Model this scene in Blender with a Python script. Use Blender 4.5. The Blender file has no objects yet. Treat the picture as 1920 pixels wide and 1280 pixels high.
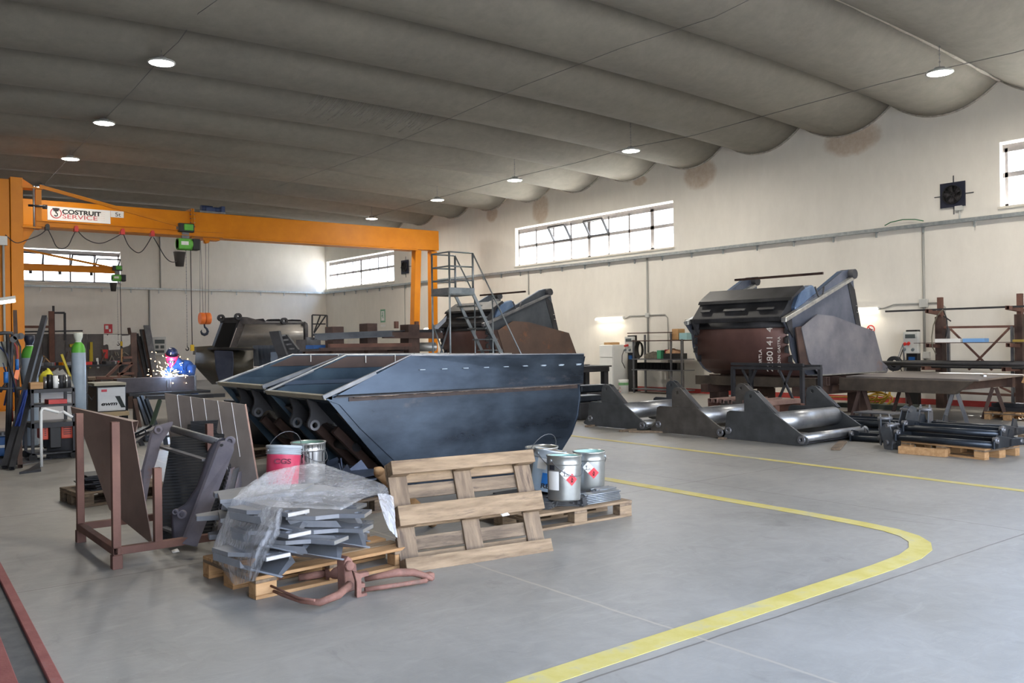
import bpy, math, random
from mathutils import Vector, Matrix
from mathutils.geometry import tessellate_polygon
random.seed(7)
SC = bpy.context.scene
COL = SC.collection
V = Vector

# ---------------------------------------------------------------- camera
FPX = 1656.0; CAMH = 1.6
YAW = math.atan2(1290.0, FPX); ROLL = math.atan2(47.0, 3415.0)
FWD = V((math.sin(YAW), math.cos(YAW), 0)); RGT = V((math.cos(YAW), -math.sin(YAW), 0)); UPV = V((0, 0, 1))
cd = bpy.data.cameras.new('camera'); cam = bpy.data.objects.new('camera', cd); COL.objects.link(cam)
cd.sensor_width = 36; cd.lens = 36 * FPX / 1920; cd.clip_end = 400; cd.clip_start = 0.05
c_, s_ = math.cos(ROLL), math.sin(ROLL)
CX, CY = RGT * c_ - UPV * s_, RGT * s_ + UPV * c_
mw = Matrix((CX, CY, -FWD)).transposed().to_4x4(); mw.translation = V((0, 0, CAMH))
cam.matrix_world = mw
SC.camera = cam

def ray(x, y):
    a = (x - 960) / FPX; b = -(y - 640) / FPX
    return FWD + CX * a + CY * b
CP = V((0, 0, CAMH))
def pz(x, y, z=0.0):
    d = ray(x, y); return CP + d * ((z - CAMH) / d.z)
def pX(x, y, X):
    d = ray(x, y); return CP + d * (X / d.x)
def pY(x, y, Y):
    d = ray(x, y); return CP + d * (Y / d.y)
def pD(x, y, D):
    return CP + ray(x, y) * D

# ---------------------------------------------------------------- view, world, light
SC.view_settings.view_transform = 'Standard'; SC.view_settings.look = 'None'
SC.view_settings.gamma = 1; SC.view_settings.use_curve_mapping = False
SC.view_settings.exposure = 1.3
SC.cycles.max_bounces = 8; SC.cycles.diffuse_bounces = 5; SC.cycles.glossy_bounces = 4
SC.cycles.transmission_bounces = 4; SC.cycles.transparent_max_bounces = 12
SC.cycles.sample_clamp_indirect = 6
wd = bpy.data.worlds.new('sky'); SC.world = wd; wd.use_nodes = True
nt = wd.node_tree; nt.nodes.clear()
wo = nt.nodes.new('ShaderNodeOutputWorld'); bg = nt.nodes.new('ShaderNodeBackground')
tc = nt.nodes.new('ShaderNodeTexCoord'); sx = nt.nodes.new('ShaderNodeSeparateXYZ')
rp = nt.nodes.new('ShaderNodeValToRGB')
rp.color_ramp.elements[0].position = 0.0; rp.color_ramp.elements[0].color = (0.95, 0.97, 1.0, 1)
rp.color_ramp.elements[1].position = 0.7; rp.color_ramp.elements[1].color = (0.36, 0.58, 1.0, 1)
nt.links.new(tc.outputs['Generated'], sx.inputs[0]); nt.links.new(sx.outputs['Z'], rp.inputs[0])
nt.links.new(rp.outputs[0], bg.inputs[0]); bg.inputs[1].default_value = 5.0
nt.links.new(bg.outputs[0], wo.inputs[0])

def aim(o, d):
    o.rotation_euler = V(d).normalized().to_track_quat('-Z', 'Y').to_euler()
sd = bpy.data.lights.new('sun', 'SUN'); sun = bpy.data.objects.new('sun', sd); COL.objects.link(sun)
sd.energy = 42; sd.angle = math.radians(0.6); sd.color = (1.0, 0.95, 0.88)
sun.location = (30, -10, 30); aim(sun, (-0.5, 0.10, -1.0))

def portal(name, loc, d, w, h):
    ld = bpy.data.lights.new(name, 'AREA'); ld.shape = 'RECTANGLE'; ld.size = w; ld.size_y = h
    ld.cycles.is_portal = True
    o = bpy.data.objects.new(name, ld); COL.objects.link(o); o.location = loc
    d = V(d).normalized(); up = V((0, 0, 1)) if abs(d.z) < .9 else V((0, 1, 0))
    xa = up.cross(-d).normalized()
    ya = (-d).cross(xa)
    m = Matrix((xa, ya, -d)).transposed().to_4x4(); m.translation = V(loc); o.matrix_world = m
    return o
WX = 20.3; BY = 41.5; FY = -0.9; LX = -1.2
portal('sky_portal', (5.5, FY - .2, 2.25), (0, 1, 0), 12, 4.5)
portal('sky_portal', (WX + .3, 21.9, 5.1), (-1, 0, 0), 7.7, 1.5)
portal('sky_portal', (WX + .3, 38.0, 5.1), (-1, 0, 0), 6.8, 1.5)
portal('sky_portal', (WX + .3, 4.9, 5.1), (-1, 0, 0), 7.5, 1.5)
portal('sky_portal', (6.6, BY + .3, 5.1), (0, -1, 0), 7.7, 1.4)

# ---------------------------------------------------------------- materials
def lin(c):
    return tuple(((x / 255) / 12.92 if x <= 10 else (((x / 255) + .055) / 1.055) ** 2.4) for x in c)
MATS = {}
def mat(name, c1, c2=None, scale=3.0, rough=.6, metal=0.0, bump=0.0, bscale=None, c3=None, t3=.62, s3=1.2,
        stretch=(1, 1, 1), spec=.5, r2=None, emit=None, es=1.0, coat=0.0, alpha=None, detail=6, con=(.35, .65)):
    if name in MATS: return MATS[name]
    m = bpy.data.materials.new(name); m.use_nodes = True; MATS[name] = m
    n = m.node_tree.nodes; l = m.node_tree.links; b = n['Principled BSDF']
    b.inputs['Roughness'].default_value = rough; b.inputs['Metallic'].default_value = metal
    b.inputs['Specular IOR Level'].default_value = spec
    if coat: b.inputs['Coat Weight'].default_value = coat; b.inputs['Coat Roughness'].default_value = .3
    c1l = lin(c1) + (1,)
    if c2 is None and not bump and c3 is None:
        b.inputs['Base Color'].default_value = c1l
    else:
        t = n.new('ShaderNodeTexCoord'); mp = n.new('ShaderNodeMapping'); mp.inputs['Scale'].default_value = stretch
        l.new(t.outputs['Object'], mp.inputs[0])
        nz = n.new('ShaderNodeTexNoise'); nz.inputs['Scale'].default_value = scale; nz.inputs['Detail'].default_value = detail
        nz.inputs['Roughness'].default_value = .6
        l.new(mp.outputs[0], nz.inputs['Vector'])
        r = n.new('ShaderNodeValToRGB'); r.color_ramp.elements[0].position = con[0]; r.color_ramp.elements[1].position = con[1]
        r.color_ramp.elements[0].color = c1l; r.color_ramp.elements[1].color = lin(c2 or c1) + (1,)
        l.new(nz.outputs['Fac'], r.inputs[0])
        out = r.outputs[0]
        if c3 is not None:
            n3 = n.new('ShaderNodeTexNoise'); n3.inputs['Scale'].default_value = s3; n3.inputs['Detail'].default_value = 8
            n3.inputs['Roughness'].default_value = .7
            l.new(mp.outputs[0], n3.inputs['Vector'])
            r3 = n.new('ShaderNodeValToRGB'); r3.color_ramp.elements[0].position = t3; r3.color_ramp.elements[1].position = min(1, t3 + .12)
            mx = n.new('ShaderNodeMix'); mx.data_type = 'RGBA'
            l.new(n3.outputs['Fac'], r3.inputs[0]); l.new(r3.outputs[0], mx.inputs[0])
            l.new(out, mx.inputs[6]); mx.inputs[7].default_value = lin(c3) + (1,)
            out = mx.outputs[2]
            if metal > .2:
                mm = n.new('ShaderNodeMath'); mm.operation = 'MULTIPLY_ADD'
                l.new(r3.outputs[0], mm.inputs[0]); mm.inputs[1].default_value = -metal * .8; mm.inputs[2].default_value = metal
                l.new(mm.outputs[0], b.inputs['Metallic'])
        l.new(out, b.inputs['Base Color'])
        if r2 is not None:
            rr = n.new('ShaderNodeMapRange'); rr.inputs['To Min'].default_value = rough; rr.inputs['To Max'].default_value = r2
            rr.inputs['From Min'].default_value = .3; rr.inputs['From Max'].default_value = .7
            l.new(nz.outputs['Fac'], rr.inputs[0]); l.new(rr.outputs[0], b.inputs['Roughness'])
        if bump:
            nb = n.new('ShaderNodeTexNoise'); nb.inputs['Scale'].default_value = bscale or scale * 4; nb.inputs['Detail'].default_value = 5
            l.new(mp.outputs[0], nb.inputs['Vector'])
            bp = n.new('ShaderNodeBump'); bp.inputs['Strength'].default_value = bump; bp.inputs['Distance'].default_value = .01
            l.new(nb.outputs['Fac'], bp.inputs['Height']); l.new(bp.outputs[0], b.inputs['Normal'])
    if emit is not None:
        b.inputs['Emission Color'].default_value = tuple(emit) + (1,); b.inputs['Emission Strength'].default_value = es
    if alpha is not None: b.inputs['Alpha'].default_value = alpha
    return m

STEEL = mat('mill_steel', (46, 53, 64), (72, 80, 92), 1.6, .38, .7, .05, 30, c3=(74, 58, 50), t3=.66, s3=1.1, r2=.6)
BUCK = mat('bucket_steel', (30, 37, 47), (54, 64, 76), 1.1, .24, .8, .03, 20, c3=(52, 52, 58), t3=.6, s3=.9, stretch=(1, 1, 2.5), r2=.40)
BUCKIN = mat('bucket_inner_steel', (48, 66, 82), (80, 100, 116), 1.4, .5, .5, .04, 20, c3=(88, 84, 86), t3=.63, s3=1.3, r2=.65)
DSTEEL = mat('dark_steel', (42, 43, 46), (66, 66, 70), 2.5, .5, .35, .06, 30, c3=(78, 66, 56), t3=.68, s3=2, r2=.65)
EDGE = mat('cut_edge_steel', (150, 150, 148), (186, 184, 178), 8, .38, .7, .05, 60)
GREYST = mat('worn_grey_steel', (96, 98, 104), (132, 132, 134), 3, .45, .65, .06, 40, c3=(112, 88, 74), t3=.64, s3=2.2)
BRIGHT = mat('bare_bright_steel', (134, 136, 140), (176, 178, 180), 3, .36, .8, .04, 30, c3=(124, 118, 108), t3=.6, s3=1.6, r2=.42)
RUST = mat('rusty_steel', (92, 64, 56), (118, 84, 72), 2.6, .75, .15, .12, 40, c3=(140, 86, 54), t3=.64, s3=1.4)
RUSTD = mat('dark_rusty_steel', (64, 48, 44), (88, 68, 60), 3, .72, .2, .12, 40, c3=(110, 70, 48), t3=.66, s3=1.8)
RUSTPL = mat('rust_brown_plate', (134, 124, 118), (160, 150, 142), 1.6, .6, .25, .08, 30, c3=(138, 96, 74), t3=.64, s3=1.2)
PURPL = mat('mottled_plate', (108, 108, 118), (142, 140, 146), 1.4, .5, .4, .05, 20, c3=(146, 108, 84), t3=.63, s3=1.1)
REDRUST = mat('red_primer_steel', (108, 74, 64), (134, 96, 84), 9, .75, .05, .3, 60, c3=(104, 82, 72), t3=.55, s3=7)
WOOD = mat('pallet_wood', (112, 92, 70), (150, 128, 102), 2.2, .8, 0, .35, 22, c3=(92, 76, 64), t3=.56, s3=1.6, stretch=(1.2, 9, 9))
WOODS = mat('pallet_wood_crosswise', (98, 82, 66), (136, 116, 94), 2.2, .8, 0, .35, 22, c3=(78, 64, 54), t3=.56, s3=1.6, stretch=(9, 1.2, 9))
WOODD = mat('weathered_pallet_wood', (92, 78, 64), (128, 110, 90), 2.4, .85, 0, .35, 22, c3=(70, 60, 52), t3=.56, s3=1.6, stretch=(1.2, 9, 9))
WOODN = mat('fresh_wood', (150, 112, 72), (178, 140, 98), 2.4, .75, 0, .25, 22, stretch=(1.2, 9, 9))
YEL = mat('crane_yellow_paint', (200, 120, 0), (210, 130, 2), 2, .42, 0, .02, 20, spec=.25)
YLINE = mat('yellow_line_paint', (184, 168, 84), (200, 186, 116), 5, .6, 0, .05, 60, c3=(168, 162, 132), t3=.52, s3=2.5)
BLACK = mat('black_plastic', (26, 26, 28), rough=.5)
RUBBER = mat('black_rubber', (22, 22, 23), (34, 34, 35), 20, .75, 0, .1, 60)
WHITE = mat('white_enamel', (222, 224, 222), (232, 232, 230), 2, .35)
GREYP = mat('light_grey_plastic', (190, 192, 190), (202, 202, 198), 3, .5)
GALV = mat('galvanised_steel', (150, 158, 162), (178, 184, 186), 10, .4, .6)
BLUECAN = mat('cylinder_blue_grey', (150, 166, 182), (168, 182, 196), 3, .45, 0, .03, 20, c3=(124, 134, 146), t3=.66, s3=4)
GREEN = mat('green_paint', (84, 166, 52), (100, 178, 66), 4, .42)
REDP = mat('red_paint', (196, 44, 40), (210, 60, 52), 4, .5)
BLUEP = mat('blue_paint', (24, 84, 150), (36, 98, 164), 4, .45)
ORANGE = mat('orange_paint', (226, 112, 44), (232, 126, 58), 4, .45)
CARD = mat('cardboard', (176, 136, 92), (190, 152, 108), 4, .85)
TEALP = mat('teal_box', (70, 170, 160), rough=.6)
PAPER = mat('white_paper', (222, 222, 220), (232, 232, 228), 6, .8)

# ---------------------------------------------------------------- mesh helpers
def frame(d, up=V((0, 0, 1))):
    d = V(d).normalized()
    if abs(d.dot(up)) > .98: up = V((0, 1, 0)) if abs(d.y) < .9 else V((1, 0, 0))
    x = up.cross(d).normalized(); y = d.cross(x).normalized()
    return x, y, d

class MB:
    def __init__(s, M=None): s.v = []; s.f = []; s.sm = []; s.M = M
    def add(s, vs, fs, smooth=False):
        o = len(s.v); M = s.M
        s.v += [(M @ V(p)) if M else V(p) for p in vs]
        s.f += [tuple(i + o for i in f) for f in fs]
        s.sm += ([smooth] * len(fs) if isinstance(smooth, bool) else list(smooth))
        return s
    def box(s, c, d, R=None):
        c = V(c); h = V(d) / 2; vs = []
        for z in (-1, 1):
            for y in (-1, 1):
                for x in (-1, 1):
                    p = V((x * h.x, y * h.y, z * h.z)); vs.append(c + (R @ p if R else p))
        return s.add(vs, [(0, 2, 3, 1), (4, 5, 7, 6), (0, 1, 5, 4), (2, 6, 7, 3), (0, 4, 6, 2), (1, 3, 7, 5)])
    def bb(s, a, b):
        a, b = V(a), V(b); return s.box((a + b) / 2, [abs(q) for q in (b - a)])
    def bar(s, p0, p1, w, h, up=V((0, 0, 1))):
        p0, p1 = V(p0), V(p1); x, y, d = frame(p1 - p0, V(up))
        vs = [p + x * (a * w / 2) + y * (b * h / 2) for p in (p0, p1) for a, b in ((-1, -1), (1, -1), (1, 1), (-1, 1))]
        return s.add(vs, [(3, 2, 1, 0), (4, 5, 6, 7), (0, 1, 5, 4), (1, 2, 6, 5), (2, 3, 7, 6), (3, 0, 4, 7)])
    def rhs(s, p0, p1, w, h, t=.006, up=V((0, 0, 1))):
        p0, p1 = V(p0), V(p1); x, y, d = frame(p1 - p0, V(up)); vs = []
        for p in (p0, p1):
            for k in (0, t):
                for a, b in ((-1, -1), (1, -1), (1, 1), (-1, 1)):
                    vs.append(p + x * (a * (w / 2 - k)) + y * (b * (h / 2 - k)))
        fs = []
        for i in range(4):
            j = (i + 1) % 4
            fs += [(i, j, 8 + j, 8 + i), (4 + j, 4 + i, 12 + i, 12 + j), (j, i, 4 + i, 4 + j), (8 + i, 8 + j, 12 + j, 12 + i)]
        return s.add(vs, fs)
    def cyl(s, p0, p1, r, n=16, r1=None, cap=True):
        p0, p1 = V(p0), V(p1); x, y, d = frame(p1 - p0); r1 = r if r1 is None else r1; vs = []
        for p, q in ((p0, r), (p1, r1)):
            for i in range(n):
                a = 2 * math.pi * i / n; vs.append(p + x * (q * math.cos(a)) + y * (q * math.sin(a)))
        fs = [(i, (i + 1) % n, n + (i + 1) % n, n + i) for i in range(n)]; sm = [True] * n
        if cap: fs += [tuple(range(n - 1, -1, -1)), tuple(range(n, 2 * n))]; sm += [False, False]
        return s.add(vs, fs, sm)
    def ring(s, p0, p1, ro, ri, n=20):
        p0, p1 = V(p0), V(p1); x, y, d = frame(p1 - p0); vs = []
        for p in (p0, p1):
            for q in (ro, ri):
                for i in range(n):
                    a = 2 * math.pi * i / n; vs.append(p + x * (q * math.cos(a)) + y * (q * math.sin(a)))
        fs = []; sm = []
        for i in range(n):
            j = (i + 1) % n
            fs += [(i, j, 2 * n + j, 2 * n + i), (n + j, n + i, 3 * n + i, 3 * n + j), (j, i, n + i, n + j), (2 * n + i, 2 * n + j, 3 * n + j, 3 * n + i)]
            sm += [True, True, False, False]
        return s.add(vs, fs, sm)
    def pipe(s, pts, r, n=8, closed=False):
        pts = [V(p) for p in pts]; m = len(pts); rings = []; up = V((0, 0, 1)); px_ = None
        for i in range(m):
            if closed: d = pts[(i + 1) % m] - pts[i - 1]
            else: d = pts[min(i + 1, m - 1)] - pts[max(i - 1, 0)]
            if d.length < 1e-9: d = V((0, 0, 1))
            d.normalize()
            if px_ is None: x, y, _ = frame(d)
            else:
                x = px_ - d * px_.dot(d)
                if x.length < 1e-6: x, y, _ = frame(d)
                x.normalize(); y = d.cross(x)
            px_ = x
            rr = r[i] if isinstance(r, (list, tuple)) else r
            rings.append([pts[i] + x * (rr * math.cos(2 * math.pi * k / n)) + y * (rr * math.sin(2 * math.pi * k / n)) for k in range(n)])
        vs = [p for q in rings for p in q]; fs = []; sm = []
        for i in range(m if closed else m - 1):
            for k in range(n):
                a = i * n + k; b = i * n + (k + 1) % n; j = (i + 1) % m
                fs.append((a, b, j * n + (k + 1) % n, j * n + k)); sm.append(True)
        if not closed: fs += [tuple(range(n - 1, -1, -1)), tuple(range((m - 1) * n, m * n))]; sm += [False, False]
        return s.add(vs, fs, sm)
    def prism(s, poly, ext, holes=(), smooth=False):
        ext = V(ext); loops = [[V(p) for p in poly]] + [[V(p) for p in h] for h in holes]
        flat = [p for l in loops for p in l]; N = len(flat)
        tri = tessellate_polygon(loops)
        fs = []
        for t in tri: fs += [tuple(t), tuple(i + N for i in reversed(t))]
        sm = [False] * len(fs); o = 0
        for l in loops:
            n = len(l)
            for i in range(n):
                j = (i + 1) % n; fs.append((o + i, o + j, N + o + j, N + o + i)); sm.append(smooth or n > 15)
            o += n
        return s.add(flat + [p + ext for p in flat], fs, sm)
    def lathe(s, prof, c=(0, 0, 0), n=24, A=None):
        c = V(c); vs = []; fs = []; m = len(prof)
        for r, z in prof:
            for i in range(n):
                a = 2 * math.pi * i / n; p = V((r * math.cos(a), r * math.sin(a), z)); vs.append(c + (A @ p if A else p))
        for k in range(m - 1):
            for i in range(n):
                j = (i + 1) % n; fs.append((k * n + i, k * n + j, (k + 1) * n + j, (k + 1) * n + i))
        return s.add(vs, fs, True)
    def strip(s, rows, th=None, smooth=True, thv=None):
        """rows: list of equal length point lists; th gives thickness along thv or the normals"""
        nr = len(rows); nc = len(rows[0]); vs = [V(p) for r in rows for p in r]
        fs = [(i * nc + j, i * nc + j + 1, (i + 1) * nc + j + 1, (i + 1) * nc + j) for i in range(nr - 1) for j in range(nc - 1)]
        if th is None: return s.add(vs, fs, smooth)
        nrm = [V((0, 0, 0)) for _ in vs]
        for f in fs:
            q = (vs[f[2]] - vs[f[0]]).cross(vs[f[3]] - vs[f[1]])
            for i in f: nrm[i] += q
        N = len(vs); v2 = [p + (V(thv) if thv is not None else n.normalized()) * th for p, n in zip(vs, nrm)]
        sm = [smooth] * len(fs) * 2
        fs2 = [tuple(i + N for i in reversed(f)) for f in fs]
        side = []
        b = [i * nc for i in range(nr)]; t = [i * nc + nc - 1 for i in range(nr)]
        for e in ([j for j in range(nc)], [(nr - 1) * nc + j for j in range(nc)], b, t):
            for i in range(len(e) - 1): side.append((e[i], e[i + 1], e[i + 1] + N, e[i] + N))
        return s.add(vs + v2, fs + fs2 + side, sm + [False] * len(side))
    def build(s, name, m, parent=None, bev=0.0, world=False):
        me = bpy.data.meshes.new(name)
        off = V(parent_loc(parent)) if (world and parent) else V((0, 0, 0))
        me.from_pydata([tuple(p - off) for p in s.v], [], s.f)
        me.polygons.foreach_set('use_smooth', s.sm)
        me.validate(); me.update()
        import bmesh
        bm = bmesh.new(); bm.from_mesh(me); bmesh.ops.recalc_face_normals(bm, faces=bm.faces); bm.to_mesh(me); bm.free()
        me.materials.append(m)
        o = bpy.data.objects.new(name, me); COL.objects.link(o)
        if parent is not None: o.parent = parent
        if bev:
            b = o.modifiers.new('bevel', 'BEVEL'); b.width = bev; b.segments = 1; b.limit_method = 'ANGLE'; b.angle_limit = .7
        return o

def parent_loc(p):
    l = V((0, 0, 0))
    while p is not None: l += p.location; p = p.parent
    return l
def tag(o, label=None, cat=None, group=None, kind=None):
    if label: o['label'] = label
    if cat: o['category'] = cat
    if group: o['group'] = group
    if kind: o['kind'] = kind
    return o
def thing(name, label, cat, loc=(0, 0, 0), rz=0.0, group=None):
    o = bpy.data.objects.new(name, None); COL.objects.link(o); o.empty_display_size = .1
    o.location = loc; o.rotation_euler = (0, 0, rz)
    return tag(o, label, cat, group)
def dup(root, loc=None, rz=None, label=None, group=None, M=None):
    def cp(o, par):
        c = o.copy(); COL.objects.link(c)
        if par is not None: c.parent = par
        for ch in KIDS.get(o.name, []) or [x for x in o.children]: cp(ch, c)
        return c
    r = cp(root, None)
    if loc is not None: r.location = loc
    if rz is not None: r.rotation_euler = (0, 0, rz)
    if M is not None: r.matrix_world = M
    if label: r['label'] = label
    if group: r['group'] = group
    return r
KIDS = {}
def circ(c, r, n, ux, uy):
    c = V(c); return [c + V(ux) * (r * math.cos(2 * math.pi * i / n)) + V(uy) * (r * math.sin(2 * math.pi * i / n)) for i in range(n)]
def text(name, body, size, loc, rx, uy, m, parent=None, ext=.0015, align='LEFT', sx=1.0, shear=0.0, off=0.0):
    """rx = text direction, uy = text up, both world or parent-local axes"""
    cu = bpy.data.curves.new(name, 'FONT'); cu.body = body; cu.size = size; cu.extrude = ext; cu.align_x = align
    cu.shear = shear; cu.offset = off
    o = bpy.data.objects.new(name, cu); COL.objects.link(o)
    x = V(rx).normalized(); y = V(uy); y = (y - x * y.dot(x)).normalized(); z = x.cross(y)
    M = Matrix((x, y, z)).transposed().to_4x4() @ Matrix.Diagonal((sx, 1, 1, 1)); M.translation = V(loc)
    o.matrix_basis = M
    me = bpy.data.meshes.new_from_object(o); bpy.data.objects.remove(o); me.name = name
    o = bpy.data.objects.new(name, me); COL.objects.link(o); o.matrix_basis = M
    if parent is not None: o.parent = parent
    me.materials.clear(); me.materials.append(m)
    return o
# ---------------------------------------------------------------- room shell
def nodes(m): return m.node_tree.nodes, m.node_tree.links
# concrete floor with saw joints
FLM = bpy.data.materials.new('concrete_floor'); FLM.use_nodes = True
n, l = nodes(FLM); b = n['Principled BSDF']
t = n.new('ShaderNodeTexCoord')
def noise(sc, det=8, rg=.6, st=(1, 1, 1), dist=0):
    mp = n.new('ShaderNodeMapping'); mp.inputs['Scale'].default_value = st; l.new(t.outputs['Object'], mp.inputs[0])
    q = n.new('ShaderNodeTexNoise'); q.inputs['Scale'].default_value = sc; q.inputs['Detail'].default_value = det
    q.inputs['Roughness'].default_value = rg; q.inputs['Distortion'].default_value = dist; l.new(mp.outputs[0], q.inputs['Vector']); return q.outputs['Fac']
def ramp(f, stops):
    r = n.new('ShaderNodeValToRGB'); e = r.color_ramp.elements
    e[0].position, e[0].color = stops[0][0], stops[0][1]; e[1].position, e[1].color = stops[-1][0], stops[-1][1]
    for p, c in stops[1:-1]: x = e.new(p); x.color = c
    l.new(f, r.inputs[0]); return r.outputs[0]
def mix(f, a, bb, mode='MIX'):
    m = n.new('ShaderNodeMix'); m.data_type = 'RGBA'; m.blend_type = mode
    if isinstance(f, float): m.inputs[0].default_value = f
    else: l.new(f, m.inputs[0])
    for i, q in ((6, a), (7, bb)):
        if isinstance(q, tuple): m.inputs[i].default_value = q
        else: l.new(q, m.inputs[i])
    return m.outputs[2]
def L4(*c): return lin(c) + (1,)
def math_(op, a, bb=0.0, c=None):
    m = n.new('ShaderNodeMath'); m.operation = op
    for i, q in enumerate((a, bb, c)):
        if q is None: continue
        if isinstance(q, (int, float)): m.inputs[i].default_value = q
        else: l.new(q, m.inputs[i])
    return m.outputs[0]
base = ramp(noise(.55, 9, .62), [(.34, L4(118, 115, 109)), (.5, L4(138, 135, 129)), (.66, L4(155, 151, 144))])
fine = ramp(noise(5, 9, .7, (1, 1, 1), 1.0), [(.35, L4(128, 127, 123)), (.7, L4(154, 151, 146))])
colr = mix(.45, base, fine)
scf = ramp(noise(2.0, 10, .78, (.5, 1.6, 1), 2.5), [(.52, (0, 0, 0, 1)), (.66, (1, 1, 1, 1))]); colr = mix(math_('MULTIPLY', scf, .4), colr, L4(160, 156, 150))
st = ramp(noise(1.3, 9, .7, (1, .5, 1), 1.5), [(.60, (0, 0, 0, 1)), (.74, (1, 1, 1, 1))])
colr = mix(math_('MULTIPLY', st, .6), colr, L4(96, 92, 88))
spk = ramp(noise(38, 3, .5), [(.70, (0, 0, 0, 1)), (.76, (1, 1, 1, 1))])
colr = mix(math_('MULTIPLY', spk, .45), colr, L4(166, 166, 164))
sep = n.new('ShaderNodeSeparateXYZ'); l.new(t.outputs['Object'], sep.inputs[0])
wob = math_('MULTIPLY_ADD', noise(2.2, 6, .6), .05, -.025)
JT = None
for ax, pos, w in (('Y', 3.08, .007), ('Y', 9.6, .007), ('Y', 6.57, .005), ('X', 7.7, .005), ('X', 12.2, .006), ('Y', 16.0, .007), ('Y', 22.5, .007), ('X', .2, .006)):
    q = math_('ABSOLUTE', math_('SUBTRACT', math_('ADD', sep.outputs[ax], wob if ax == 'X' else math_('MULTIPLY', wob, .5)), pos))
    q = math_('LESS_THAN', q, w)
    JT = q if JT is None else math_('MAXIMUM', JT, q)
colr = mix(math_('MULTIPLY', JT, .75), colr, L4(72, 66, 60))
colr = mix(math_('MULTIPLY', math_('LESS_THAN', math_('ABSOLUTE', math_('SUBTRACT', math_('ADD', sep.outputs['X'], wob), 3.68)), .010), .8), colr, L4(166, 156, 144))
l.new(colr, b.inputs['Base Color'])
rr = n.new('ShaderNodeMapRange'); rr.inputs['To Min'].default_value = .34; rr.inputs['To Max'].default_value = .62
l.new(noise(1.1, 8, .65), rr.inputs[0]); l.new(rr.outputs[0], b.inputs['Roughness'])
bp = n.new('ShaderNodeBump'); bp.inputs['Strength'].default_value = .12; bp.inputs['Distance'].default_value = .01
l.new(noise(14, 6), bp.inputs['Height']); l.new(bp.outputs[0], b.inputs['Normal'])
f = MB(); f.bb((LX, FY, -.2), (WX + .3, BY + .3, 0)); tag(f.build('floor', FLM), kind='structure')
g = MB(); g.bb((20.9, -90, -.4), (90, 110, -.21)); g.bb((-60, 42, -.4), (20.9, 110, -.21)); tag(g.build('ground', mat('pale_unseen_yard_ground', (206, 200, 188), (216, 210, 198), .3, .9)), kind='structure')  # unseen yard, made pale to bounce daylight up onto the ceiling
g = MB(); g.bb((-60, -90, -.4), (20.9, 42, -.22)); tag(g.build('ground', mat('darkened_yard_ground', (122, 122, 120), (136, 134, 130), 2, .9)), kind='structure')  # unseen front yard, darker in place of shade to limit bounce light

# plaster walls with damp stains under each vault
WLM = bpy.data.materials.new('plaster_wall'); WLM.use_nodes = True
n, l = nodes(WLM); b = n['Principled BSDF']; t = n.new('ShaderNodeTexCoord')
colr = mix(.5, ramp(noise(.5, 8, .6), [(.3, L4(218, 214, 206)), (.7, L4(232, 228, 220))]), ramp(noise(3, 8, .7, (1, 1, .4)), [(.3, L4(218, 214, 206)), (.7, L4(234, 230, 222))]))
sep = n.new('ShaderNodeSeparateXYZ'); l.new(t.outputs['Object'], sep.inputs[0])
nn = math_('MULTIPLY_ADD', noise(3.2, 8, .7), 1.1, -.55)
ST = None
for cy, cz, ry, rz_ in ((12.15, 6.55, .75, .42), (17.0, 6.45, .6, .45), (24.3, 6.35, .45, .55), (19.4, 6.6, .3, .15), (27.2, 6.5, .35, .3)):
    dy = math_('DIVIDE', math_('SUBTRACT', sep.outputs['Y'], cy), ry); dz = math_('DIVIDE', math_('SUBTRACT', sep.outputs['Z'], cz), rz_)
    q = math_('ADD', math_('ADD', math_('MULTIPLY', dy, dy), math_('MULTIPLY', dz, dz)), nn)
    q = math_('SUBTRACT', 1.25, q); q = math_('MULTIPLY', q, 1.6); q = math_('MAXIMUM', math_('MINIMUM', q, 1.0), 0.0); ST = q if ST is None else math_('MAXIMUM', ST, q)
ST = math_('MULTIPLY', ST, math_('MULTIPLY_ADD', noise(9, 6, .7), .7, .15))
colr = mix(ST, colr, L4(170, 138, 104))
l.new(colr, b.inputs['Base Color']); b.inputs['Roughness'].default_value = .9
bp = n.new('ShaderNodeBump'); bp.inputs['Strength'].default_value = .15; bp.inputs['Distance'].default_value = .02
l.new(noise(6, 7), bp.inputs['Height']); l.new(bp.outputs[0], b.inputs['Normal'])

ZW = 8.2; Z0, Z1 = 4.39, 5.80
WINR = [(1.0, 8.64), (18.04, 25.78), (34.64, 41.38)]
w = MB(); T = .32
w.bb((WX, FY, 0), (WX + T, BY + T, Z0)); w.bb((WX, FY, Z1), (WX + T, BY + T, ZW))
ys = [FY] + [q for p in WINR for q in p] + [BY + T]
for i in range(0, len(ys), 2): w.bb((WX, ys[i], Z0), (WX + T, ys[i + 1], Z1))
tag(w.build('wall_right', WLM), kind='structure')
w = MB(); BX0, BX1 = 2.6, 10.4
w.bb((LX - T, BY, 0), (WX, BY + T, Z0)); w.bb((LX - T, BY, Z1), (WX, BY + T, ZW)); w.bb((LX - T, BY, Z0), (BX0, BY + T, Z1)); w.bb((BX1, BY, Z0), (WX, BY + T, Z1))
tag(w.build('wall_back', WLM), kind='structure')
w = MB(); w.bb((LX - T, FY, 0), (LX, BY, ZW))
tag(w.build('wall_left', mat('darkened_unseen_wall', (70, 68, 64), (84, 80, 76), 2, .8)), kind='structure')  # out of view, coloured dark to cut light bounced onto the left ceiling
w = MB(); DX0, DX1, DH = -.5, 11.5, 4.5
w.bb((LX - T, FY - T, 0), (DX0, FY, ZW)); w.bb((DX1, FY - T, 0), (WX + T, FY, ZW)); w.bb((DX0, FY - T, DH), (DX1, FY, ZW))
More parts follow.
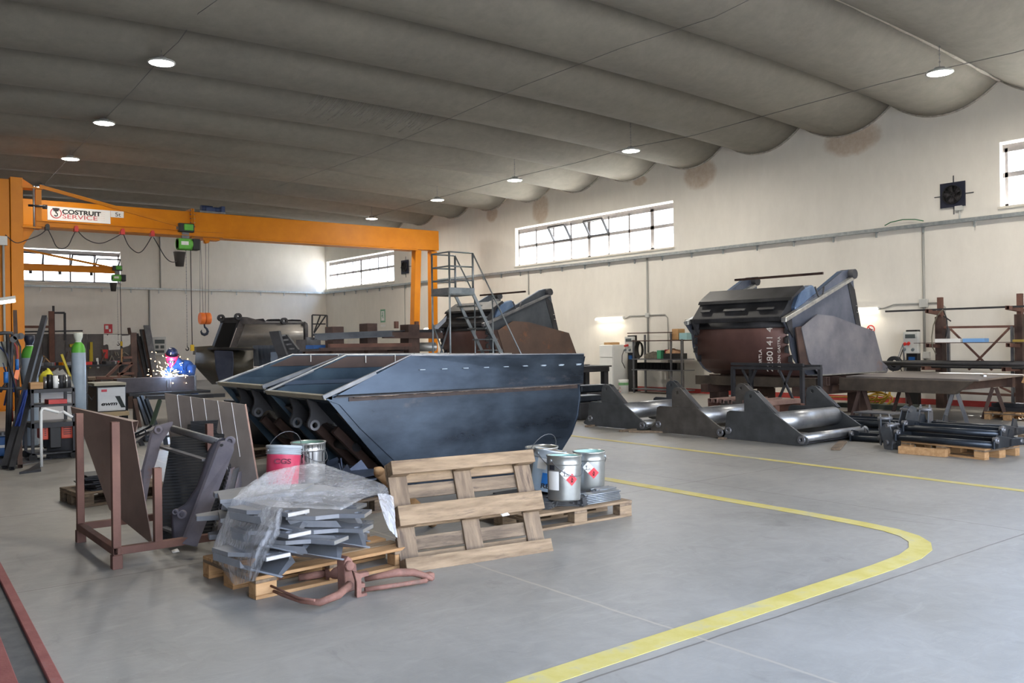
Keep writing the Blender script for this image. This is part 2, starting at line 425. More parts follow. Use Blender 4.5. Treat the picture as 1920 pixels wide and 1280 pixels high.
tag(w.build('wall_front', WLM), kind='structure')

# vaulted ceiling of sagging concrete shells
CLM = bpy.data.materials.new('grey_concrete_shell'); CLM.use_nodes = True
n, l = nodes(CLM); b = n['Principled BSDF']; t = n.new('ShaderNodeTexCoord')
colr = mix(.5, ramp(noise(.6, 8, .6, (.5, 1, 1)), [(.3, L4(114, 111, 104)), (.7, L4(136, 132, 123))]), ramp(noise(4, 9, .7), [(.3, L4(116, 112, 105)), (.7, L4(138, 134, 125))]))
st = ramp(noise(.9, 9, .75, (.35, 1.4, 1), 1.2), [(.58, (0, 0, 0, 1)), (.75, (1, 1, 1, 1))])
colr = mix(math_('MULTIPLY', st, .4), colr, L4(96, 89, 78))
l.new(colr, b.inputs['Base Color']); b.inputs['Roughness'].default_value = .92
bp = n.new('ShaderNodeBump'); bp.inputs['Strength'].default_value = .2; bp.inputs['Distance'].default_value = .02
l.new(noise(9, 7), bp.inputs['Height']); l.new(bp.outputs[0], b.inputs['Normal'])
def sg(X): return .50 + .13 * (1 - ((X - 9.6) / 10.7) ** 2)
def zc(X): return 7.60 - .0038 * (X - 9.6) ** 2
SAG = .50; VW = 2.487; VY = 8.61
def vault(k):
    y0 = VY + k * VW; xs = [LX - .3 + (WX + .6 - LX) * i / 26 for i in range(27)]; rows = []
    for x in xs:
        r = []
        for j in range(19):
            u = -1 + 2 * j / 18; r.append((x, y0 + VW * (u + 1) / 2, zc(x) - sg(x) * (1 - abs(u) ** 2.1)))
        rows.append(r)
    m = MB(); m.strip(rows, .08, True, (0, 0, 1)); return m
for k in range(-5, 14):
    tag(vault(k).build('ceiling', CLM), kind='structure')
r = MB(); r.bb((LX - .4, FY - .4, 8.0), (WX + .4, BY + .5, 8.3)); tag(r.build('roof', CLM), kind='structure')
j = MB()
for (yy, x0, x1) in ((VY, 8, WX),):
    j.strip([[(x0 + (x1 - x0) * i / 30, yy + s * (.035 + .012 * math.sin(i * 2.3)), zc(x0 + (x1 - x0) * i / 30) - .03) for s in (-1, 1)] for i in range(31)], .02, True, (0, 0, -1))
tag(j.build('trim_1', mat('pale_mortar', (196, 190, 180), (214, 208, 198), 14, .9, 0, .4, 50)), kind='structure')
m = MB(); rn = random.Random(6); kk = 4; y0 = VY + kk * VW
def vz(x, y): u = -1 + 2 * ((y - y0) / VW); return zc(x) - sg(x) * (1 - abs(u) ** 2.1)
for i in range(52):
    x = 9.15 + i * .062 + rn.uniform(-.01, .01); L_ = rn.uniform(.45, .95)
    m.pipe([(x - .25 * f_, y0 + .03 + L_ * f_, vz(x - .25 * f_, y0 + .03 + L_ * f_) - .004) for f_ in (0, .25, .5, .75, 1)], rn.uniform(.004, .010), 4)
m.strip([[(9.1 + i * .11, y0 + s_ * .05 + .03 + rn.uniform(-.02, .02), vz(9.1 + i * .11, y0 + .05) - .012) for s_ in (-1, 1)] for i in range(30)], .012, True, (0, 0, 1))
o = tag(m.build('trim_4', mat('lime_drips', (136, 132, 124), (156, 152, 144), 8, .9)), kind='structure')
# wall edge mortar under each vault on the right wall
j = MB()
for k in range(-5, 13):
    y0 = VY + k * VW
    pts = [(WX - .02, y0 + VW * (u + 1) / 2, zc(WX) - sg(WX) * (1 - abs(u) ** 2.1) - .01) for u in [-1 + i / 8 for i in range(17)]]
    j.pipe(pts, .028, 6)
tag(j.build('trim_2', mat('wall_edge_mortar', (150, 144, 134), (190, 184, 174), 9, .9, 0, .4, 50)), kind='structure')

# windows: steel frames, mullions, tilted top sashes, panes
GLS = bpy.data.materials.new('window_glass'); GLS.use_nodes = True
n, l = nodes(GLS); n.remove(n['Principled BSDF']); o_ = n['Material Output']
tr = n.new('ShaderNodeBsdfTransparent'); tr.inputs[0].default_value = (.86, .88, .9, 1); gl = n.new('ShaderNodeBsdfGlossy'); gl.inputs['Roughness'].default_value = .05
mx = n.new('ShaderNodeMixShader'); mx.inputs[0].default_value = .06
l.new(tr.outputs[0], mx.inputs[1]); l.new(gl.outputs[0], mx.inputs[2]); l.new(mx.outputs[0], o_.inputs[0])
WFR = mat('window_frame_paint', (150, 146, 146), (166, 160, 158), 5, .5)
def window(idx, along, a0, a1, fixed, inward, marks, openings, bold=()):
    """along: 'Y' (right wall) or 'X' (back wall); inward = direction into the room"""
    def P(a, z, d=0.0):
        return (fixed + inward * d, a, z) if along == 'Y' else (a, fixed + inward * d, z)
    d0 = -.18; zt = Z1 - .12; zb = Z0 + .02; zm = zb + (zt - zb) * .54
    fr = MB(); up = (0, 0, 1)
    ha = V(P(1, 0)) - V(P(0, 0))
    bk = 2.0 if along == 'X' else 1.9
    def seg(a, z, a2, z2, w=.035, th=.04):
        w = w * bk
        fr.bar(P(a, z, d0), P(a2, z2, d0), th, w) if a != a2 else fr.bar(P(a, z, d0), P(a2, z2, d0), w, th, up=ha.cross(V((0, 0, 1))))
    seg(a0, zt, a1, zt, .09); seg(a0, zb, a1, zb, .05); seg(a0, zm, a1, zm, .055)
    for i, a in enumerate(marks): seg(a, zb, a, zt, .075 if i in bold else .035)
    e = tag(fr.build('window_%d' % idx, WFR), kind='structure')
    pn = MB(); ms = list(marks)
    pn.bb(V(P(a0, zb, d0 - .005)), V(P(a1, zm, d0 + .005)))
    for i in range(len(ms) - 1):
        if i not in openings: pn.bb(V(P(ms[i], zm, d0 - .005)), V(P(ms[i + 1], zt, d0 + .005)))
    pn.build('window_pane', GLS, e)
    for i, (dz, dd) in openings.items():
        x0, x1 = ms[i] + .03, ms[i + 1] - .03
        sf = MB(); q = [P(x0, zm + .02, d0), P(x1, zm + .02, d0), P(x1, zt - .05 - dz, d0 + dd), P(x0, zt - .05 - dz, d0 + dd)]
        for k in range(4): sf.bar(q[k], q[(k + 1) % 4], .06, .06)
        s_o = sf.build('sash', mat('sash_dark', (58, 56, 58)), e)
        gp = MB(); gp.add(q, [(0, 1, 2, 3)]); gp.build('sash_glass', GLS, s_o)
    return e
YM = [25.75, 24.74, 23.78, 22.85, 21.94, 20.99, 20.05, 19.05, 18.08][::-1]
window(1, 'Y', 18.04, 25.78, WX, -1, YM, {5: (.03, .3), 3: (.03, .3)}, (1, 4))
window(2, 'Y', 34.64, 41.38, WX, -1, [34.66 + .84 * i for i in range(9)][:9], {}, (4,))
window(3, 'Y', 1.0, 8.64, WX, -1, [1.05 + .94 * i for i in range(9)], {2: (.03, .3)}, ())
window(4, 'X', BX0, BX1, BY, -1, [2.65, 3.6, 4.5, 5.5, 6.4, 7.35, 8.40, 9.36, 10.35], {4: (.06, .35), 6: (.06, .35), 7: (.2, .45), 2: (.05, .3)}, (4,))
s = MB()
for y0, y1 in WINR: s.bb((WX - .06, y0 - .04, Z0 - .05), (WX + .2, y1 + .04, Z0))
s.bb((BX0, BY - .06, Z0 - .05), (BX1 + .04, BY + .2, Z0))
tag(s.build('trim_3', mat('pale_sill', (206, 200, 188), (216, 210, 198), 4, .8)), kind='structure')
# low red skirting stripe on the right wall
s = MB(); s.bb((WX - .012, FY, .0), (WX, 22, .13)); tag(s.build('baseboard_right', mat('red_skirting_paint', (164, 52, 50), (180, 70, 64), 5, .7)), kind='structure')

# painted floor lines
def line_strip(name, pts, w, lab):
    rows = []
    for i, p in enumerate(pts):
        a = V(pts[max(0, i - 1)]); c = V(pts[min(len(pts) - 1, i + 1)]); d = (c - a).normalized(); nrm = V((-d.y, d.x))
        rows.append([(p[0] + nrm.x * w / 2, p[1] + nrm.y * w / 2, .0015), (p[0] - nrm.x * w / 2, p[1] - nrm.y * w / 2, .0015)])
    m = MB(); m.strip(rows, .002, False, (0, 0, 1)); return tag(m.build(name, YLINE), lab, 'floor marking')
R_ = .95; cx_, cy_ = 5.62, 4.16
arc = [(cx_ + R_ * math.cos(a), cy_ + R_ * math.sin(a)) for a in [math.radians(-90 + 10 * i) for i in range(1, 9)]]
inner = [(.6, 3.2), (3, 3.22), (5.5, 3.25)] + [(x, y) for x, y in []]
pa = [V((5.75, 3.26)), V((6.2, 3.29)), V((6.48, 3.36)), V((6.68, 3.47)), V((6.83, 3.63)), V((6.93, 3.85)), V((6.98, 4.15)), V((7.02, 4.7)), V((7.09, 7.45)), V((7.2, 10.5))]
line_strip('floor_line', [V((.7, 3.16)), V((2.6, 3.22)), V((4.3, 3.24))] + pa, .16, 'curved yellow floor line rounding the open bay in the foreground')
line_strip('floor_line', [V((9.7, -1)), V((9.66, 3.9)), V((9.9, 11.04)), V((10.1, 17))], .12, 'straight yellow floor line in front of the steel lifting arms')
line_strip('floor_line', [V((13.9, 27)), V((14.3, 39))], .12, 'faint yellow floor line beneath the far bucket by back wall')
# ---------------------------------------------------------------- lamps
EMW = mat('led_disc', (255, 252, 244), emit=(1.0, .96, .86), es=22)
EMT = mat('fluorescent_tube_glow', (255, 255, 250), emit=(1.0, .93, .78), es=4)
ALU = mat('lamp_housing', (188, 190, 190), (204, 204, 202), 5, .4, .3)
def bay_lamp(name, x, y, z, label, group, tilt=0.0, power=260):
    t = thing(name, label, 'lamp', (x, y, z), 0, group)
    a = MB(); a.lathe([(.0, .10), (.09, .10), (.10, .07), (.14, .05), (.235, .03), (.245, .0), (.225, -.012), (.215, -.004)], n=28)
    h = a.build('lamp_shade', ALU, t)
    e = MB(); e.cyl((0, 0, -.006), (0, 0, .0), .212, 28); e.build('diffuser', EMW, t)
    zz = zc(x) - z - .28
    c = MB(); k = max(2, int(zz / .07))
    for i in range(k): c.ring((-.002, 0, .10 + (i + .5) * zz / k), (.002, 0, .10 + (i + .5) * zz / k), .02, .013, 6) if i % 2 else c.ring((0, -.002, .10 + (i + .5) * zz / k), (0, .002, .10 + (i + .5) * zz / k), .02, .013, 6)
    c.cyl((0, 0, .09), (0, 0, .09 + zz + .35), .0035, 5); c.build('chain', GREYST, t)
    h.rotation_euler = (0, tilt, 0)
    ld = bpy.data.lights.new(name + '_light', 'AREA'); ld.shape = 'DISK'; ld.size = .42; ld.energy = power * .25; ld.color = (1, .93, .82)
    lo = bpy.data.objects.new(name + '_light', ld); COL.objects.link(lo); lo.parent = t; lo.location = (0, 0, -.02)
    return t
LP = [(4.95, 16.7, 6.8, (303, 118)), (5.19, 21.9, 6.8, (195, 231)), (5.42, 26.6, 6.8, (132, 298)), (5.62, 31.9, 6.8, (78, 352))]
LN = ['nearest lamp of the left row, largest white disc at upper left', 'second lamp of the left row, between the nearest and the small one', 'third lamp of the left row above the yellow beam', 'far lamp of the left row half hidden at the jib arm']
for i, (x, y, z, p) in enumerate(LP):
    q = pz(p[0], p[1], z); bay_lamp('bay_lamp', q.x, q.y, z, 'round ceiling lamp, ' + LN[i], 'left row of ceiling lamps', power=150)
RN = ['hanging by a chain at upper right', 'above the middle of the long window', 'left of the window above the white wall', 'small and far, above the right end of the girder', 'smallest and farthest lamp of the right row']
for i, p in enumerate(((1762, 137), (1183, 283), (965, 338), (820, 375), (697, 410))):
    q = pz(p[0], p[1], 6.5); bay_lamp('bay_lamp', q.x, q.y, 6.5, 'round ceiling lamp ' + RN[i], 'right row of ceiling lamps')
bay_lamp('bay_lamp', 4.8, 11.5, 6.8, 'round ceiling lamp above the brown rack, nearer than the visible left row', 'left row of ceiling lamps', power=170)
bay_lamp('bay_lamp', 4.6, 6.3, 6.8, 'round ceiling lamp above the wrapped pallet, nearest of the left row', 'left row of ceiling lamps', power=170)
bay_lamp('bay_lamp', 16.3, 2.0, 6.5, 'round ceiling lamp hanging near the front right corner', 'right row of ceiling lamps')
def cable(name, pts, r, label, m=None, n=5):
    c = MB(); c.pipe(pts, r, n); return tag(c.build(name, m or mat('grey_cable', (92, 90, 88), rough=.6)), label, 'cable')
cable('ceiling_cable', [pz(420, -12, 6.95), pz(405, 2, 6.9), pz(372, 25, 6.98), pz(335, 78, 6.9), pz(305, 106, 6.9), pz(252, 166, 6.88), pz(197, 222, 6.9), pz(135, 290, 6.9), pz(82, 347, 6.9)], .006, 'thin cable linking the left row of round ceiling lamps')
cable('ceiling_cable', [pz(2000, 70, 6.6), pz(1905, 98, 6.6), pz(1762, 130, 6.57), pz(1655, 156, 6.57), pz(1480, 204, 6.57), pz(1300, 254, 6.57), pz(1183, 276, 6.57), pz(1080, 305, 6.57), pz(965, 332, 6.57), pz(820, 371, 6.6), pz(697, 406, 6.6)], .007, 'long thin cable linking the right row of round ceiling lamps')
cable('ceiling_cable', [pz(1420, -8, 6.95), pz(1340, 32, 6.95), pz(1225, 70, 6.95), pz(1165, 90, 6.93), pz(978, 162, 6.95), pz(820, 232, 6.93), pz(700, 286, 6.93), pz(520, 350, 6.93)], .005, 'thin sagging cable crossing the middle of the vaulted ceiling')

# ---------------------------------------------------------------- wall electrics
t = thing('cable_tray', 'long galvanised cable tray running along the right wall under the windows', 'cable tray', (WX, 20, 4.2))
m = MB(); m.rhs((WX - .09, 1.0, 4.17), (WX - .09, BY - .15, 4.20), .13, .08, .012); m.build('channel', GALV, t, world=True)
for i in range(34):
    y = 2.2 + i * 1.16
    k = MB(); k.bar((WX - .08, y, 4.15), (WX - .08, y, 4.0), .04, .03); k.bb((WX - .15, y - .015, 4.12), (WX, y + .015, 4.135)); k.build('bracket', GALV, t, world=True)
t = thing('cable_tray', 'galvanised cable tray running along the back wall under its window', 'cable tray', (10, BY, 4.2))
m = MB(); m.rhs((0, BY - .09, 4.2), (WX - .15, BY - .09, 4.2), .13, .08, .012, up=(0, 0, 1)); m.build('channel', GALV, t, world=True)
for i in range(16):
    x = 1.2 + i * 1.2
    k = MB(); k.bar((x, BY - .08, 4.17), (x, BY - .08, 4.0), .04, .03); k.build('bracket', GALV, t, world=True)
PVC = mat('grey_conduit', (158, 158, 154), rough=.5)
def conduit(name, pts, label, r=.02, m=PVC):
    c = MB(); c.pipe(pts, r, 8); return tag(c.build(name, m), label, 'conduit')
xw = WX - .025
conduit('wall_conduit', [(xw, 19.12, 4.15), (xw, 19.12, 1.2)], 'grey vertical conduit dropping beside the middle window to the shelf area', .03)
conduit('wall_conduit', [(xw, 19.12, 2.35), (xw, 19.9, 2.36), (xw, 20.05, 2.3), (xw, 20.2, 2.28)], 'grey conduit branching left to the fluorescent lamp above the fridge', .016)
conduit('wall_conduit', [(xw, 19.12, 2.36), (xw, 18.4, 2.36), (xw, 18.3, 2.25), (xw, 18.28, .4)], 'grey conduit bending right and down behind the metal shelves', .016)
conduit('wall_conduit', [(xw, 10.35, 4.15), (xw, 10.35, .9)], 'grey vertical conduit dropping to a socket behind the right rack', .03)
conduit('wall_conduit', [(xw, 10.35, 2.36), (xw, 11.1, 2.36), (xw, 11.35, 2.28), (xw, 11.5, 2.27)], 'grey conduit leading left to the fluorescent lamp near the large bucket', .016)
conduit('wall_conduit', [(xw, 10.35, 2.36), (xw, 9.98, 2.36), (xw, 9.86, 2.25), (xw, 9.86, .3)], 'grey conduit bending down behind the rusty rack post', .016)
conduit('wall_conduit', [(xw, 33.7, 4.15), (xw, 33.7, .6)], 'thin grey conduit on the right wall near the back corner', .02)
conduit('wall_conduit', [(xw, 25.0, 4.15), (xw, 25.0, 3.3)], 'short grey conduit stub below the tray beside the middle window', .02)
conduit('wall_conduit', [(12.1, BY - .03, 8), (12.1, BY - .03, 4.25)], 'grey conduit running from the tray up the back wall', .03)
conduit('wall_conduit', [(11.6, BY - .03, 4.15), (11.6, BY - .03, .4)], 'grey conduit running from the back wall tray down to a control box', .04)
for (y, z, s, lab) in ((19.12, 2.36, .14, 'small grey junction box where conduits meet left of the metal shelves'), (10.35, 2.36, .2, 'grey junction box on the conduit beside the right rack'), (10.3, 1.15, .16, 'grey wall socket low beside the right rack post')):
    m = MB(); m.bb((WX - .08, y - s / 2, z - s / 2), (WX, y + s / 2, z + s / 2)); tag(m.build('junction_box', GREYP, bev=.01), lab, 'junction box')
c = MB(); c.pipe([(WX - .1, 11.25, 4.27), (WX - .1, 11.1, 4.33), (WX - .1, 10.8, 4.36), (WX - .1, 10.5, 4.33), (WX - .1, 10.3, 4.27)], .012, 6)
tag(c.build('wall_cable', mat('green_cable', (40, 110, 70))), 'short green cable looping out of the wall tray near the fan', 'cable')

def fan(y, z, s, label):
    t = thing('wall_fan', label, 'fan', (WX, y, z))
    dk = mat('fan_blue_black', (30, 34, 52), (40, 44, 62), 6, .45)
    x = -.07
    p = MB(); h = s / 2
    p.prism([(x, -h, -h), (x, h, -h), (x, h, h), (x, -h, h)], (.03, 0, 0), [circ((x, 0, 0), s * .37, 28, (0, 1, 0), (0, 0, 1))]); p.build('mounting_plate', dk, t)
    q = MB(); q.ring((-.12, 0, 0), (-.02, 0, 0), s * .385, s * .36, 28)
    for r in (.08, .14, .20, .26, .32): q.ring((-.115, 0, 0), (-.11, 0, 0), s * r + .005, s * r, 24)
    for a in range(6):
        a = math.pi * a / 6; q.bar((-.112, math.cos(a) * s * .37, math.sin(a) * s * .37), (-.112, -math.cos(a) * s * .37, -math.sin(a) * s * .37), .006, .006)
    q.build('guard_grille', BLACK, t)
    b = MB(); b.cyl((-.09, 0, 0), (-.03, 0, 0), s * .1, 16)
    for a in range(5):
        a = 2 * math.pi * a / 5; d = V((0, math.cos(a), math.sin(a))); e = V((0, -d.z, d.y))
        b.strip([[V((-.04, 0, 0)) + d * s * .1 - e * .03, V((-.08, 0, 0)) + d * s * .1 + e * .03], [V((-.035, 0, 0)) + d * s * .34 - e * .09, V((-.085, 0, 0)) + d * s * .34 + e * .06]], .004)
    b.build('fan_blade', mat('fan_blade_grey', (70, 66, 70), rough=.5), t)
    bk = MB(); bk.cyl((-.02, 0, 0), (-.015, 0, 0), s * .37, 24); bk.build('back_disc', BLACK, t)
    w = MB(); w.bar((-.01, -h - .16, 0), (-.01, h + .16, 0), .02, .02); w.bar((-.01, 0, -h - .16), (-.01, 0, h + .16), .02, .02); w.build('support_bars', GREYST, t)
    return t
fan(9.64, 4.79, .56, 'square dark blue wall fan with round grille near the upper right window')
fan(33.6, 4.95, .6, 'small dark wall fan beside the corner window behind the crane leg')
m = MB(); m.bb((WX - .1, 9.42, 4.42), (WX, 9.58, 4.52)); m.cyl((WX - .03, 9.5, 4.42), (WX - .03, 9.5, 4.2), .02)
tag(m.build('isolator_box', GREYP), 'small grey isolator box just below the square wall fan', 'switch box')

def tube_lamp(y0, y1, z, label):
    t = thing('fluorescent_lamp', label, 'lamp', (WX, (y0 + y1) / 2, z), 0, 'fluorescent wall lamps')
    h = (y1 - y0) / 2
    m = MB(); m.bb((-.1, -h, -.03), (0, h, .04)); m.build('housing', WHITE, t)
    m = MB(); m.cyl((-.12, -h + .02, -.03), (-.12, h - .02, -.03), .03, 12); m.build('tube', EMT, t)
    ld = bpy.data.lights.new('tube_light', 'AREA'); ld.shape = 'RECTANGLE'; ld.size = 2 * h; ld.size_y = .12; ld.energy = 3.5; ld.color = (1, .90, .72)
    lo = bpy.data.objects.new('tube_light', ld); COL.objects.link(lo); lo.parent = t; lo.location = (-.2, 0, -.06)
    d = V((-.45, 0, -1)).normalized(); ya = V((0, 1, 0)); lo.rotation_euler = Matrix((ya, (-d).cross(ya), -d)).transposed().to_euler()
    return t
tube_lamp(20.15, 21.4, 2.32, 'glowing fluorescent lamp on the right wall above the fridge')
tube_lamp(11.45, 12.75, 2.28, 'glowing fluorescent lamp partly hidden behind the right bucket')
tube_lamp(26.0, 28.0, 2.2, 'glowing fluorescent lamp on the wall behind the crane leg')
tube_lamp(30.6, 32.0, 2.2, 'glowing fluorescent lamp on the wall beyond the steel beams')
for ld in bpy.data.lights:
    if ld.name.startswith('tube_light'): pass

# signs on walls
t = thing('no_smoking_sign', 'round red no smoking sign on the right wall beside the bucket', 'sign', (WX, *(pX(1633, 617, WX).yz)))
m = MB(); m.ring((-.012, 0, 0), (-.002, 0, 0), .105, .082, 32); m.bar((-.009, .06, .06), (-.009, -.06, -.06), .006, .02); m.build('red_ring', REDP, t)
m = MB(); m.cyl((-.004, 0, 0), (-.001, 0, 0), .1, 32); m.build('sign_plate', WHITE, t)
m = MB(); m.bar((-.012, .05, .01), (-.012, -.06, -.01), .004, .016); m.build('cigarette_mark', BLACK, t)
q = pX(1637, 634, WX); m = MB(); m.bb((WX - .008, q.y - .09, q.z - .06), (WX, q.y + .09, q.z + .06)); tag(m.build('paper_notice', PAPER), 'small white paper notice below the no smoking sign', 'notice')
q = pX(718, 592, WX); t = thing('exit_sign', 'small green and white safety sign near the back corner of the right wall', 'sign', (WX, q.y, q.z))
m = MB(); m.bb((-.008, -.22, -.3), (0, .22, .3)); m.build('sign_plate', mat('sign_green', (120, 170, 140)), t)
m = MB(); m.bb((-.014, -.14, -.22), (-.007, .14, .22)); m.bb((-.014, -.2, -.5), (-.001, .2, -.4)); m.build('white_panel', WHITE, t)
m = MB(); m.cyl((-.02, 0, .13), (-.013, 0, .13), .04, 12); m.bar((-.018, .02, .08), (-.018, -.04, -.1), .006, .06); m.bar((-.018, -.05, .05), (-.018, .1, -.02), .006, .03); m.build('running_figure', mat('sign_green', (0, 0, 0)), t)
q = pY(203, 616, BY); t = thing('fire_extinguisher_sign', 'small square red fire equipment sign on the back wall', 'sign', (q.x, BY, q.z))
m = MB(); m.bb((-.17, -.008, -.2), (.17, 0, .2)); m.build('sign_plate', mat('red_sign', (196, 60, 70)), t)
m = MB(); m.bb((-.12, -.014, -.02), (.0, -.007, .14)); m.bb((.03, -.014, -.14), (.1, -.007, -.02)); m.build('white_symbol', WHITE, t)

# ---------------------------------------------------------------- gantry crane
GY = 28.8
t = thing('gantry_crane', 'large yellow gantry crane spanning the hall with an A frame leg at right', 'crane', (18.3, GY, 0))
m = MB(); m.bb((2.4, GY, 5.17), (18.9, GY + .42, 5.93)); m.build('girder', YEL, t, world=True, bev=.01)
m = MB(); m.bb((2.4, GY - .07, 5.12), (17.9, GY + .5, 5.16)); m.build('bottom_flange', YEL, t, world=True)
m = MB(); x = 9.37; m.bb((x, GY - .1, 5.08), (x + .03, GY + .5, 6.02)); m.bb((x + .05, GY - .1, 5.08), (x + .08, GY + .5, 6.02))
m.build('splice_flange', YEL, t, world=True)
m = MB()
for i in range(7): m.cyl((x - .04, GY - .06, 5.18 + i * .13), (x + .12, GY - .06, 5.18 + i * .13), .018, 6)
m.build('bolts', GREYST, t, world=True)
for (tx, bx, by, fx) in ((18.0, 17.55, GY - .2, .3), (18.72, 18.95, GY + .6, .3)):
    m = MB(); m.bar((tx, GY + .2, 5.15), (bx, by, .25), .26, .3, up=(0, 1, 0)); m.build('leg', YEL, t, world=True, bev=.01)
m = MB(); m.bb((17.3, GY - .4, .06), (19.2, GY + .8, .28)); m.build('end_carriage', YEL, t, world=True)
for yy in (GY - .2, GY + .6):
    for xx in (17.5, 19.0): m = MB(); m.cyl((xx - .05, yy, .1), (xx + .05, yy, .1), .1, 20); m.build('wheel', DSTEEL, t, world=True)
m = MB(); m.bb((2.9, GY - .1, .06), (3.5, GY + .8, .3)); m.bar((3.2, GY + .2, .3), (3.2, GY + .2, 5.2), .35, .4); m.build('left_leg', YEL, t, world=True)
# name plate
a, c = pY(89, 386, GY - .02), pY(207, 420, GY - .02); z0, z1 = 5.30, 5.68
s = thing('crane_sign', 'white lettered sign board with round hook emblem fixed to the yellow girder', 'sign', (a.x, GY - .012, 5.45))
X0, X1 = pY(89, 400, GY - .02).x, pY(207, 405, GY - .02).x
zt, zb = pY(89, 386, GY).z, pY(89, 412, GY).z
m = MB(); m.bb((X0, GY - .02, zb), (X1, GY - .002, zt)); m.build('sign_board', WHITE, s, world=True)
W_ = X1 - X0; H_ = zt - zb
INK = mat('sign_ink_black', (24, 24, 28)); INKR = mat('sign_ink_red', (186, 52, 60)); INKG = mat('sign_ink_grey', (150, 150, 154))
off = V((a.x, GY - .012, 5.45))
def st_(name, body, size, fx, fz, mm, sx=1.0, par=s, o=off): return text(name, body, size, V((X0 + W_ * fx, GY - .024, zb + H_ * fz)) - o, (1, 0, 0), (0, 0, 1), mm, par, .002, sx=sx)
text('lettering', 'COSTRUIT', H_ * .44, V((X0 + W_ * .225, GY - .024, zb + H_ * .52)) - off, (1, 0, 0), (0, 0, 1), INK, s, .002, sx=1.25, off=.007)
st_('lettering', 'SERVICE', H_ * .44, .225, .18, INKR, 1.5)
for i in range(5): st_('small_print', ('tel 000 000' if 0 else '- - - - - -'), H_ * .1, .78, .80 - i * .15, INKR if i < 4 else INKG, 1.6)
em = MB(); ce = V((X0 + W_ * .13, GY - .024, zb + H_ * .52)); em.ring(ce, ce + V((0, -.006, 0)), H_ * .38, H_ * .32, 30); em.build('emblem_ring', INKR, s, world=True)
em = MB(); em.prism([ce + V((x, -.006, z)) * 1 for x, z in ((-.1, H_ * .36), (.1, H_ * .36), (.06, H_ * .14), (-.06, H_ * .14))], (0, -.004, 0))
em.pipe([ce + V((x * H_, -.01, z * H_)) for x, z in ((0, .14), (0, .05), (.1, -.05), (.08, -.18), (-.02, -.22), (-.1, -.14))], H_ * .035, 6); em.build('hook_emblem', INK, s, world=True)
m = MB(); X2 = pY(232, 400, GY - .02).x; m.bb((X1 + .01, GY - .02, zb + H_ * .52), (X2, GY - .002, zt)); s2 = tag(m.build('load_plate', WHITE), 'small white load plate beside the lettered crane sign', 'sign')
text('lettering', '5t', H_ * .42, (X1 + .13, GY - .024, zb + H_ * .60), (1, 0, 0), (0, 0, 1), INK, s2, .002, sx=1.2)
# hoist motors on top and hook block with ropes
MOT = mat('motor_blue', (34, 52, 92), (46, 64, 104), 5, .45)
q0, q1 = pY(370, 392, GY + .3), pY(418, 396, GY + .3)
t = thing('hoist_trolley', 'blue motor hoist trolley riding on top of the yellow girder', 'hoist', (q0.x, GY + .2, 5.95))
m = MB(); m.bb((q0.x, GY + .05, 5.94), (q1.x, GY + .7, 6.0)); m.build('trolley_frame', GREYST, t, world=True)
m = MB(); m.cyl((q0.x + .08, GY + .2, 6.1), (q0.x + .45, GY + .2, 6.1), .10, 16); m.cyl((q0.x + .5, GY + .2, 6.08), (q1.x - .1, GY + .2, 6.08), .085, 16); m.bb((q0.x + .2, GY + .05, 6.0), (q0.x + .5, GY + .4, 6.12)); m.bb((q1.x - .12, GY + .1, 5.98), (q1.x, GY + .35, 6.2)); m.build('motor', MOT, t, world=True)
m = MB(); m.cyl((q0.x + .1, GY + .65, 5.6), (q1.x, GY + .65, 5.6), .2, 20); m.build('rope_drum', GREYST, t, world=True)
m = MB(); c1 = pY(396, 452, GY); m.bb((c1.x - .25, GY + .05, 5.05), (c1.x + .3, GY + .4, 5.12)); m.cyl((c1.x - .1, GY + .1, 5.04), (c1.x - .1, GY + .3, 5.04), .09, 16); m.build('rope_sheave', YEL, t, world=True)
ropes = MB()
for (xa, xb) in ((375, 375), (376, 381), (386, 385), (391, 391)):
    A = pY(xa, 450, GY + .2); B_ = pY(xb, 588, GY + .2); ropes.cyl(A, B_, .008, 5)
ropes.build('wire_rope', GREYST, t, world=True)
hb = pY(383, 597, GY + .2)
t = thing('hook_block', 'orange crane hook block hanging on wire ropes above the far bucket', 'hook', (hb.x, hb.y, hb.z))
m = MB(); m.cyl((-.17, -.06, .0), (-.02, -.06, 0), .19, 20); m.cyl((.0, -.06, 0), (.17, -.06, 0), .19, 20); m.build('sheave_cover', ORANGE, t, bev=.01)
def hook(mb, c, s, ax=(1, 0, 0)):
    ax = V(ax); c = V(c); pts = [c + ax * (x * s) + V((0, 0, z * s)) for x, z in ((0, 1.3), (0, .8), (.05, .55), (.32, .3), (.42, 0), (.3, -.3), (0, -.42), (-.3, -.3), (-.42, -.02), (-.34, .2))]
    mb.pipe(pts, [.08 * s, .1 * s, .12 * s, .14 * s, .17 * s, .18 * s, .19 * s, .16 * s, .11 * s, .04 * s], 10)
m = MB(); hook(m, (0, 0, -.42), .26); m.build('hook', mat('hook_blue_black', (44, 52, 68), rough=.4, metal=.5), t)

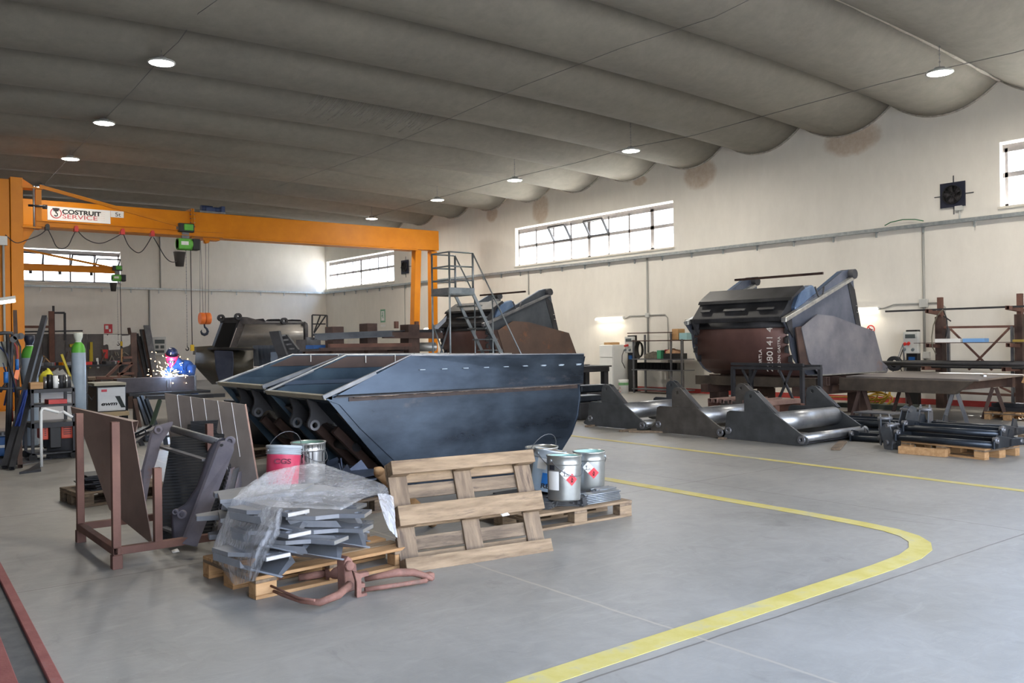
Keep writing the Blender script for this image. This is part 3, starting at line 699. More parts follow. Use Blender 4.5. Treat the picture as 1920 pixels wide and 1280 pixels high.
# ---------------------------------------------------------------- column with two jib cranes
JY = 26.0
def smooth_(P, k=5):
    out = []
    for i in range(len(P) - 1):
        a, b, c, d = P[max(0, i - 1)], P[i], P[i + 1], P[min(len(P) - 1, i + 2)]
        for j in range(k):
            t_ = j / k; out.append(.5 * ((2 * b) + (c - a) * t_ + (2 * a - 5 * b + 4 * c - d) * t_ ** 2 + (3 * b - a - 3 * c + d) * t_ ** 3))
    return out + [P[-1]]
t = thing('crane_column', 'tall square yellow crane column at the left edge carrying the jib arm', 'column', (3.7, JY + .3, 0))
m = MB(); m.bb((3.2, JY, 0), (3.83, JY + .7, 5.98)); m.bb((3.84, JY - .06, 0), (4.13, JY + .7, 6.04)); m.build('post', YEL, t, world=True, bev=.008)
m = MB(); m.prism([(4.13, JY + .05, 4.75), (4.42, JY + .05, 4.75), (4.13, JY + .05, 4.25)], (0, .02, 0)); m.bb((4.1, JY - .1, 4.74), (4.55, JY + .3, 4.78)); m.build('lower_bracket', YEL, t, world=True)
m = MB(); m.prism([(4.13, JY + .05, 5.8), (4.5, JY + .05, 5.8), (4.13, JY + .05, 6.04)], (0, .02, 0)); m.bb((4.1, JY - .1, 5.78), (4.6, JY + .3, 5.82)); m.build('upper_bracket', YEL, t, world=True)
m = MB(); m.bb((3.1, JY - .3, 0), (4.3, JY + .9, .03)); m.build('base_plate', YEL, t, world=True)
t = thing('jib_crane', 'near yellow jib arm with diagonal tie and green chain hoist', 'crane', (4.4, JY, 4.72))
m = MB(); m.bb((4.43, JY - .02, 4.78), (4.57, JY + .18, 5.78)); m.build('mast', YEL, t, world=True)
m = MB(); m.cyl((4.38, JY - .06, 4.72), (4.38, JY - .06, 5.85), .025, 10); m.build('pivot_tube', GALV, t, world=True)
jx1 = 9.4
m = MB(); m.bb((4.4, JY, 4.84), (jx1, JY + .012, 4.95)); m.bb((4.4, JY - .06, 4.94), (jx1, JY + .07, 4.955)); m.bb((4.4, JY - .06, 4.80), (jx1, JY + .07, 4.815)); m.bb((4.4, JY - .005, 4.8), (jx1, JY + .015, 4.95)); m.build('arm', YEL, t, world=True)
m = MB(); m.bar(pY(74, 349, JY), pY(378, 434, JY), .06, .09); m.build('tie_rod', YEL, t, world=True)
m = MB(); m.bb((4.6, JY - .06, 5.28), (4.7, JY + .06, 5.38)); m.cyl((4.25, JY - .06, 5.33), (4.65, JY - .06, 5.33), .03); m.build('slewing_stop', DSTEEL, t, world=True)
for px_ in (89, 143, 230, 286):
    q = pY(px_, 432 + (px_ - 89) * .04, JY - .05)
    m = MB(); m.bb((q.x - .05, JY - .09, 4.72), (q.x + .05, JY + .09, 4.84)); m.cyl((q.x, JY - .1, 4.84), (q.x, JY + .1, 4.84), .04, 12); m.build('cable_trolley', REDP if px_ > 100 else BLACK, t, world=True)
m = MB()
sag = [((10, 440), (30, 455), (52, 449), (75, 440), (89, 428)), ((89, 428), (98, 446), (106, 462), (117, 466), (128, 460), (136, 444), (142, 432)), ((146, 433), (160, 447), (178, 455), (194, 455), (212, 447), (228, 438)), ((232, 440), (241, 460), (256, 473), (266, 471), (276, 458), (284, 444)), ((288, 445), (298, 462), (310, 482), (322, 491), (336, 489))]
for sg in sag: m.pipe(smooth_([pY(x, y, JY - .06) for x, y in sg]), .013, 6)
m.build('festoon_cable', mat('dark_cable', (48, 46, 48)), t, world=True)
def hoist(name, c, s, label, chain_len, lefthook=True):
    t = thing(name, label, 'hoist', c)
    dg = mat('hoist_black', (28, 30, 32), rough=.45)
    m = MB(); m.bb((-.18 * s, -.12 * s, .3 * s), (.2 * s, .12 * s, .52 * s)); m.build('trolley', dg, t, bev=.01)
    m = MB(); m.bb((-.06 * s, -.15 * s, .34 * s), (.17 * s, .1 * s, .5 * s)); m.build('trolley_motor', GREEN, t, bev=.015)
    m = MB(); m.cyl((-.2 * s, 0, .0), (.16 * s, 0, .0), .15 * s, 18); m.bb((-.2 * s, -.15 * s, -.13 * s), (.1 * s, .1 * s, .13 * s)); m.build('body', GREEN, t, bev=.015)
    m = MB(); m.bb((.15 * s, -.14 * s, -.14 * s), (.34 * s, .14 * s, .14 * s)); m.build('motor_cap', dg, t, bev=.02)
    m = MB(); m.bb((-.14 * s, -.158 * s, -.03 * s), (.04 * s, -.15 * s, .06 * s)); m.build('rating_label', PAPER, t)
    m = MB(); m.bb((-.08 * s, -.03, .12 * s), (.1 * s, .03, .32 * s)); m.build('suspension', GREYST, t)
    m = MB(); m.lathe([(.0, -.56 * s), (.1 * s, -.56 * s), (.15 * s, -.2 * s), (.14 * s, -.2 * s), (.0, -.22 * s)], (-.14 * s, 0, 0), 12); m.build('chain_bag', mat('chain_bag', (52, 48, 46), rough=.8), t)
    m = MB(); k = int(chain_len / .05)
    for i in range(0, k, 1): m.bar((.02 * s, 0, -.14 * s - i * .05), (.02 * s, 0, -.14 * s - i * .05 - .035), .012 if i % 2 else .02, .02 if i % 2 else .012)
    m.build('lifting_chain', GREYST, t)
    m = MB(); m.cyl((.12 * s, -.05, -.14 * s), (.13 * s, -.05, -.14 * s - chain_len), .013, 6); m.build('pendant_cable', mat('dark_cable', (0, 0, 0)), t)
    m = MB(); m.bb((.09 * s, -.09, -.14 * s - chain_len - .18), (.17 * s, -.01, -.14 * s - chain_len)); m.build('pendant_control', mat('pendant_yellow', (214, 178, 40)), t)
    m = MB(); hook(m, (.02 * s, 0, -.14 * s - chain_len - .12), .1); m.build('hook', DSTEEL, t)
    return t
q = pY(347, 458, JY); hoist('chain_hoist', (q.x, JY + .0, q.z), 1.15, 'near green electric chain hoist hanging from the yellow jib arm', 2.75)
J2 = 37.5
t = thing('jib_crane', 'far yellow jib arm crossing in front of the back wall window', 'crane', (5.5, J2, 4.7))
a, c = pY(38, 500, J2), pY(216, 505, J2)
m = MB(); m.bb((a.x - .6, J2, a.z - .12), (c.x, J2 + .03, a.z + .12)); m.bb((a.x - .6, J2 - .06, a.z + .11), (c.x, J2 + .09, a.z + .13)); m.bb((a.x - .6, J2 - .06, a.z - .13), (c.x, J2 + .09, a.z - .11)); m.build('arm', YEL, t, world=True)
m = MB(); m.bar(pY(36, 466, J2), pY(216, 503, J2), .06, .08); m.build('tie_rod', YEL, t, world=True)
m = MB(); m.bb((a.x - .9, J2 - .2, 0), (a.x - .55, J2 + .2, 5.6)); m.build('column_post', YEL, t, world=True)
m = MB()
for xx in (57, 112, 171): q = pY(xx, 507, J2); m.bb((q.x - .05, J2 - .05, a.z - .24), (q.x + .05, J2 + .05, a.z - .1))
m.build('cable_trolleys', BLACK, t, world=True)
q = pY(219, 521, J2); hoist('chain_hoist', (q.x, J2, q.z), .95, 'far small green chain hoist hanging before the back wall window', 2.4)
# lamp and conduit on the column
t = thing('strip_lamp', 'fluorescent batten lamp glowing on the left edge in front of the yellow column', 'lamp', tuple(pY(4, 563, 24.6)))
a, c = pY(-30, 570, 24.6), pY(28, 562, 24.6)
m = MB(); m.bar(a + V((0, 0, .06)), c + V((0, 0, .06)), .2, .08); m.build('housing', GREYP, t, world=True)
m = MB(); m.cyl(a, c, .06, 12); m.build('tube', EMT, t, world=True)
conduit('column_conduit', [pY(6, 452, 25.9), pY(8, 600, 25.9), pY(10, 680, 25.9)], 'thin grey conduit running down the yellow column face', .03)
m = MB(); q = pY(5, 450, 25.9); m.bb((q.x - .12, 25.85, q.z - .13), (q.x + .1, 25.97, q.z + .1)); tag(m.build('junction_box', GREYP), 'grey junction box on the yellow column above the batten lamp', 'junction box')
# back wall control box
q = pY(296, 649, BY); t = thing('control_box', 'grey control box on the back wall behind the welder', 'control box', (q.x, BY, q.z))
m = MB(); m.bb((-.32, -.25, -.42), (.3, 0, .42)); m.build('enclosure', GREYP, t, bev=.02)
m = MB(); m.bb((-.2, -.27, .12), (.22, -.25, .3)); m.bb((-.18, -.27, -.1), (-.04, -.25, .04)); m.bb((.04, -.27, -.1), (.2, -.25, .04)); m.bb((-.18, -.27, -.3), (.2, -.25, -.18)); m.build('panel', mat('panel_dark', (76, 84, 84)), t)
# ---------------------------------------------------------------- wood pallets
def pallet(label, loc, rz=0.0, R=None, mats=(WOOD, WOODD), group=None, L=1.2, W=.8):
    t = thing('wooden_pallet', label, 'pallet', loc, rz, group)
    if R is not None: t.rotation_euler = R.to_euler()
    rnd = random.Random(hash(label) % 1000 if 0 else len(label))
    for i, (y, w) in enumerate(((-W / 2 + .0725, .145), (-W / 4 + .012, .1), (0, .145), (W / 4 - .012, .1), (W / 2 - .0725, .145))):
        m = MB(); m.box((rnd.uniform(-.004, .004), y, .133), (L, w, .022)); m.build('deck_board', mats[i % 2], t, bev=.003)
    for x in (-L / 2 + .0725, 0, L / 2 - .0725):
        m = MB(); m.box((x, 0, .111), (.145, W, .022)); m.build('stringer_board', WOODS, t, bev=.003)
        for y, w in ((-W / 2 + .05, .1), (0, .145), (W / 2 - .05, .1)):
            m = MB(); m.box((x, y, .061), (.145, w, .078)); m.build('block', mats[0], t, bev=.004)
    for y, w in ((-W / 2 + .05, .1), (0, .145), (W / 2 - .05, .1)):
        m = MB(); c = .02
        m.prism([(-L / 2, y - w / 2 + c, 0), (-L / 2 + c, y - w / 2, 0), (L / 2 - c, y - w / 2, 0), (L / 2, y - w / 2 + c, 0), (L / 2, y + w / 2, 0), (-L / 2, y + w / 2, 0)], (0, 0, .022)) if 0 else m.box((0, y, .011), (L, w, .022))
        m.build('bottom_board', mats[0], t, bev=.003)
    return t
def nailish(o): return o
a0, a1 = pz(480, 1125), pz(750, 1065)
ra = math.atan2(a1.y - a0.y, a1.x - a0.x)
ux = V((math.cos(ra), math.sin(ra), 0)); uy = V((-ux.y, ux.x, 0))
pc = a0 + ux * .6 + uy * .4
pallet('wooden pallet under the film wrapped stack of bent steel brackets', pc, ra, mats=(WOODN, WOOD))
# leaning pallet, underside towards the camera
b0, b1 = pz(764, 1074), pz(1035, 1033)
rb = math.atan2(b1.y - b0.y, b1.x - b0.x); bx = V((math.cos(rb), math.sin(rb), 0)); by = V((-bx.y, bx.x, 0))
th = math.radians(21)
yl = (by * math.sin(th) + V((0, 0, math.cos(th)))).normalized()    # local Y: up the slope
zl = bx.cross(yl)                                                    # local Z
zl = -zl if zl.dot(by) < 0 else zl                                   # deck side away from camera
xl = yl.cross(zl)
R = Matrix((xl, yl, zl)).transposed().to_3x3()
pallet('wooden pallet leaning upright against the dark bucket, its underside facing out', b0 + bx * .6 + yl * .4 + V((0, 0, .0)), R=R, mats=(WOOD, WOODD))
q0, q1 = pz(880, 1010), pz(1185, 967)
rc = math.atan2((pz(1185, 967) - pz(1050, 990)).y, (pz(1185, 967) - pz(1050, 990)).x)
cx3 = V((math.cos(rc), math.sin(rc), 0)); cy3 = V((-cx3.y, cx3.x, 0))
P3 = q1 - cx3 * .6 + cy3 * .4
pallet('wooden pallet under the paint cans and bundled flat bars', P3, rc, mats=(WOOD, WOODD))
def on3(u, v, z=0.0): return P3 + cx3 * u + cy3 * v + V((0, 0, .144 + z))

# ---------------------------------------------------------------- pile of bent brackets with film
BR = mat('bracket_steel', (104, 108, 116), (134, 136, 140), 3, .45, .25, .04, 40, c3=(110, 100, 94), t3=.64, s3=2.5, r2=.6)
def bracket_proto(label, holes=True):
    t = thing('steel_bracket', label, 'steel bracket', (0, 0, 0), 0, 'bent steel brackets stacked under plastic film')
    w = .085; L = .5
    top = [(-w, 0, .10), (w, 0, .10), (w, .17, .10), (.17, .30, .10), (.17, L, .10), (-.17, L, .10), (-.17, .30, .10), (-w, .17, .10)]
    hs = [list(reversed(circ((-.035, .055, .10), .026, 14, (1, 0, 0), (0, 1, 0)))), list(reversed(circ((.045, .05, .10), .010, 10, (1, 0, 0), (0, 1, 0))))]
    m = MB(); m.prism(top, (0, 0, .026), hs if holes else ()); m.build('top_plate', BR, t)
    m = MB(); m.bb((-w + .001, -.0025, .103), (w - .001, -.0, .123)); m.build('cut_end', EDGE, t)
    m = MB()
    m.prism([(-.17, .16, .098), (-.19, .12, .06), (.02, -.0, -.02), (.035, .0, -.012), (-.14, .16, .05)], (0, .33, 0)); m.build('lower_flange', BR, t)
    m = MB(); m.prism([(.02, .02, -.02), (.185, .10, .03), (.185, .14, .06), (.17, .14, .098), (.165, .14, .045), (.03, .05, -.008)], (0, .32, 0)); m.build('side_flange', BR, t)
    return t
BPR = bracket_proto('bent steel bracket with a holed end plate, top of the left column nearest the camera')
def place_b(x, y, z, rz, label, first=False, flip=False, rx=0.0):
    r = BPR if first else dup(BPR)
    r.location = (x, y, z); r.rotation_euler = (rx, math.pi if flip else 0, rz); r['label'] = label; return r
sr = ra
def onp(u, v, z): return pc + ux * u + uy * v + V((0, 0, z))
lv = ['lowest', 'middle', 'topmost']
k = 0
for i, (px_, py_, D) in enumerate(((522, 1043, 5.42), (562, 1001, 5.50), (560, 961, 5.56))):
    q = pD(px_, py_, D); place_b(q.x, q.y, q.z - .115, .16 + .05 * i, lv[i] + ' steel bracket of the near column with holed end plate beyond the film', i == 0)
for i, (px_, py_, D) in enumerate(((640, 1012, 5.62), (690, 990, 5.75), (690, 962, 5.85))):
    q = pD(px_, py_, D); place_b(q.x, q.y, q.z - .115, .55 + .12 * i, lv[i] + ' steel bracket of the right column beside the leaning pallet', rx=.0)
for i, (u, v, z) in enumerate(((.42, -.12, .17), (.44, .0, .28), (.42, .12, .38))):
    q = onp(u, v, z); place_b(q.x, q.y, q.z, ra + .55, lv[i] + ' steel bracket at the right back of the wrapped stack', flip=False)
for i, (u, v, z) in enumerate(((-.02, .2, .15), (-.02, .2, .29), (-.02, .2, .42))):
    q = onp(u, v, z); place_b(q.x, q.y, q.z, ra + 1.2, lv[i] + ' steel bracket lying inside the middle of the wrapped stack')
# ledges sticking out at left
for i, (pa_, D, lab) in enumerate((((368, 968), 6.3, 'lower flat steel plate jutting left out of the wrapped stack'), ((402, 925), 6.45, 'upper flat steel plate jutting left out of the wrapped stack'), ((392, 1003), 6.2, 'lowest small plate jutting left beneath the film'))):
    q = pD(*pa_, D); m = MB(); d = V((1, -.25, 0)).normalized(); e = V((.25, 1, 0)).normalized()
    m.prism([q, q + d * .62 + e * -.12, q + d * .75 + e * .12, q + d * .3 + e * .25, q + e * .1], (0, 0, -.035))
    tag(m.build('steel_plate', BR, bev=.003), lab, 'steel plate', 'plates jutting from the wrapped stack')

FILM = bpy.data.materials.new('stretch_film'); FILM.use_nodes = True
n, l = nodes(FILM); b = n['Principled BSDF']; t = n.new('ShaderNodeTexCoord')
b.inputs['Base Color'].default_value = L4(232, 234, 240); b.inputs['Roughness'].default_value = .22; b.inputs['Specular IOR Level'].default_value = .9
stk = ramp(noise(7, 9, .75, (3.2, 3.2, .35), 1.2), [(.38, (.34, .34, .34, 1)), (.55, (.55, .55, .55, 1)), (.68, (.95, .95, .95, 1))])
cl = ramp(noise(3.0, 5, .6), [(.35, (.55, .55, .55, 1)), (.65, (1, 1, 1, 1))])
l.new(math_('MULTIPLY', stk, cl), b.inputs['Alpha'])
bp = n.new('ShaderNodeBump'); bp.inputs['Strength'].default_value = .8; bp.inputs['Distance'].default_value = .02
l.new(noise(9, 8, .7, (3, 3, .5), 1), bp.inputs['Height']); l.new(bp.outputs[0], b.inputs['Normal'])
t = thing('plastic_film', 'clear crumpled stretch film draped over the steel brackets on the pallet', 'plastic film', (pc.x, pc.y, .144))
rnd = random.Random(3)
def film_rows(ctrl, nu, nv, jit):
    """ctrl: grid of control points, bilinear + noise"""
    R_, C_ = len(ctrl), len(ctrl[0]); rows = []
    for i in range(nu + 1):
        fi = i / nu * (R_ - 1); a = min(int(fi), R_ - 2); fa = fi - a; r = []
        for j in range(nv + 1):
            fj = j / nv * (C_ - 1); c = min(int(fj), C_ - 2); fc = fj - c
            p = (V(ctrl[a][c]) * (1 - fc) + V(ctrl[a][c + 1]) * fc) * (1 - fa) + (V(ctrl[a + 1][c]) * (1 - fc) + V(ctrl[a + 1][c + 1]) * fc) * fa
            w = math.sin(j * 1.9 + .6 * math.sin(i * .8)) * .5 + math.sin(j * .83 + i * .3) * .5
            r.append(p + V((rnd.uniform(-1, 1), rnd.uniform(-1, 1), rnd.uniform(-1, 1))) * jit * .22 + V((-.6, -.8, .2)) * w * jit)
        rows.append(r)
    return rows
zt_ = .60
top = [[pD(556, 872, 6.6), pD(600, 868, 6.75), pD(652, 885, 6.6), pD(722, 908, 6.2)],
       [pD(500, 885, 6.3), pD(575, 890, 6.3), pD(650, 900, 6.2), pD(730, 925, 5.95)],
       [pD(455, 915, 6.05), pD(530, 925, 5.85), pD(600, 940, 5.75), pD(690, 930, 5.75)],
       [pD(437, 935, 5.9), pD(512, 950, 5.55), pD(590, 953, 5.5), pD(640, 955, 5.5)]]
m = MB(); m.strip(film_rows(top, 14, 22, .014)); m.build('film_top', FILM, t, world=True)
side = [[pD(437, 935, 5.9), pD(480, 944, 5.72), pD(512, 950, 5.53), pD(530, 953, 5.42)],
        [pD(415, 985, 5.9), pD(460, 990, 5.62), pD(497, 998, 5.36), pD(525, 1000, 5.3)],
        [pD(398, 1030, 5.88), pD(440, 1045, 5.6), pD(475, 1045, 5.34), pD(500, 1040, 5.26)],
        [pD(420, 1072, 5.86), pD(440, 1098, 5.62), pD(463, 1090, 5.36), pD(481, 1088, 5.24)]]
m = MB(); m.strip(film_rows(side, 18, 20, .013)); m.build('film_side', FILM, t, world=True)
back = [[pD(556, 872, 6.6), pD(500, 888, 6.3), pD(437, 935, 5.92)], [pD(540, 930, 6.65), pD(470, 960, 6.3), pD(415, 990, 5.95)], [pD(540, 990, 6.6), pD(460, 1010, 6.3), pD(402, 1045, 5.95)]]
m = MB(); m.strip(film_rows(back, 10, 14, .012)); m.build('film_back', FILM, t, world=True)
m = MB(); m.strip(film_rows([[pD(708, 925, 5.75), pD(724, 925, 5.8), pD(738, 930, 5.85)], [pD(716, 958, 5.6), pD(730, 965, 5.65), pD(742, 980, 5.7)], [pD(728, 990, 5.6), pD(740, 1003, 5.65), pD(745, 1008, 5.7)]], 8, 8, .01)); m.build('film_flap', FILM, t, world=True)

# ---------------------------------------------------------------- red jaw castings on the floor
t = thing('clamp_arm', 'rusty red curved clamp arm lying at the pallet corner with upright jaw', 'clamp arm', tuple(pz(600, 1115)))
m = MB(); m.pipe([pz(505, 1104, .03), pz(530, 1115, .04), pz(565, 1126, .05), pz(600, 1129, .06), pz(635, 1115, .07), pz(655, 1096, .08)], [.009, .012, .017, .022, .026, .027], 8); m.build('curved_arm', REDRUST, t, world=True)
m = MB(); m.pipe([pz(508, 1098, .07), pz(530, 1108, .06), pz(560, 1121, .07), pz(590, 1125, .08)], .008, 6); m.build('edge_rib', REDRUST, t, world=True)
m = MB(); a = pz(648, 1112, .0); m.prism([a, a + V((.09, .02, 0)), a + V((.07, .03, .20)), a + V((.035, .03, .23)), a + V((.0, .01, .2))], (-.02, .07, 0)); m.cyl(a + V((.03, -.015, .17)), a + V((.03, .09, .17)), .032, 14); m.build('jaw', REDRUST, t, world=True, bev=.006)
m = MB(); a = pz(522, 1088, .0); m.prism([a, a + V((.05, .01, 0)), a + V((.06, .01, .07)), a + V((.02, .0, .09))], (0, .02, 0)); m.build('claw', REDRUST, t, world=True, bev=.004)
t = thing('clamp_arm', 'rusty red forked clamp arm lying flat beneath the leaning pallet', 'clamp arm', tuple(pz(720, 1105)))
m = MB(); A_, B_ = pz(690, 1083, .06), pz(800, 1079, .045)
m.pipe([pz(684, 1086, .07), pz(715, 1079, .09), pz(745, 1073, .10), pz(775, 1073, .08), pz(800, 1080, .05), pz(812, 1086, .03)], [.016, .022, .028, .026, .02, .013], 8); m.build('upper_arm', REDRUST, t, world=True)
m = MB(); m.pipe([pz(684, 1105, .03), pz(720, 1100, .03), pz(760, 1094, .03), pz(800, 1088, .03)], .016, 8); m.build('lower_arm', REDRUST, t, world=True)
a = pz(669, 1121, 0)
m = MB(); m.prism([a, a + V((.075, 0, 0)), a + V((.075, 0, .02)), a + V((.035, 0, .02)), a + V((.035, 0, .055)), a + V((.06, 0, .055)), a + V((.06, 0, .085)), a + V((.035, 0, .085)), a + V((.035, 0, .12)), a + V((.09, 0, .125)), a + V((.09, 0, .15)), a + V((.02, 0, .15)), a + V((-.02, 0, .17)), a + V((-.0, 0, .10))], (.01, .05, 0)); m.build('fork_head', REDRUST, t, world=True, bev=.004)
a = pz(800, 1088, .0); m = MB(); m.bb(a + V((-.03, -.03, 0)), a + V((.05, .03, .05))); m.build('tip', REDRUST, t, world=True, bev=.008)
t = thing('steel_tube', 'short dusty pipe lying behind the red clamp arms', 'pipe', tuple(pz(640, 1090)))
m = MB(); m.cyl(pz(610, 1075, .06), pz(668, 1068, .07), .045, 16); m.cyl(pz(560, 1083, .045), pz(612, 1074, .06), .025, 12); m.build('pipe_body', REDRUST, t, world=True)
# small scrap
for (p, s, lab) in (((330, 1036), .05, 'white scrap of paper on floor under the rack'), ((948, 967), .06, 'white crumpled paper scrap stuck on the leaning pallet')):
    q = pz(*p) if s == .05 else pD(p[0], p[1], (pz(948, 1046) - CP).dot(FWD) + .12)
    m = MB(); m.add([q + V((-s / 2, 0, 0)), q + V((s / 2, -.01, .004)), q + V((s * .4, .03, s * .5)), q + V((-s * .5, .03, s * .3))], [(0, 1, 2, 3)]); m.strip([[q + V((-s / 2, 0, .001)), q + V((s / 2, -.01, .006))], [q + V((-s * .5, .03, s * .3)), q + V((s * .4, .03, s * .5))]], .003)
    tag(m.build('paper_scrap', PAPER), lab, 'paper scrap')
# red painted floor rails at left
t = thing('door_rail', 'pair of worn red steel floor rails at the lower left corner', 'floor rail', (.8, 5, 0))
RR = mat('worn_red_rail', (124, 62, 60), (146, 84, 80), 5, .6, .1, .2, 60, c3=(120, 96, 100), t3=.6, s3=5)
for x0, x1 in ((.0, .055), (-.20, -.12)):
    m = MB(); a, c = V((.80 + x0, 4.2, 0)), V((.96 + x0, 7.6, 0)); w = x1 - x0
    m.prism([a, a + V((w, 0, 0)), c + V((w, 0, 0)), c], (0, 0, .03)); m.build('rail', RR, t, world=True, bev=.004)
m = MB(); a, c = V((.68, 4.2, 0)), V((.84, 7.6, 0)); m.prism([a, a + V((.12, 0, 0)), c + V((.12, 0, 0)), c], (0, 0, .008)); m.build('rail_channel', mat('rail_channel_grey', (74, 76, 76), (98, 98, 96), 6, .7), t, world=True)

# ---------------------------------------------------------------- pails and paint cans
def pail(label, cat, loc, body, band, r=.15, h=.36, tilt=(0, 0), rz=0, lid=None, handle='down', group=None, inside=None):
    t = thing('paint_pail', label, cat, loc, rz, group); t.rotation_euler = (tilt[0], tilt[1], rz)
    rb = r * .93
    m = MB(); m.lathe([(0, .003), (rb, 0), (rb + .002, .01), (r * .985, h * .78)], n=32); m.build('body', body, t)
    m = MB(); m.lathe([(r * .985, h * .78), (r * 1.03, h * .80), (r * 1.0, h * .83), (r * 1.0, h * .95), (r * 1.05, h * .97), (r * 1.05, h), (r * 1.0, h), (r * .97, h * .9), (r * .94, h * .2)] + ([] if lid else [(0, h * .2)]), n=32); m.build('rim_band', band, t)
    if lid:
        m = MB(); m.lathe([(r * 1.04, h * .93), (r * 1.07, h * .95), (r * 1.07, h * 1.0), (r * 1.02, h * 1.015), (r * .96, h * .99), (0, h * .99)], n=32); m.build('lid', lid, t)
        for k in range(3): m = MB(); m.ring((0, 0, h * (.80 + k * .045)), (0, 0, h * (.815 + k * .045)), r * 1.06, r * .98, 32); m.build('lid_rib', lid, t)
    elif inside:
        m = MB(); m.lathe([(r * .965, h * .985), (r * .93, h * .55), (0, h * .54)], n=32); m.build('paint_residue', inside, t)
    hd = MB(); pts = []
    for k in range(13):
        a = math.pi * k / 12; cx = -math.cos(a) * r * 1.04; d = math.sin(a) * r * 1.15
        pts.append((cx, {'down': -(r * 1.04) * math.sin(a) - .012, 'up': -.1 * math.sin(a), 'side': -(r * 1.1) * math.sin(a)}[handle], h * .88 + {'down': -d * .75, 'up': d, 'side': d * .1}[handle]))
    hd.pipe(pts, .0032, 6); hd.build('wire_handle', GREYST, t)
    m = MB()
    for sx_ in (-1, 1): m.cyl((sx_ * r * .98, 0, h * .88), (sx_ * r * 1.07, 0, h * .88), .014, 10)
    m.build('handle_lug', GALV, t)
    return t
def wrap(par, r0, a0, a1, z0, z1, m_, name, n_=10, dr=.0015, taper=0.0):
    m = MB(); m.strip([[((r0 + dr + taper * z) * math.cos(a), (r0 + dr + taper * z) * math.sin(a), z) for a in [a0 + (a1 - a0) * i / n_ for i in range(n_ + 1)]] for z in (z0, z1)]); return m.build(name, m_, par)
def diamond(par, r0, ac, zc_, s, mu, ml, dr=.0022):
    """white upper left and red lower right squares standing on a corner"""
    for nm, (ca, cz), mm in (('hazard_label', (0, 0), mu), ('hazard_label', (1, -1), ml)):
        m = MB(); N = 6; rows = []
        for i in range(N + 1):
            r = []
            for j in range(N + 1):
                u, v = i / N - .5, j / N - .5
                x = (u + v + ca * .98) * s * .72; z = (v - u + cz * .98) * s * .72
                r.append(((r0 + dr) * math.cos(ac + x / r0), (r0 + dr) * math.sin(ac + x / r0), zc_ + z))
            rows.append(r)
        m.strip(rows); lab_ = m.build(nm, mm, par)
        k = MB()
        def pt(x, z): x += ca * .98 * s * .72; z += cz * .98 * s * .72; return ((r0 + dr + .0012) * math.cos(ac + x / r0), (r0 + dr + .0012) * math.sin(ac + x / r0), zc_ + z)
        if ca == 0:
            k.pipe([pt(-.012, -.022), pt(-.012, .0), pt(-.014, .02)], .0022, 5); k.pipe([pt(-.012, .004), pt(-.022, .014)], .0014, 5); k.pipe([pt(-.012, .008), pt(-.003, .018)], .0014, 5)
            k.pipe([pt(-.028, -.02), pt(.026, -.024)], .0025, 5); k.pipe([pt(.004, -.016), pt(.014, -.008), pt(.024, -.016)], .002, 5)
        else:
            k.pipe([pt(-.01, -.022), pt(.012, -.022)], .003, 5); k.pipe([pt(0, -.018), pt(-.008, -.004), pt(.002, .004), pt(0, .018)], .0035, 5); k.pipe([pt(.004, -.016), pt(.01, -.002), pt(.004, .01)], .003, 5)
        k.build('hazard_pictogram', mat('label_ink', (28, 26, 28)), lab_)
TIN = mat('tinplate', (176, 178, 180), (206, 206, 204), 5, .28, .85, .02, 40, c3=(130, 128, 126), t3=.62, s3=4)
TINP = mat('painted_tin_grey', (150, 152, 150), (170, 172, 168), 5, .3, .75, c3=(120, 124, 122), t3=.66, s3=6)
MINT = mat('mint_paint_residue', (150, 196, 192), (176, 212, 206), 9, .6, 0, .2, 50, c3=(120, 130, 128), t3=.6, s3=8)
TOK = math.atan2(-1, -.86)   # angle that faces the camera from the cans
LBR = mat('label_red', (196, 44, 54))
c1 = pD(1062, 934, 8.0); c2 = pz(1110, 928, .17)
t1 = on3(.40 - .31, .02, .075); t1 = V((c1.x, c1.y, 0))
def can_at(px_, py_, z):
    q = pz(px_, py_, z); return V((q.x, q.y, z))
k1 = can_at(1062, 941, .225) + V((.08, .12, 0)); k2 = can_at(1110, 929, .152) + V((.10, .14, 0)); k3 = can_at(1024, 925, .225) + V((.10, .14, 0))
p1 = pail('open silver paint can with hazard diamonds standing on flat bars beside the leaning pallet', 'paint can', k1, TINP, TINP, .15, .385, (-.03, .04), 0, inside=MINT)
wrap(p1, .141, TOK - 1.15, TOK - .32, .09, .25, PAPER, 'paper_label', taper=.02)
wrap(p1, .141, TOK - 1.0, TOK - .6, .26, .31, mat('label_black', (40, 42, 50)), 'black_label', taper=.02)
diamond(p1, .1465, TOK + .10, .235, .074, PAPER, LBR)
p2 = pail('rightmost open silver paint can with a mint green stained rim', 'paint can', k2, TINP, TINP, .15, .40, (0, 0), 2.2, inside=MINT)
diamond(p2, .1465, TOK - .12 - 2.2, .26, .074, PAPER, LBR)
wrap(p2, .141, TOK - 1.15 - 2.2, TOK - .62 - 2.2, .12, .28, PAPER, 'paper_label', taper=.02)
p3 = pail('tilted white and blue paint can half hidden by the leaning pallet', 'paint can', k3, mat('can_pale_blue', (176, 200, 222), (190, 210, 228), 4, .4), mat('can_pale_grey', (176, 186, 192), rough=.35, metal=.3), .145, .38, (.06, .16), 0, inside=mat('ochre_residue', (156, 130, 96), (176, 150, 112), 8, .6))
wrap(p3, .139, TOK - .3, TOK + .55, .06, .17, BLUEP if 0 else mat('label_blue', (36, 124, 208)), 'blue_label', taper=.02)
wrap(p3, .139, TOK - .75, TOK - .1, .20, .30, PAPER, 'white_label', taper=.025)
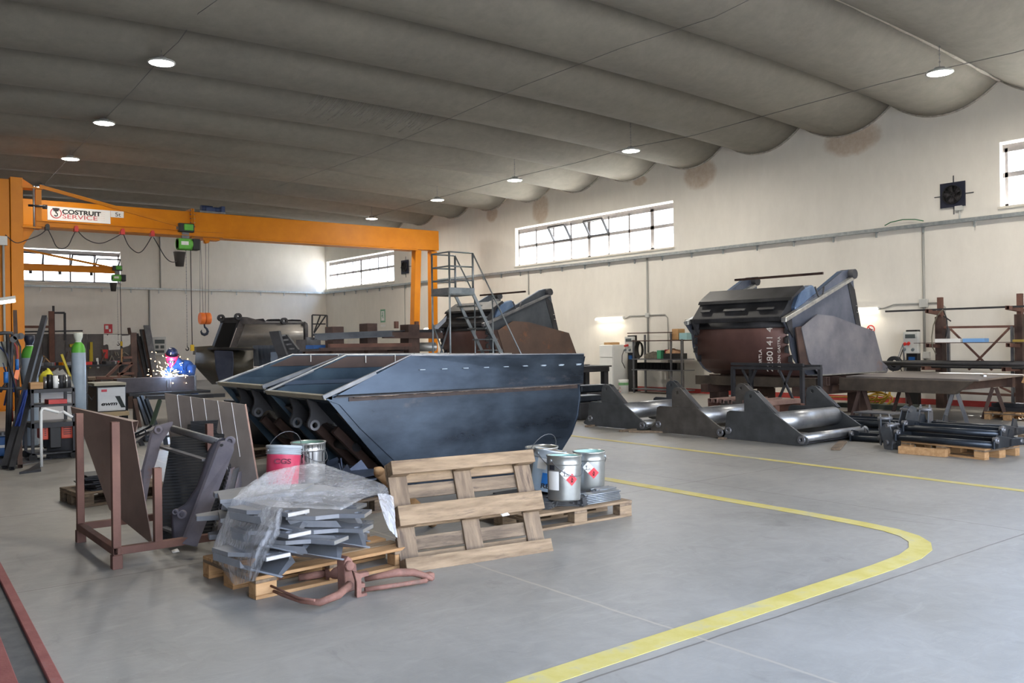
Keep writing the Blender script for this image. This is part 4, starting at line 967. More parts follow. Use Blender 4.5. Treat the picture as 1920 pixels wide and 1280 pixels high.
def on_can(par, body, size, a, z, r0, m_):
    return text('lettering', body, size, (r0 * math.cos(a), r0 * math.sin(a), z), (-math.sin(a), math.cos(a), 0), (0, 0, 1), m_, par, .0008, align='CENTER', sx=1.25, off=.001)
on_can(p3, 'REY', .05, TOK + .22, .245, .152, INK); on_can(p3, 'REY', .058, TOK + .12, .035, .148, INK)
k4 = on3(.12, .30, .065)
pail('old paint can behind the other cans with its wire handle raised', 'paint can', k4, TIN, TIN, .15, .40, (0, -.02), 0, handle='up', inside=mat('mud_residue', (120, 116, 104)))
# bundles of bars on the pallet
FB = mat('flat_bar_steel', (70, 72, 76), (96, 98, 100), 8, .4, .6)
rnd = random.Random(5)
def bar_bundle(label, u, v, L, w, h, nx, nz, rz, m_, cat='steel bars', grp=None, round_=False):
    t = thing('steel_bar_bundle', label, cat, tuple(on3(u, v)), rc + rz, grp)
    for k in range(nz):
        for i in range(nx):
            m = MB(); dx = rnd.uniform(-.02, .02); y = (i - (nx - 1) / 2) * (w + .003); z = h / 2 + k * (h + .001)
            if round_: m.cyl((-L / 2 + dx, y, z), (L / 2 + dx, y, z), h / 2, 8)
            else: m.box((dx, y, z), (L, w, h), Matrix.Rotation(rnd.uniform(-.03, .03), 3, 'Z'))
            m.build('steel_bar', m_, t, bev=0 if round_ else .001)
    return t
bar_bundle('bundle of thin bright rods lying on the pallet in front of the right can', .33, -.27, .40, .014, .014, 7, 6, .02, mat('rod_grey', (126, 132, 138), (150, 154, 158), 9, .35, .7), round_=True)
bar_bundle('short bundle of thin rods at the right end of the pallet', .50, -.12, .22, .014, .014, 7, 6, .08, mat('rod_grey', (0, 0, 0)), round_=True)
bar_bundle('stack of flat black bars beneath the labelled paint can', .0, -.18, .30, .042, .014, 4, 5, -.75, FB)
bar_bundle('crossed flat black bars at the front of the pallet beside the rods', .12, -.27, .24, .036, .012, 3, 6, .45, FB)
bar_bundle('stack of black profiles partly behind the leaning pallet', -.28, -.12, .32, .045, .016, 4, 4, -.9, FB)
bar_bundle('dark steel strips on the pallet behind the leaning pallet', -.42, .05, .36, .06, .02, 5, 5, .3, DSTEEL)
bar_bundle('dark steel strips carrying the tilted blue paint can', .0, .2, .62, .11, .02, 5, 3, .1, DSTEEL)
# pails at left behind the film
PK = mat('pink_red_plastic', (190, 52, 84), (206, 74, 104), 6, .5, 0, .05, 60, c3=(214, 140, 160), t3=.66, s3=9)
SHB = .33
qa = pz(527, 916, SHB); qb = pz(578, 908, SHB)
p5 = pail('red plastic pail with a grey lid behind the wrapped brackets', 'pail', (qa.x + .06, qa.y + .12, SHB), PK, mat('pail_grey_rim', (166, 176, 184)), .15, .36, (-.10, .12), 0, lid=mat('pail_grey_lid', (170, 180, 188), rough=.5), handle='up')
on_can(p5, 'CGS', .062, TOK + .25, .20, .153, mat('faded_ink', (96, 24, 50)))
p6 = pail('dented bright metal pail with black paint drips beside the red pail', 'pail', (qb.x + .08, qb.y + .16, SHB), TIN, TIN, .155, .37, (0, .0), .4, handle='down', inside=mat('green_dust', (110, 140, 124)))
dr = MB()
for k in range(16):
    a = TOK - .4 + rnd.uniform(-.7, 1.4); L_ = rnd.uniform(.04, .17); w_ = rnd.uniform(.002, .005)
    dr.pipe([(.1545 * math.cos(a), .1545 * math.sin(a), .35), (.152 * math.cos(a + .01), .152 * math.sin(a + .01), .35 - L_)], w_, 5)
dr.build('paint_drips', mat('black_paint', (20, 20, 22), rough=.3), p6)
pal4 = (qa.x + .42, qa.y + .32, 0)
pallet('low pallet loaded with flat cut plates behind the wrapped stack', pal4, .08, mats=(WOODD, WOODD))
rnd = random.Random(11)
for i in range(11):
    z = .146 + i * .0165; x = pal4[0] + rnd.uniform(-.05, .05); y = pal4[1] + rnd.uniform(-.04, .04)
    m = MB(); s = rnd.uniform(.9, 1.05); R3 = Matrix.Rotation(rnd.uniform(-.12, .12), 3, 'Z')
    pts = [(-.5, -.3), (-.1, -.38), (.5, -.3), (.52, .1), (.3, .34), (-.2, .3), (-.52, .22)]
    m.prism([V((x, y, z)) + R3 @ V((a * s, c * s, 0)) for a, c in pts], (0, 0, .015)); 
    tag(m.build('cut_plate', STEEL if i % 2 else DSTEEL), 'flat cut steel plate, %s from the bottom of the pile behind the pails' % ('first second third fourth fifth sixth seventh eighth ninth tenth topmost'.split()[i]), 'steel plate', 'cut plates stacked behind the pails')
for i, (x, y, z, a) in enumerate(((.34, -.18, .335, .3), (.55, .05, .335, -.2), (.45, .32, .335, .9), (.75, -.22, .1, .1))):
    m = MB(M=Matrix.Translation((pal4[0] + x, pal4[1] + y, z)) @ Matrix.Rotation(a, 4, 'Z'))
    m.prism([(-.2, -.1, 0), (.25, -.12, 0), (.3, .0, 0), (.1, .14, 0), (-.2, .1, 0)], (0, 0, .012)); m.prism([(-.2, -.1, .012), (-.2, .1, .012), (-.2, .06, .12), (-.2, -.04, .16)], (.012, 0, 0)); m.prism([(-.1, .08, .012), (.12, .1, .012), (.05, .1, .11)], (0, .012, 0))
    tag(m.build('welded_lug', mat('blue_black_steel', (38, 44, 58), (54, 62, 78), 4, .42, .6)), 'blue black welded lug ' + ('beside the bright pail', 'right of the bright pail by the bucket edge', 'behind the bright pail under the bucket', 'low on the floor behind the leaning pallet')[i], 'steel lug')
# stub of a yellow post beside the leaning pallet
m = MB(); a = pD(710, 884, 6.9); e_ = V((a.x + .75, a.y + .4, .04)); m.cyl(a, e_, .045, 14, r1=.05); m.cyl(a + (a - e_) * .06, a, .01, 14, r1=.045)
tag(m.build('wood_post', WOODN), 'round pointed wooden post poking out left of the leaning pallet', 'wooden post')

# ---------------------------------------------------------------- rusty rack with sheet, rocker frame and mats
t = thing('steel_rack', 'brown square tube rack holding the folded sheet and mats', 'rack', (1.9, 7.3, 0))
def rk(p, q, w=.055): m = MB(); m.rhs(p, q, w, w, .005); return m
RX0, RX1, RY0, RY1 = 1.65, 2.72, 6.80, 7.93
for p in ((RX0, RY0, 1.06), (RX0, RY1, 1.06), (1.94, RY0, .70)): rk((p[0], p[1], .155), p).build('post', RUST, t, world=True, bev=.004)
for x, y in ((RX0, RY0), (RX0, RY1), (RX1, RY0), (RX1, RY1)): m = MB(); m.bb((x - .035, y - .035, 0), (x + .035, y + .035, .1)); m.build('foot', RUST, t, world=True, bev=.003)
for p, q in (((RX0, RY0 - .03, .128), (RX0, RY1 + .03, .128)), ((RX0, RY0, .128), (RX1, RY0, .128)), ((RX0, RY1, .128), (RX1, RY1, .128)), ((RX1, RY0, .128), (RX1, RY1, .128))): rk(p, q).build('base_rail', RUST, t, world=True, bev=.004)
rk((RX1, RY1, .155), (RX1, RY1, .9)).build('post', RUST, t, world=True)
# folded sheet
s1, s2, s3, s4, s5 = pD(136, 764, 7.55), pD(247, 790, 7.0), pD(285, 1020, 6.84), pD(205, 955, 7.35), pD(158, 820, 7.55)
t = thing('folded_sheet', 'large brown steel sheet with a folded top edge standing in the rack', 'steel sheet', (2.0, 7.2, .15))
m = MB(); nrm = (s2 - s1).cross(s3 - s1).normalized(); nrm = -nrm if nrm.y > 0 else nrm
m.prism([s1, s2, s3, s4, s5], nrm * -.006); m.build('sheet', RUSTPL if 0 else mat('brown_oiled_sheet', (112, 92, 84), (136, 114, 104), 1.5, .5, .2, .05, 20, c3=(124, 84, 68), t3=.64, s3=1.2), t, world=True)
m = MB(); d = V((.05, -.02, -.005)); e = V((.035, .02, -.12)); f = s2 + V((.055, .01, .0))
m.strip([[s1, s1 + V((.0, .05, .008)), s1 + V((.01, .06, -.05))], [s2, s2 + V((.06, .03, .0)), s2 + V((.045, .045, -.09))]], .006, False); m.build('folded_edge', mat('brown_oiled_sheet', (0, 0, 0)), t, world=True)
# ribbed plate behind with white lines
l0, l1, l2, l3 = pD(309, 737, 8.55), pD(459, 758, 8.05), pD(443, 925, 8.0), pD(300, 905, 8.5)
l2 = V((l1.x + .02, l1.y - .38, .0)); l3 = V((l0.x - .0, l0.y - .38, .0))
t = thing('plank_panel', 'tall grey brown steel panel with pale vertical stripes leaning behind the mats', 'steel panel', (2.7, 8.3, 0))
m = MB(); m.prism([l0, l1, l2, l3], (.012, .05, 0)); m.build('panel', RUSTPL, t, world=True, bev=.003)
m = MB(); m.prism([l1, l1 + V((.02, .05, 0)), l2 + V((.02, .05, 0)), l2], (.012, -.004, 0)); m.build('panel_edge', mat('pinkish_edge', (150, 118, 104), rough=.6), t, world=True)
for k, fr in enumerate((.16, .33, .5, .67, .84)):
    a = l0.lerp(l1, fr); c = l3.lerp(l2, fr); m = MB(); m.bar(a + V((0, -.003, 0)), c.lerp(a, .35 if k % 2 else .55) + V((0, -.003, 0)), .004, .008); m.build('chalk_line', mat('chalk_white', (206, 206, 206)), t, world=True)
# ribbed rubber mats (rounded stack) in the rocker frame
t = thing('rubber_mats', 'black ribbed rubber mats rolled upright behind the rocker frame', 'rubber mat', (2.5, 7.7, .15))
RIB = mat('ribbed_rubber', (20, 21, 23), (28, 29, 31), 12, .7, spec=.3)
def ribbed(o, a, c, w_, th_, n_, name):
    d = c - a; L_ = d.length; d.normalize(); side_ = V(w_); nn = d.cross(side_).normalized(); nn = -nn if nn.y > 0 else nn
    rows = []
    for i in range(n_ * 2 + 1):
        f = i / (n_ * 2); bow = math.sin(f * math.pi) * .04; k = .006 if i % 2 else 0
        rows.append([a + d * (L_ * f) + side_ * u + nn * (k + bow) for u in (-.5, 0, .5)])
    m = MB(); m.strip(rows, .02, False, nn * -1); return m.build(name, RIB, t, world=True)
ribbed(t, pD(372, 815, 8.05), pD(345, 1010, 7.2), V((.44, -.12, 0)), .02, 34, 'front_mat')
ribbed(t, pD(392, 793, 8.25), pD(375, 960, 7.5), V((.36, -.1, 0)), .02, 28, 'back_mat')
m = MB()
for i in range(9):
    q = pD(395, 800, 8.15) + V((0, 0, -.012 * i)); m.prism([q + V((-.17, .04, .06)), q + V((.16, -.04, .06)), q + V((.17, -.02, .05)), q + V((-.16, .06, .05))], (.0, .0, -.008))
m.build('mat_edges', RIB, t, world=True)
# the rocker frame: two curved arms joined by tubes
RK = mat('rocker_blue_grey', (98, 96, 106), (126, 120, 126), 2.4, .5, .25, .08, 40, c3=(120, 92, 80), t3=.6, s3=2)
t = thing('rocker_frame', 'ladder like steel rocker frame of two curved arms joined by tubes leaning on mats', 'steel frame', (2.3, 7.3, .1))
def arm_poly(pts, D, ext, name='arm', holes=()):
    m = MB(); m.prism([pD(x, y, D(x, y)) for x, y in pts], ext, [circ(pD(x, y, D(x, y)), r, 16, (1, 0, 0), (0, 0, 1)) for x, y, r in holes]); return m.build(name, RK, t, world=True, bev=.003)
Dr = lambda x, y: 7.42 - (y - 830) * .0030 
right = [(404, 830), (418, 820), (432, 824), (437, 838), (425, 868), (404, 905), (372, 948), (360, 975), (350, 1010), (328, 1012), (325, 965), (333, 956), (352, 945), (374, 912), (388, 868), (395, 845)]
o_r = arm_poly(right, Dr, (-.015, .03, 0)); o_r.data.materials[0] = mat('rocker_dark', (66, 66, 78), (90, 88, 98), 2.4, .5, .3, .08, 40, c3=(100, 80, 74), t3=.6, s3=2)
bars = [(414, 828), (424, 826), (439, 832), (439, 844), (370, 1025), (343, 1019), (376, 930), (406, 850)]
Dr2 = lambda x, y: 7.2 - (y - 830) * .0030
arm_poly(bars, Dr2, (-.012, .025, 0), 'outer_bar')
m = MB()
for (x, y, D_, r) in ((343, 963, Dr(343, 963) - .03, .032), (331, 958, Dr(331, 958) + .05, .022), (433, 826, Dr(430, 828) - .0, .04)):
    q = pD(x, y, D_ - .05); dv = V((-.55, -.8, 0)); m.ring(q, q + dv * .04, r, r * .55, 18); m.cyl(q + dv * .004, q + dv * .006, r * .6, 12)
m.build('pin_boss', RK, t, world=True)
m = MB(); q = pD(416, 834, Dr2(416, 834) - .01); m.cyl(q, q + V((-.012, -.02, 0)), .012, 12); m.build('pin_hole', BLACK, t, world=True)
Dl = lambda x, y: 7.95 - (y - 830) * .0030
left = [(285, 815), (296, 798), (325, 790), (323, 800), (303, 830), (295, 860), (282, 900), (275, 940), (268, 930), (270, 880), (280, 840)]
arm_poly(left, Dl, (-.015, .03, 0))
m = MB(); q = pD(299, 805, Dl(299, 805) - .02); m.ring(q, q + V((-.02, -.03, 0)), .035, .02, 16); m.build('pin_boss', RK, t, world=True)
m = MB(); m.cyl(pD(325, 804, 7.95), pD(411, 829, 7.45), .032, 18); m.build('cross_tube', GREYST, t, world=True)
m = MB(); m.bar(pD(304, 838, 7.85), pD(384, 862, 7.35), .05, .02); m.build('cross_bar', GREYST, t, world=True)
m = MB(); m.bar(pD(296, 985, 7.3), pD(336, 1000, 7.0), .05, .02); m.build('cross_bar', GREYST, t, world=True)
# chain and thin plates between frame and panel
m = MB(); a, c = pD(432, 870, 7.55), pD(398, 1000, 7.15)
for i in range(34):
    p = a.lerp(c, i / 34); q = a.lerp(c, (i + .8) / 34); m.bar(p, q, .02 if i % 2 else .008, .008 if i % 2 else .02)
tag(m.build('chain', DSTEEL), 'dark steel chain hanging beside the rocker frame', 'chain')
for i, (xa, ya, xb, yb, D_) in enumerate(((428, 880, 404, 1012, 7.7), (437, 880, 412, 1002, 7.8), (447, 885, 420, 995, 7.9))):
    a, c = pD(xa, ya, D_), pD(xb, yb, D_ - .5); c.z = max(c.z, .02); m = MB(); m.prism([a, a + V((.1, .15, 0)), c + V((.12, .15, 0)), c], (.012, -.008, 0))
    tag(m.build('leaning_plate', GREYST if i % 2 else RK), ('front', 'middle', 'rear')[i] + ' narrow steel plate leaning between rocker frame and striped panel', 'steel plate')

# ---------------------------------------------------------------- the two long tub buckets
def tub(name, label, Y0, W_, tipz, near):
    t = thing(name, label, 'bucket', (5.8, Y0, 0))
    prof = [(4.05, tipz), (4.80, .18), (4.98, .06), (5.3, .03), (6.6, .03), (6.95, .10), (7.2, .24), (7.38, .44), (7.49, .66), (7.53, .88), (7.52, 1.08)]
    def side(y, th_, out):
        outline = prof + [(7.52, 1.12), (5.25, 1.12), (4.55, 1.12 if 0 else 1.10), ]
        m = MB(); m.prism([(x, y, z) for x, z in prof] + [(4.30, y, tipz + .09)], (0, th_, 0)); return m
    for k, (y, o_) in enumerate(((Y0, -1), (Y0 + W_, 1))):
        m = MB(); m.prism([(x, y, z) for x, z in prof] + [(4.28, y, tipz + .08)], (0, .014 * -o_, 0)); m.build('side_plate', BUCK if k == 0 else BUCKIN, t, world=True)
        # flared upper band
        m = MB(); bot = y + .05 * o_; topy = y + .005 * o_
        m.prism([(4.15, bot, tipz + .03), (7.55, bot, 1.06), (7.56, bot - .0 * o_, 1.10), (7.62, topy, 1.36), (7.62, topy, 1.43), (5.06, topy, 1.46)], (0, -.012 * o_, 0)); m.build('upper_band', BUCK if k == 0 else BUCKIN, t, world=True)
        if k: m = MB(); yy = y - .012; m.prism([(4.72, yy, 1.31), (7.58, yy, 1.29), (7.6, yy, 1.42), (5.06, yy, 1.445)], (0, .006, 0)); m.build('rust_tinted_band', mat('band_rust_tint', (60, 48, 45), (78, 62, 56), 1.4, .5, .4, c3=(106, 68, 50), t3=.6), t, world=True)
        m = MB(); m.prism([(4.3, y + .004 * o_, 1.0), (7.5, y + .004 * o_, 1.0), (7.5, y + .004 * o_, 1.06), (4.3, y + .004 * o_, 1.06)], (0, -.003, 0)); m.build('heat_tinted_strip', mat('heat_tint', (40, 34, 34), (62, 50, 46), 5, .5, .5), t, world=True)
        m = MB(); m.prism([(4.13, y + .045 * o_, tipz), (7.53, y + .045 * o_, 1.05), (7.53, y, 1.07), (4.2, y, tipz + .02)], (0, 0, .012)); m.build('band_fold', DSTEEL, t, world=True)
        # weld bead
        m = MB(); rn = random.Random(4); pts = [(4.35 + i * .08, y + .02 * o_ + rn.uniform(-.003, .003), 1.045 + rn.uniform(-.006, .006)) for i in range(40)]
        m.pipe(pts, [rn.uniform(.008, .017) for _ in pts], 6); m.build('weld_seam', mat('weld_bead', (96, 84, 78), (140, 124, 112), 30, .4, .6), t, world=True)
        # cutting edge strip tip -> knee and rim
        m = MB(); m.bar((4.0, y + .012 * o_, tipz + .01), (4.62, y + .012 * o_, tipz + .01 + (1.45 - tipz) * .57), .03, .03 if k else .045); m.build('edge_strip', mat('edge_strip_steel', (92, 96, 102), (120, 122, 126), 5, .45, .4), t, world=True, bev=.004)
        m = MB(); m.bar((4.02, y, tipz + .02), (5.06, y, 1.47), .02, .012); m.bar((5.06, y, 1.465), (7.62, y, 1.432), .02, .012); m.build('rim', EDGE if k else GREYST, t, world=True)
    # shell
    rows = [[(x, Y0 + .01, z), (x, Y0 + W_ - .01, z)] for x, z in prof[:1]]
    sh = [(4.05, tipz), (4.20, tipz - .06), (4.44, .72), (5.04, .16), (5.14, .05)] + prof[3:] + [(7.62, 1.4)]
    m = MB(); m.strip([[(x, Y0 - .012, z), (x, Y0 + W_ + .012, z)] for x, z in sh], .016, True, (0, 0, 0)) if 0 else m.strip([[(x, Y0 - .012, z), (x, Y0 + W_ * .5, z), (x, Y0 + W_ + .012, z)] for x, z in sh], .016, True)
    m.build('shell', BUCKIN if 0 else BUCK, t, world=True)
    m = MB(); m.prism([(4.03, Y0, tipz - .02), (4.12, Y0, tipz - .02), (4.12, Y0, tipz + .03), (4.0, Y0, tipz + .03)], (0, W_, 0)); m.build('lip', mat('lip_olive_grey', (150, 148, 138), (170, 166, 152), 5, .45, .5), t, world=True, bev=.006)
    # ears
    px = [(770, 360), (805, 440), (832, 520), (828, 590), (800, 650), (798, 700), (830, 735), (880, 740), (930, 705), (960, 672), (1010, 655), (1060, 672), (1098, 695), (1130, 665), (1100, 620), (1000, 520), (900, 420), (850, 350)]
    sh_ = [pY(440 + a / 5.82, 680 + c / 5.82, 8.85) for a, c in px]
    for yy in (.55, 1.0):
        dz = tipz - 1.04
        e = MB(); bc = pY(440 + 870 / 5.82, 680 + 685 / 5.82, 8.85); hc = [V((p.x, Y0 + yy, p.z + dz)) for p in circ(bc, .033, 16, (1, 0, 0), (0, 0, 1))]
        e.prism([(p.x, Y0 + yy, p.z + dz) for p in sh_], (0, .035, 0), [hc]); eo = e.build('ear', DSTEEL, t, world=True, bev=.003)
        e = MB(); e.ring((bc.x, Y0 + yy - .02, bc.z + dz), (bc.x, Y0 + yy + .05, bc.z + dz), .058, .033, 22); e.build('pin_boss', GREYST, eo, world=True)
        bc2 = pY(440 + 1103 / 5.82, 680 + 667 / 5.82, 8.85)
        e = MB(); e.ring((bc2.x, Y0 + yy - .012, bc2.z + dz), (bc2.x, Y0 + yy + .04, bc2.z + dz), .03, .012, 14); e.build('pin_boss', GREYST, eo, world=True)
        e = MB(); e.bar((4.52, Y0 + yy + .02, .74), (5.0, Y0 + yy + .02, .02), .10, .10, up=(0, 1, 0)) if 0 else e.bar((4.42, Y0 + yy + .02, .66), (5.02, Y0 + yy + .02, .06), .09, .07, up=(0, 1, 0)); e.build('spine_bar', RUSTD, t, world=True)
    for yy in (.1, W_ - .1):
        e = MB(); e.bar((4.24, Y0 + yy, tipz - .16), (5.0, Y0 + yy, .14), .025, .14, up=(0, 1, 0)); e.build('wear_strip', DSTEEL, t, world=True)
    e = MB(); e.cyl((4.66, Y0 + .5, .45), (4.66, Y0 + 1.05, .45), .05, 18); e.build('torque_tube', DSTEEL, t, world=True)
    # inner ribs on the far band and tack marks
    for i in range(6):
        x = 5.3 + i * .42; e = MB(); e.bb((x, Y0 + W_ - .03, 1.36), (x + .012, Y0 + W_ + .0, 1.45)); e.build('tack_tab', EDGE, t, world=True)
    if near:
        for i in range(9):
            x = 5.15 + i * .29; e = MB(); e.bb((x, Y0 - .0425, 1.30), (x + .07, Y0 - .0, 1.308)); e.bb((x, Y0 - .021, 1.29), (x + .075, Y0 - .018, 1.31)); e.build('chalk_mark', mat('chalk_grey', (150, 164, 176)), t, world=True)
    for i in range(2):
        e = MB(); e.bb((5.4 + i * 1.2, Y0 + .1, 0), (5.5 + i * 1.2, Y0 + W_ - .1, .03)); e.build('support_skid', DSTEEL, t, world=True)
    return t
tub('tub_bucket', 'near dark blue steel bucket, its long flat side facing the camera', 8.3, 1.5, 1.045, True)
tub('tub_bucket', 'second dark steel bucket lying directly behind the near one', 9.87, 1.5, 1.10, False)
# ---------------------------------------------------------------- big loader buckets on stands
def c3(x, y): return (1240 + x / 4.174, 480 + y / 4.174)
def loader_bucket(label, off, mA, mB, mShell, mTop, dark, writing=True):
    Y0 = 10.3; W_ = 2.45; ox, oy, oz = off
    t = thing('loader_bucket', label, 'bucket', (16.5 + ox, Y0 + oy, .8 + oz))
    O = V((ox, oy, oz))
    def P(x, z, y=0.0): return V((x, Y0 + y, z)) + O
    prof = [(14.98, 1.95), (14.93, 1.70), (14.97, 1.42), (15.08, 1.17), (15.28, .97), (15.6, .84), (16.2, .82), (18.1, .84)]
    # shell along the width
    m = MB(); m.strip([[P(x, z, .08), P(x, z, W_ / 2), P(x, z, W_ - .05)] for x, z in prof], .02, True); m.build('shell', mShell, t, world=True)
    m = MB(); m.strip([[P(x, z, .05), P(x, z, W_)] for x, z in [(15.02, 2.0), (14.95, 1.95), (14.94, 1.86), (14.92, 1.80)]], .03, True); m.build('shell_collar', dark, t, world=True)
    # top box above the shell: lip, stepped panel, upper beam
    m = MB(); m.prism([P(14.72, 2.02, .1), P(14.80, 2.02, .1), P(15.05, 1.93, .1), P(14.75, 1.93, .1)], (0, W_ - .05, 0)); m.build('shell_lip', dark, t, world=True, bev=.01)
    m = MB(); m.prism([P(14.80, 2.02, .12), P(15.05, 2.30, .12), P(15.12, 2.46, .12), P(15.35, 2.60, .12), P(15.75, 2.60, .12), P(15.75, 1.95, .12)], (0, W_ - .2, 0)); m.build('top_box', mTop, t, world=True, bev=.008)
    m = MB(); m.prism([P(14.98, 2.33, .0), P(15.02, 2.40, .0), P(15.40, 2.64, .0), P(15.46, 2.58, .0)], (0, W_ - .1, 0)); m.build('top_flange', dark, t, world=True, bev=.006)
    for y0, y1, h in ((.35, .75, .02), (1.05, 1.6, .02), (1.95, 2.2, .02)):
        m = MB(); m.prism([P(14.90, 2.16, y0), P(14.95, 2.20, y0), P(14.93, 2.22, y0 + .0), P(14.88, 2.17, y0)], (0, y1 - y0, 0)); m.build('raised_pad', dark, t, world=True, bev=.004)
    for y0 in (.02, W_ - .14):
        m = MB()
        for k in range(4):
            z = 1.1 + k * .19; x = 14.93 + (.12 if k == 0 else 0); m.prism([P(x - .02, z, y0), P(x - .10, z + .02, y0), P(x - .09, z + .12, y0), P(x - .02, z + .16, y0)], (0, .05, 0))
        m.prism([P(14.70, 2.0, y0 - .05), P(14.95, 2.0, y0 - .05), P(15.0, 1.6, y0 - .05), P(14.86, 1.75, y0 - .05)], (0, .06, 0)); m.build('corner_gusset', dark, t, world=True)
    # side plates
    def sideset(y, nearest):
        s = -1 if nearest else 1
        pB = [(14.66, 1.96), (14.9, 2.03), (16.81, 2.97), (17.05, 3.02), (17.18, 2.93), (17.24, 2.6), (17.47, 1.78), (17.3, 1.2), (17.3, .86), (15.5, .85), (15.28, .95), (15.06, 1.17), (14.95, 1.42), (14.91, 1.70)]
        m = MB(); m.prism([P(x, z, y) for x, z in pB], (0, .03, 0)); m.build('side_plate', mB, t, world=True)
        m = MB(); m.prism([P(x, z, y - .012) for x, z in [(16.95, 2.85), (17.24, 2.6), (17.47, 1.78), (17.30, 1.78), (17.05, 2.5)]], (0, .012, 0)); m.build('edge_doubler', dark, t, world=True)
        m = MB(); yy = y - .10
        m.prism([P(14.66, 1.90, yy), P(17.19, 2.84, yy), P(17.22, 2.92, yy), P(14.66, 1.99, yy)], (0, .11, 0)); m.build('lip_flange', EDGE if mA is PURPL else GREYST, t, world=True, bev=.006)
        m = MB(); m.prism([P(15.7, 2.38, y + .03), P(16.9, 2.98, y + .03), P(17.1, 3.02, y + .03), P(17.1, 2.93, y + .03), P(15.7, 2.30, y + .03)], (0, .16, 0)); m.build('lip_trough', mat('blue_sheen_steel', (86, 110, 146), (120, 142, 172), 2, .35, .6), t, world=True)
        m = MB(); m.cyl(P(17.08, 2.92, y - .12), P(17.08, 2.92, y + .2), .10, 20); m.build('tip_boss', dark, t, world=True)
        for k in range(2): m = MB(); z = 2.25 - k * .14; m.bb(P(17.27 + k * .03, z, y - .02), P(17.33 + k * .03, z + .02, y + .0)); m.build('slot_mark', EDGE, t, world=True)
    sideset(.0, True); sideset(W_, False)
    # outer cheek plate on the near side only
    yA = -.14
    pA = [(15.11, 1.79), (15.66, 2.06), (16.22, 2.03), (17.77, 1.71), (18.08, 1.05), (18.27, .95), (18.30, .87), (18.24, .81), (15.72, .85), (15.35, 1.11)]
    m = MB(); m.prism([P(x, z, yA) for x, z in pA], (0, .025, 0), [[P(18.235 + .03 * math.cos(a), .885 + .03 * math.sin(a), yA) for a in [-2 * math.pi * i / 14 for i in range(14)]]]); m.build('cheek_plate', mA, t, world=True)
    m = MB(); m.prism([P(15.11, 1.79, yA), P(15.35, 1.11, yA), P(15.72, .85, yA), P(15.8, .86, yA), P(15.45, 1.15, yA), P(15.2, 1.75, yA)], (0, .30, 0)) if 0 else m.prism([P(14.95, 1.80, yA + .02), P(15.14, 1.82, yA + .02), P(15.42, 1.0, yA + .02), P(15.1, 1.0, yA + .02)], (0, .03, 0)); m.build('inner_brace', RUSTD, t, world=True)
    m = MB(); m.bb(P(15.6, .83, yA - .05), P(18.15, .855, W_)); m.build('floor_edge', EDGE if mA is PURPL else GREYST, t, world=True)
    m = MB(); m.bar(P(16.4, 2.93, .2), P(16.4, 2.93, W_), .04, .05); m.build('brace_bar', RUSTD, t, world=True)
    # hydraulic bracket between top box and flange
    m = MB(); m.prism([P(15.35, 2.55, .02), P(15.75, 2.66, .02), P(16.0, 2.45, .02), P(15.95, 2.25, .02), P(15.2, 2.02, .02), P(15.15, 2.2, .02)], (0, .18, 0)); m.build('hinge_bracket', mat('blue_sheen_steel', (0, 0, 0)), t, world=True, bev=.02)
    m = MB(); m.pipe([P(15.75, 2.62, -.03), P(15.8, 2.45, -.06), P(15.85, 2.36, -.08), P(15.95, 2.42, -.07), P(16.05, 2.62, -.04)], .018, 8); m.build('lifting_loop', DSTEEL, t, world=True)
    if writing:
        INKW = mat('paint_marker_white', (226, 220, 214))
        for body, sz, z, y in (('2280141 4', .20, .92, .40), ('S ORTLA', .10, .96, .66), ('TRFORN GASTRA', .085, .92, .22)):
            o = text('written_number', body, sz, P(14.915 if z else 0, z, y) - V(t.location), (.0, 0, 1), (0, 1, 0), INKW, t, .004, sx=1.05)
            o.matrix_basis = Matrix.Translation(P(14.905, z, y) - V(t.location)) @ Matrix(((0, 0, -1), (0, 1, 0), (1, 0, 0))).to_4x4() if 0 else o.matrix_basis
    return t
loader_bucket('big grey loader bucket at right with chalk numbers on its rust brown shell', (0, 0, 0), PURPL, mat('bluish_plate', (84, 92, 108), (116, 120, 134), 1.6, .42, .55, .04, 20, c3=(120, 110, 112), t3=.62, s3=1.2), mat('shell_rust_brown', (92, 66, 62), (112, 80, 74), 1.3, .5, .3, .05, 20, c3=(128, 84, 62), t3=.62, s3=1.4), DSTEEL, DSTEEL)
loader_bucket('loader bucket with an orange rust cheek plate standing behind the rolling ladder', (-.26, 9.55, .12), mat('orange_rust_plate', (84, 70, 64), (104, 84, 74), 1.2, .6, .3, .06, 20, c3=(142, 88, 54), t3=.54, s3=.9), mat('dark_plate', (64, 70, 78), (84, 90, 98), 1.6, .45, .5), mat('shell_rust_brown', (0, 0, 0)), DSTEEL, DSTEEL, False)
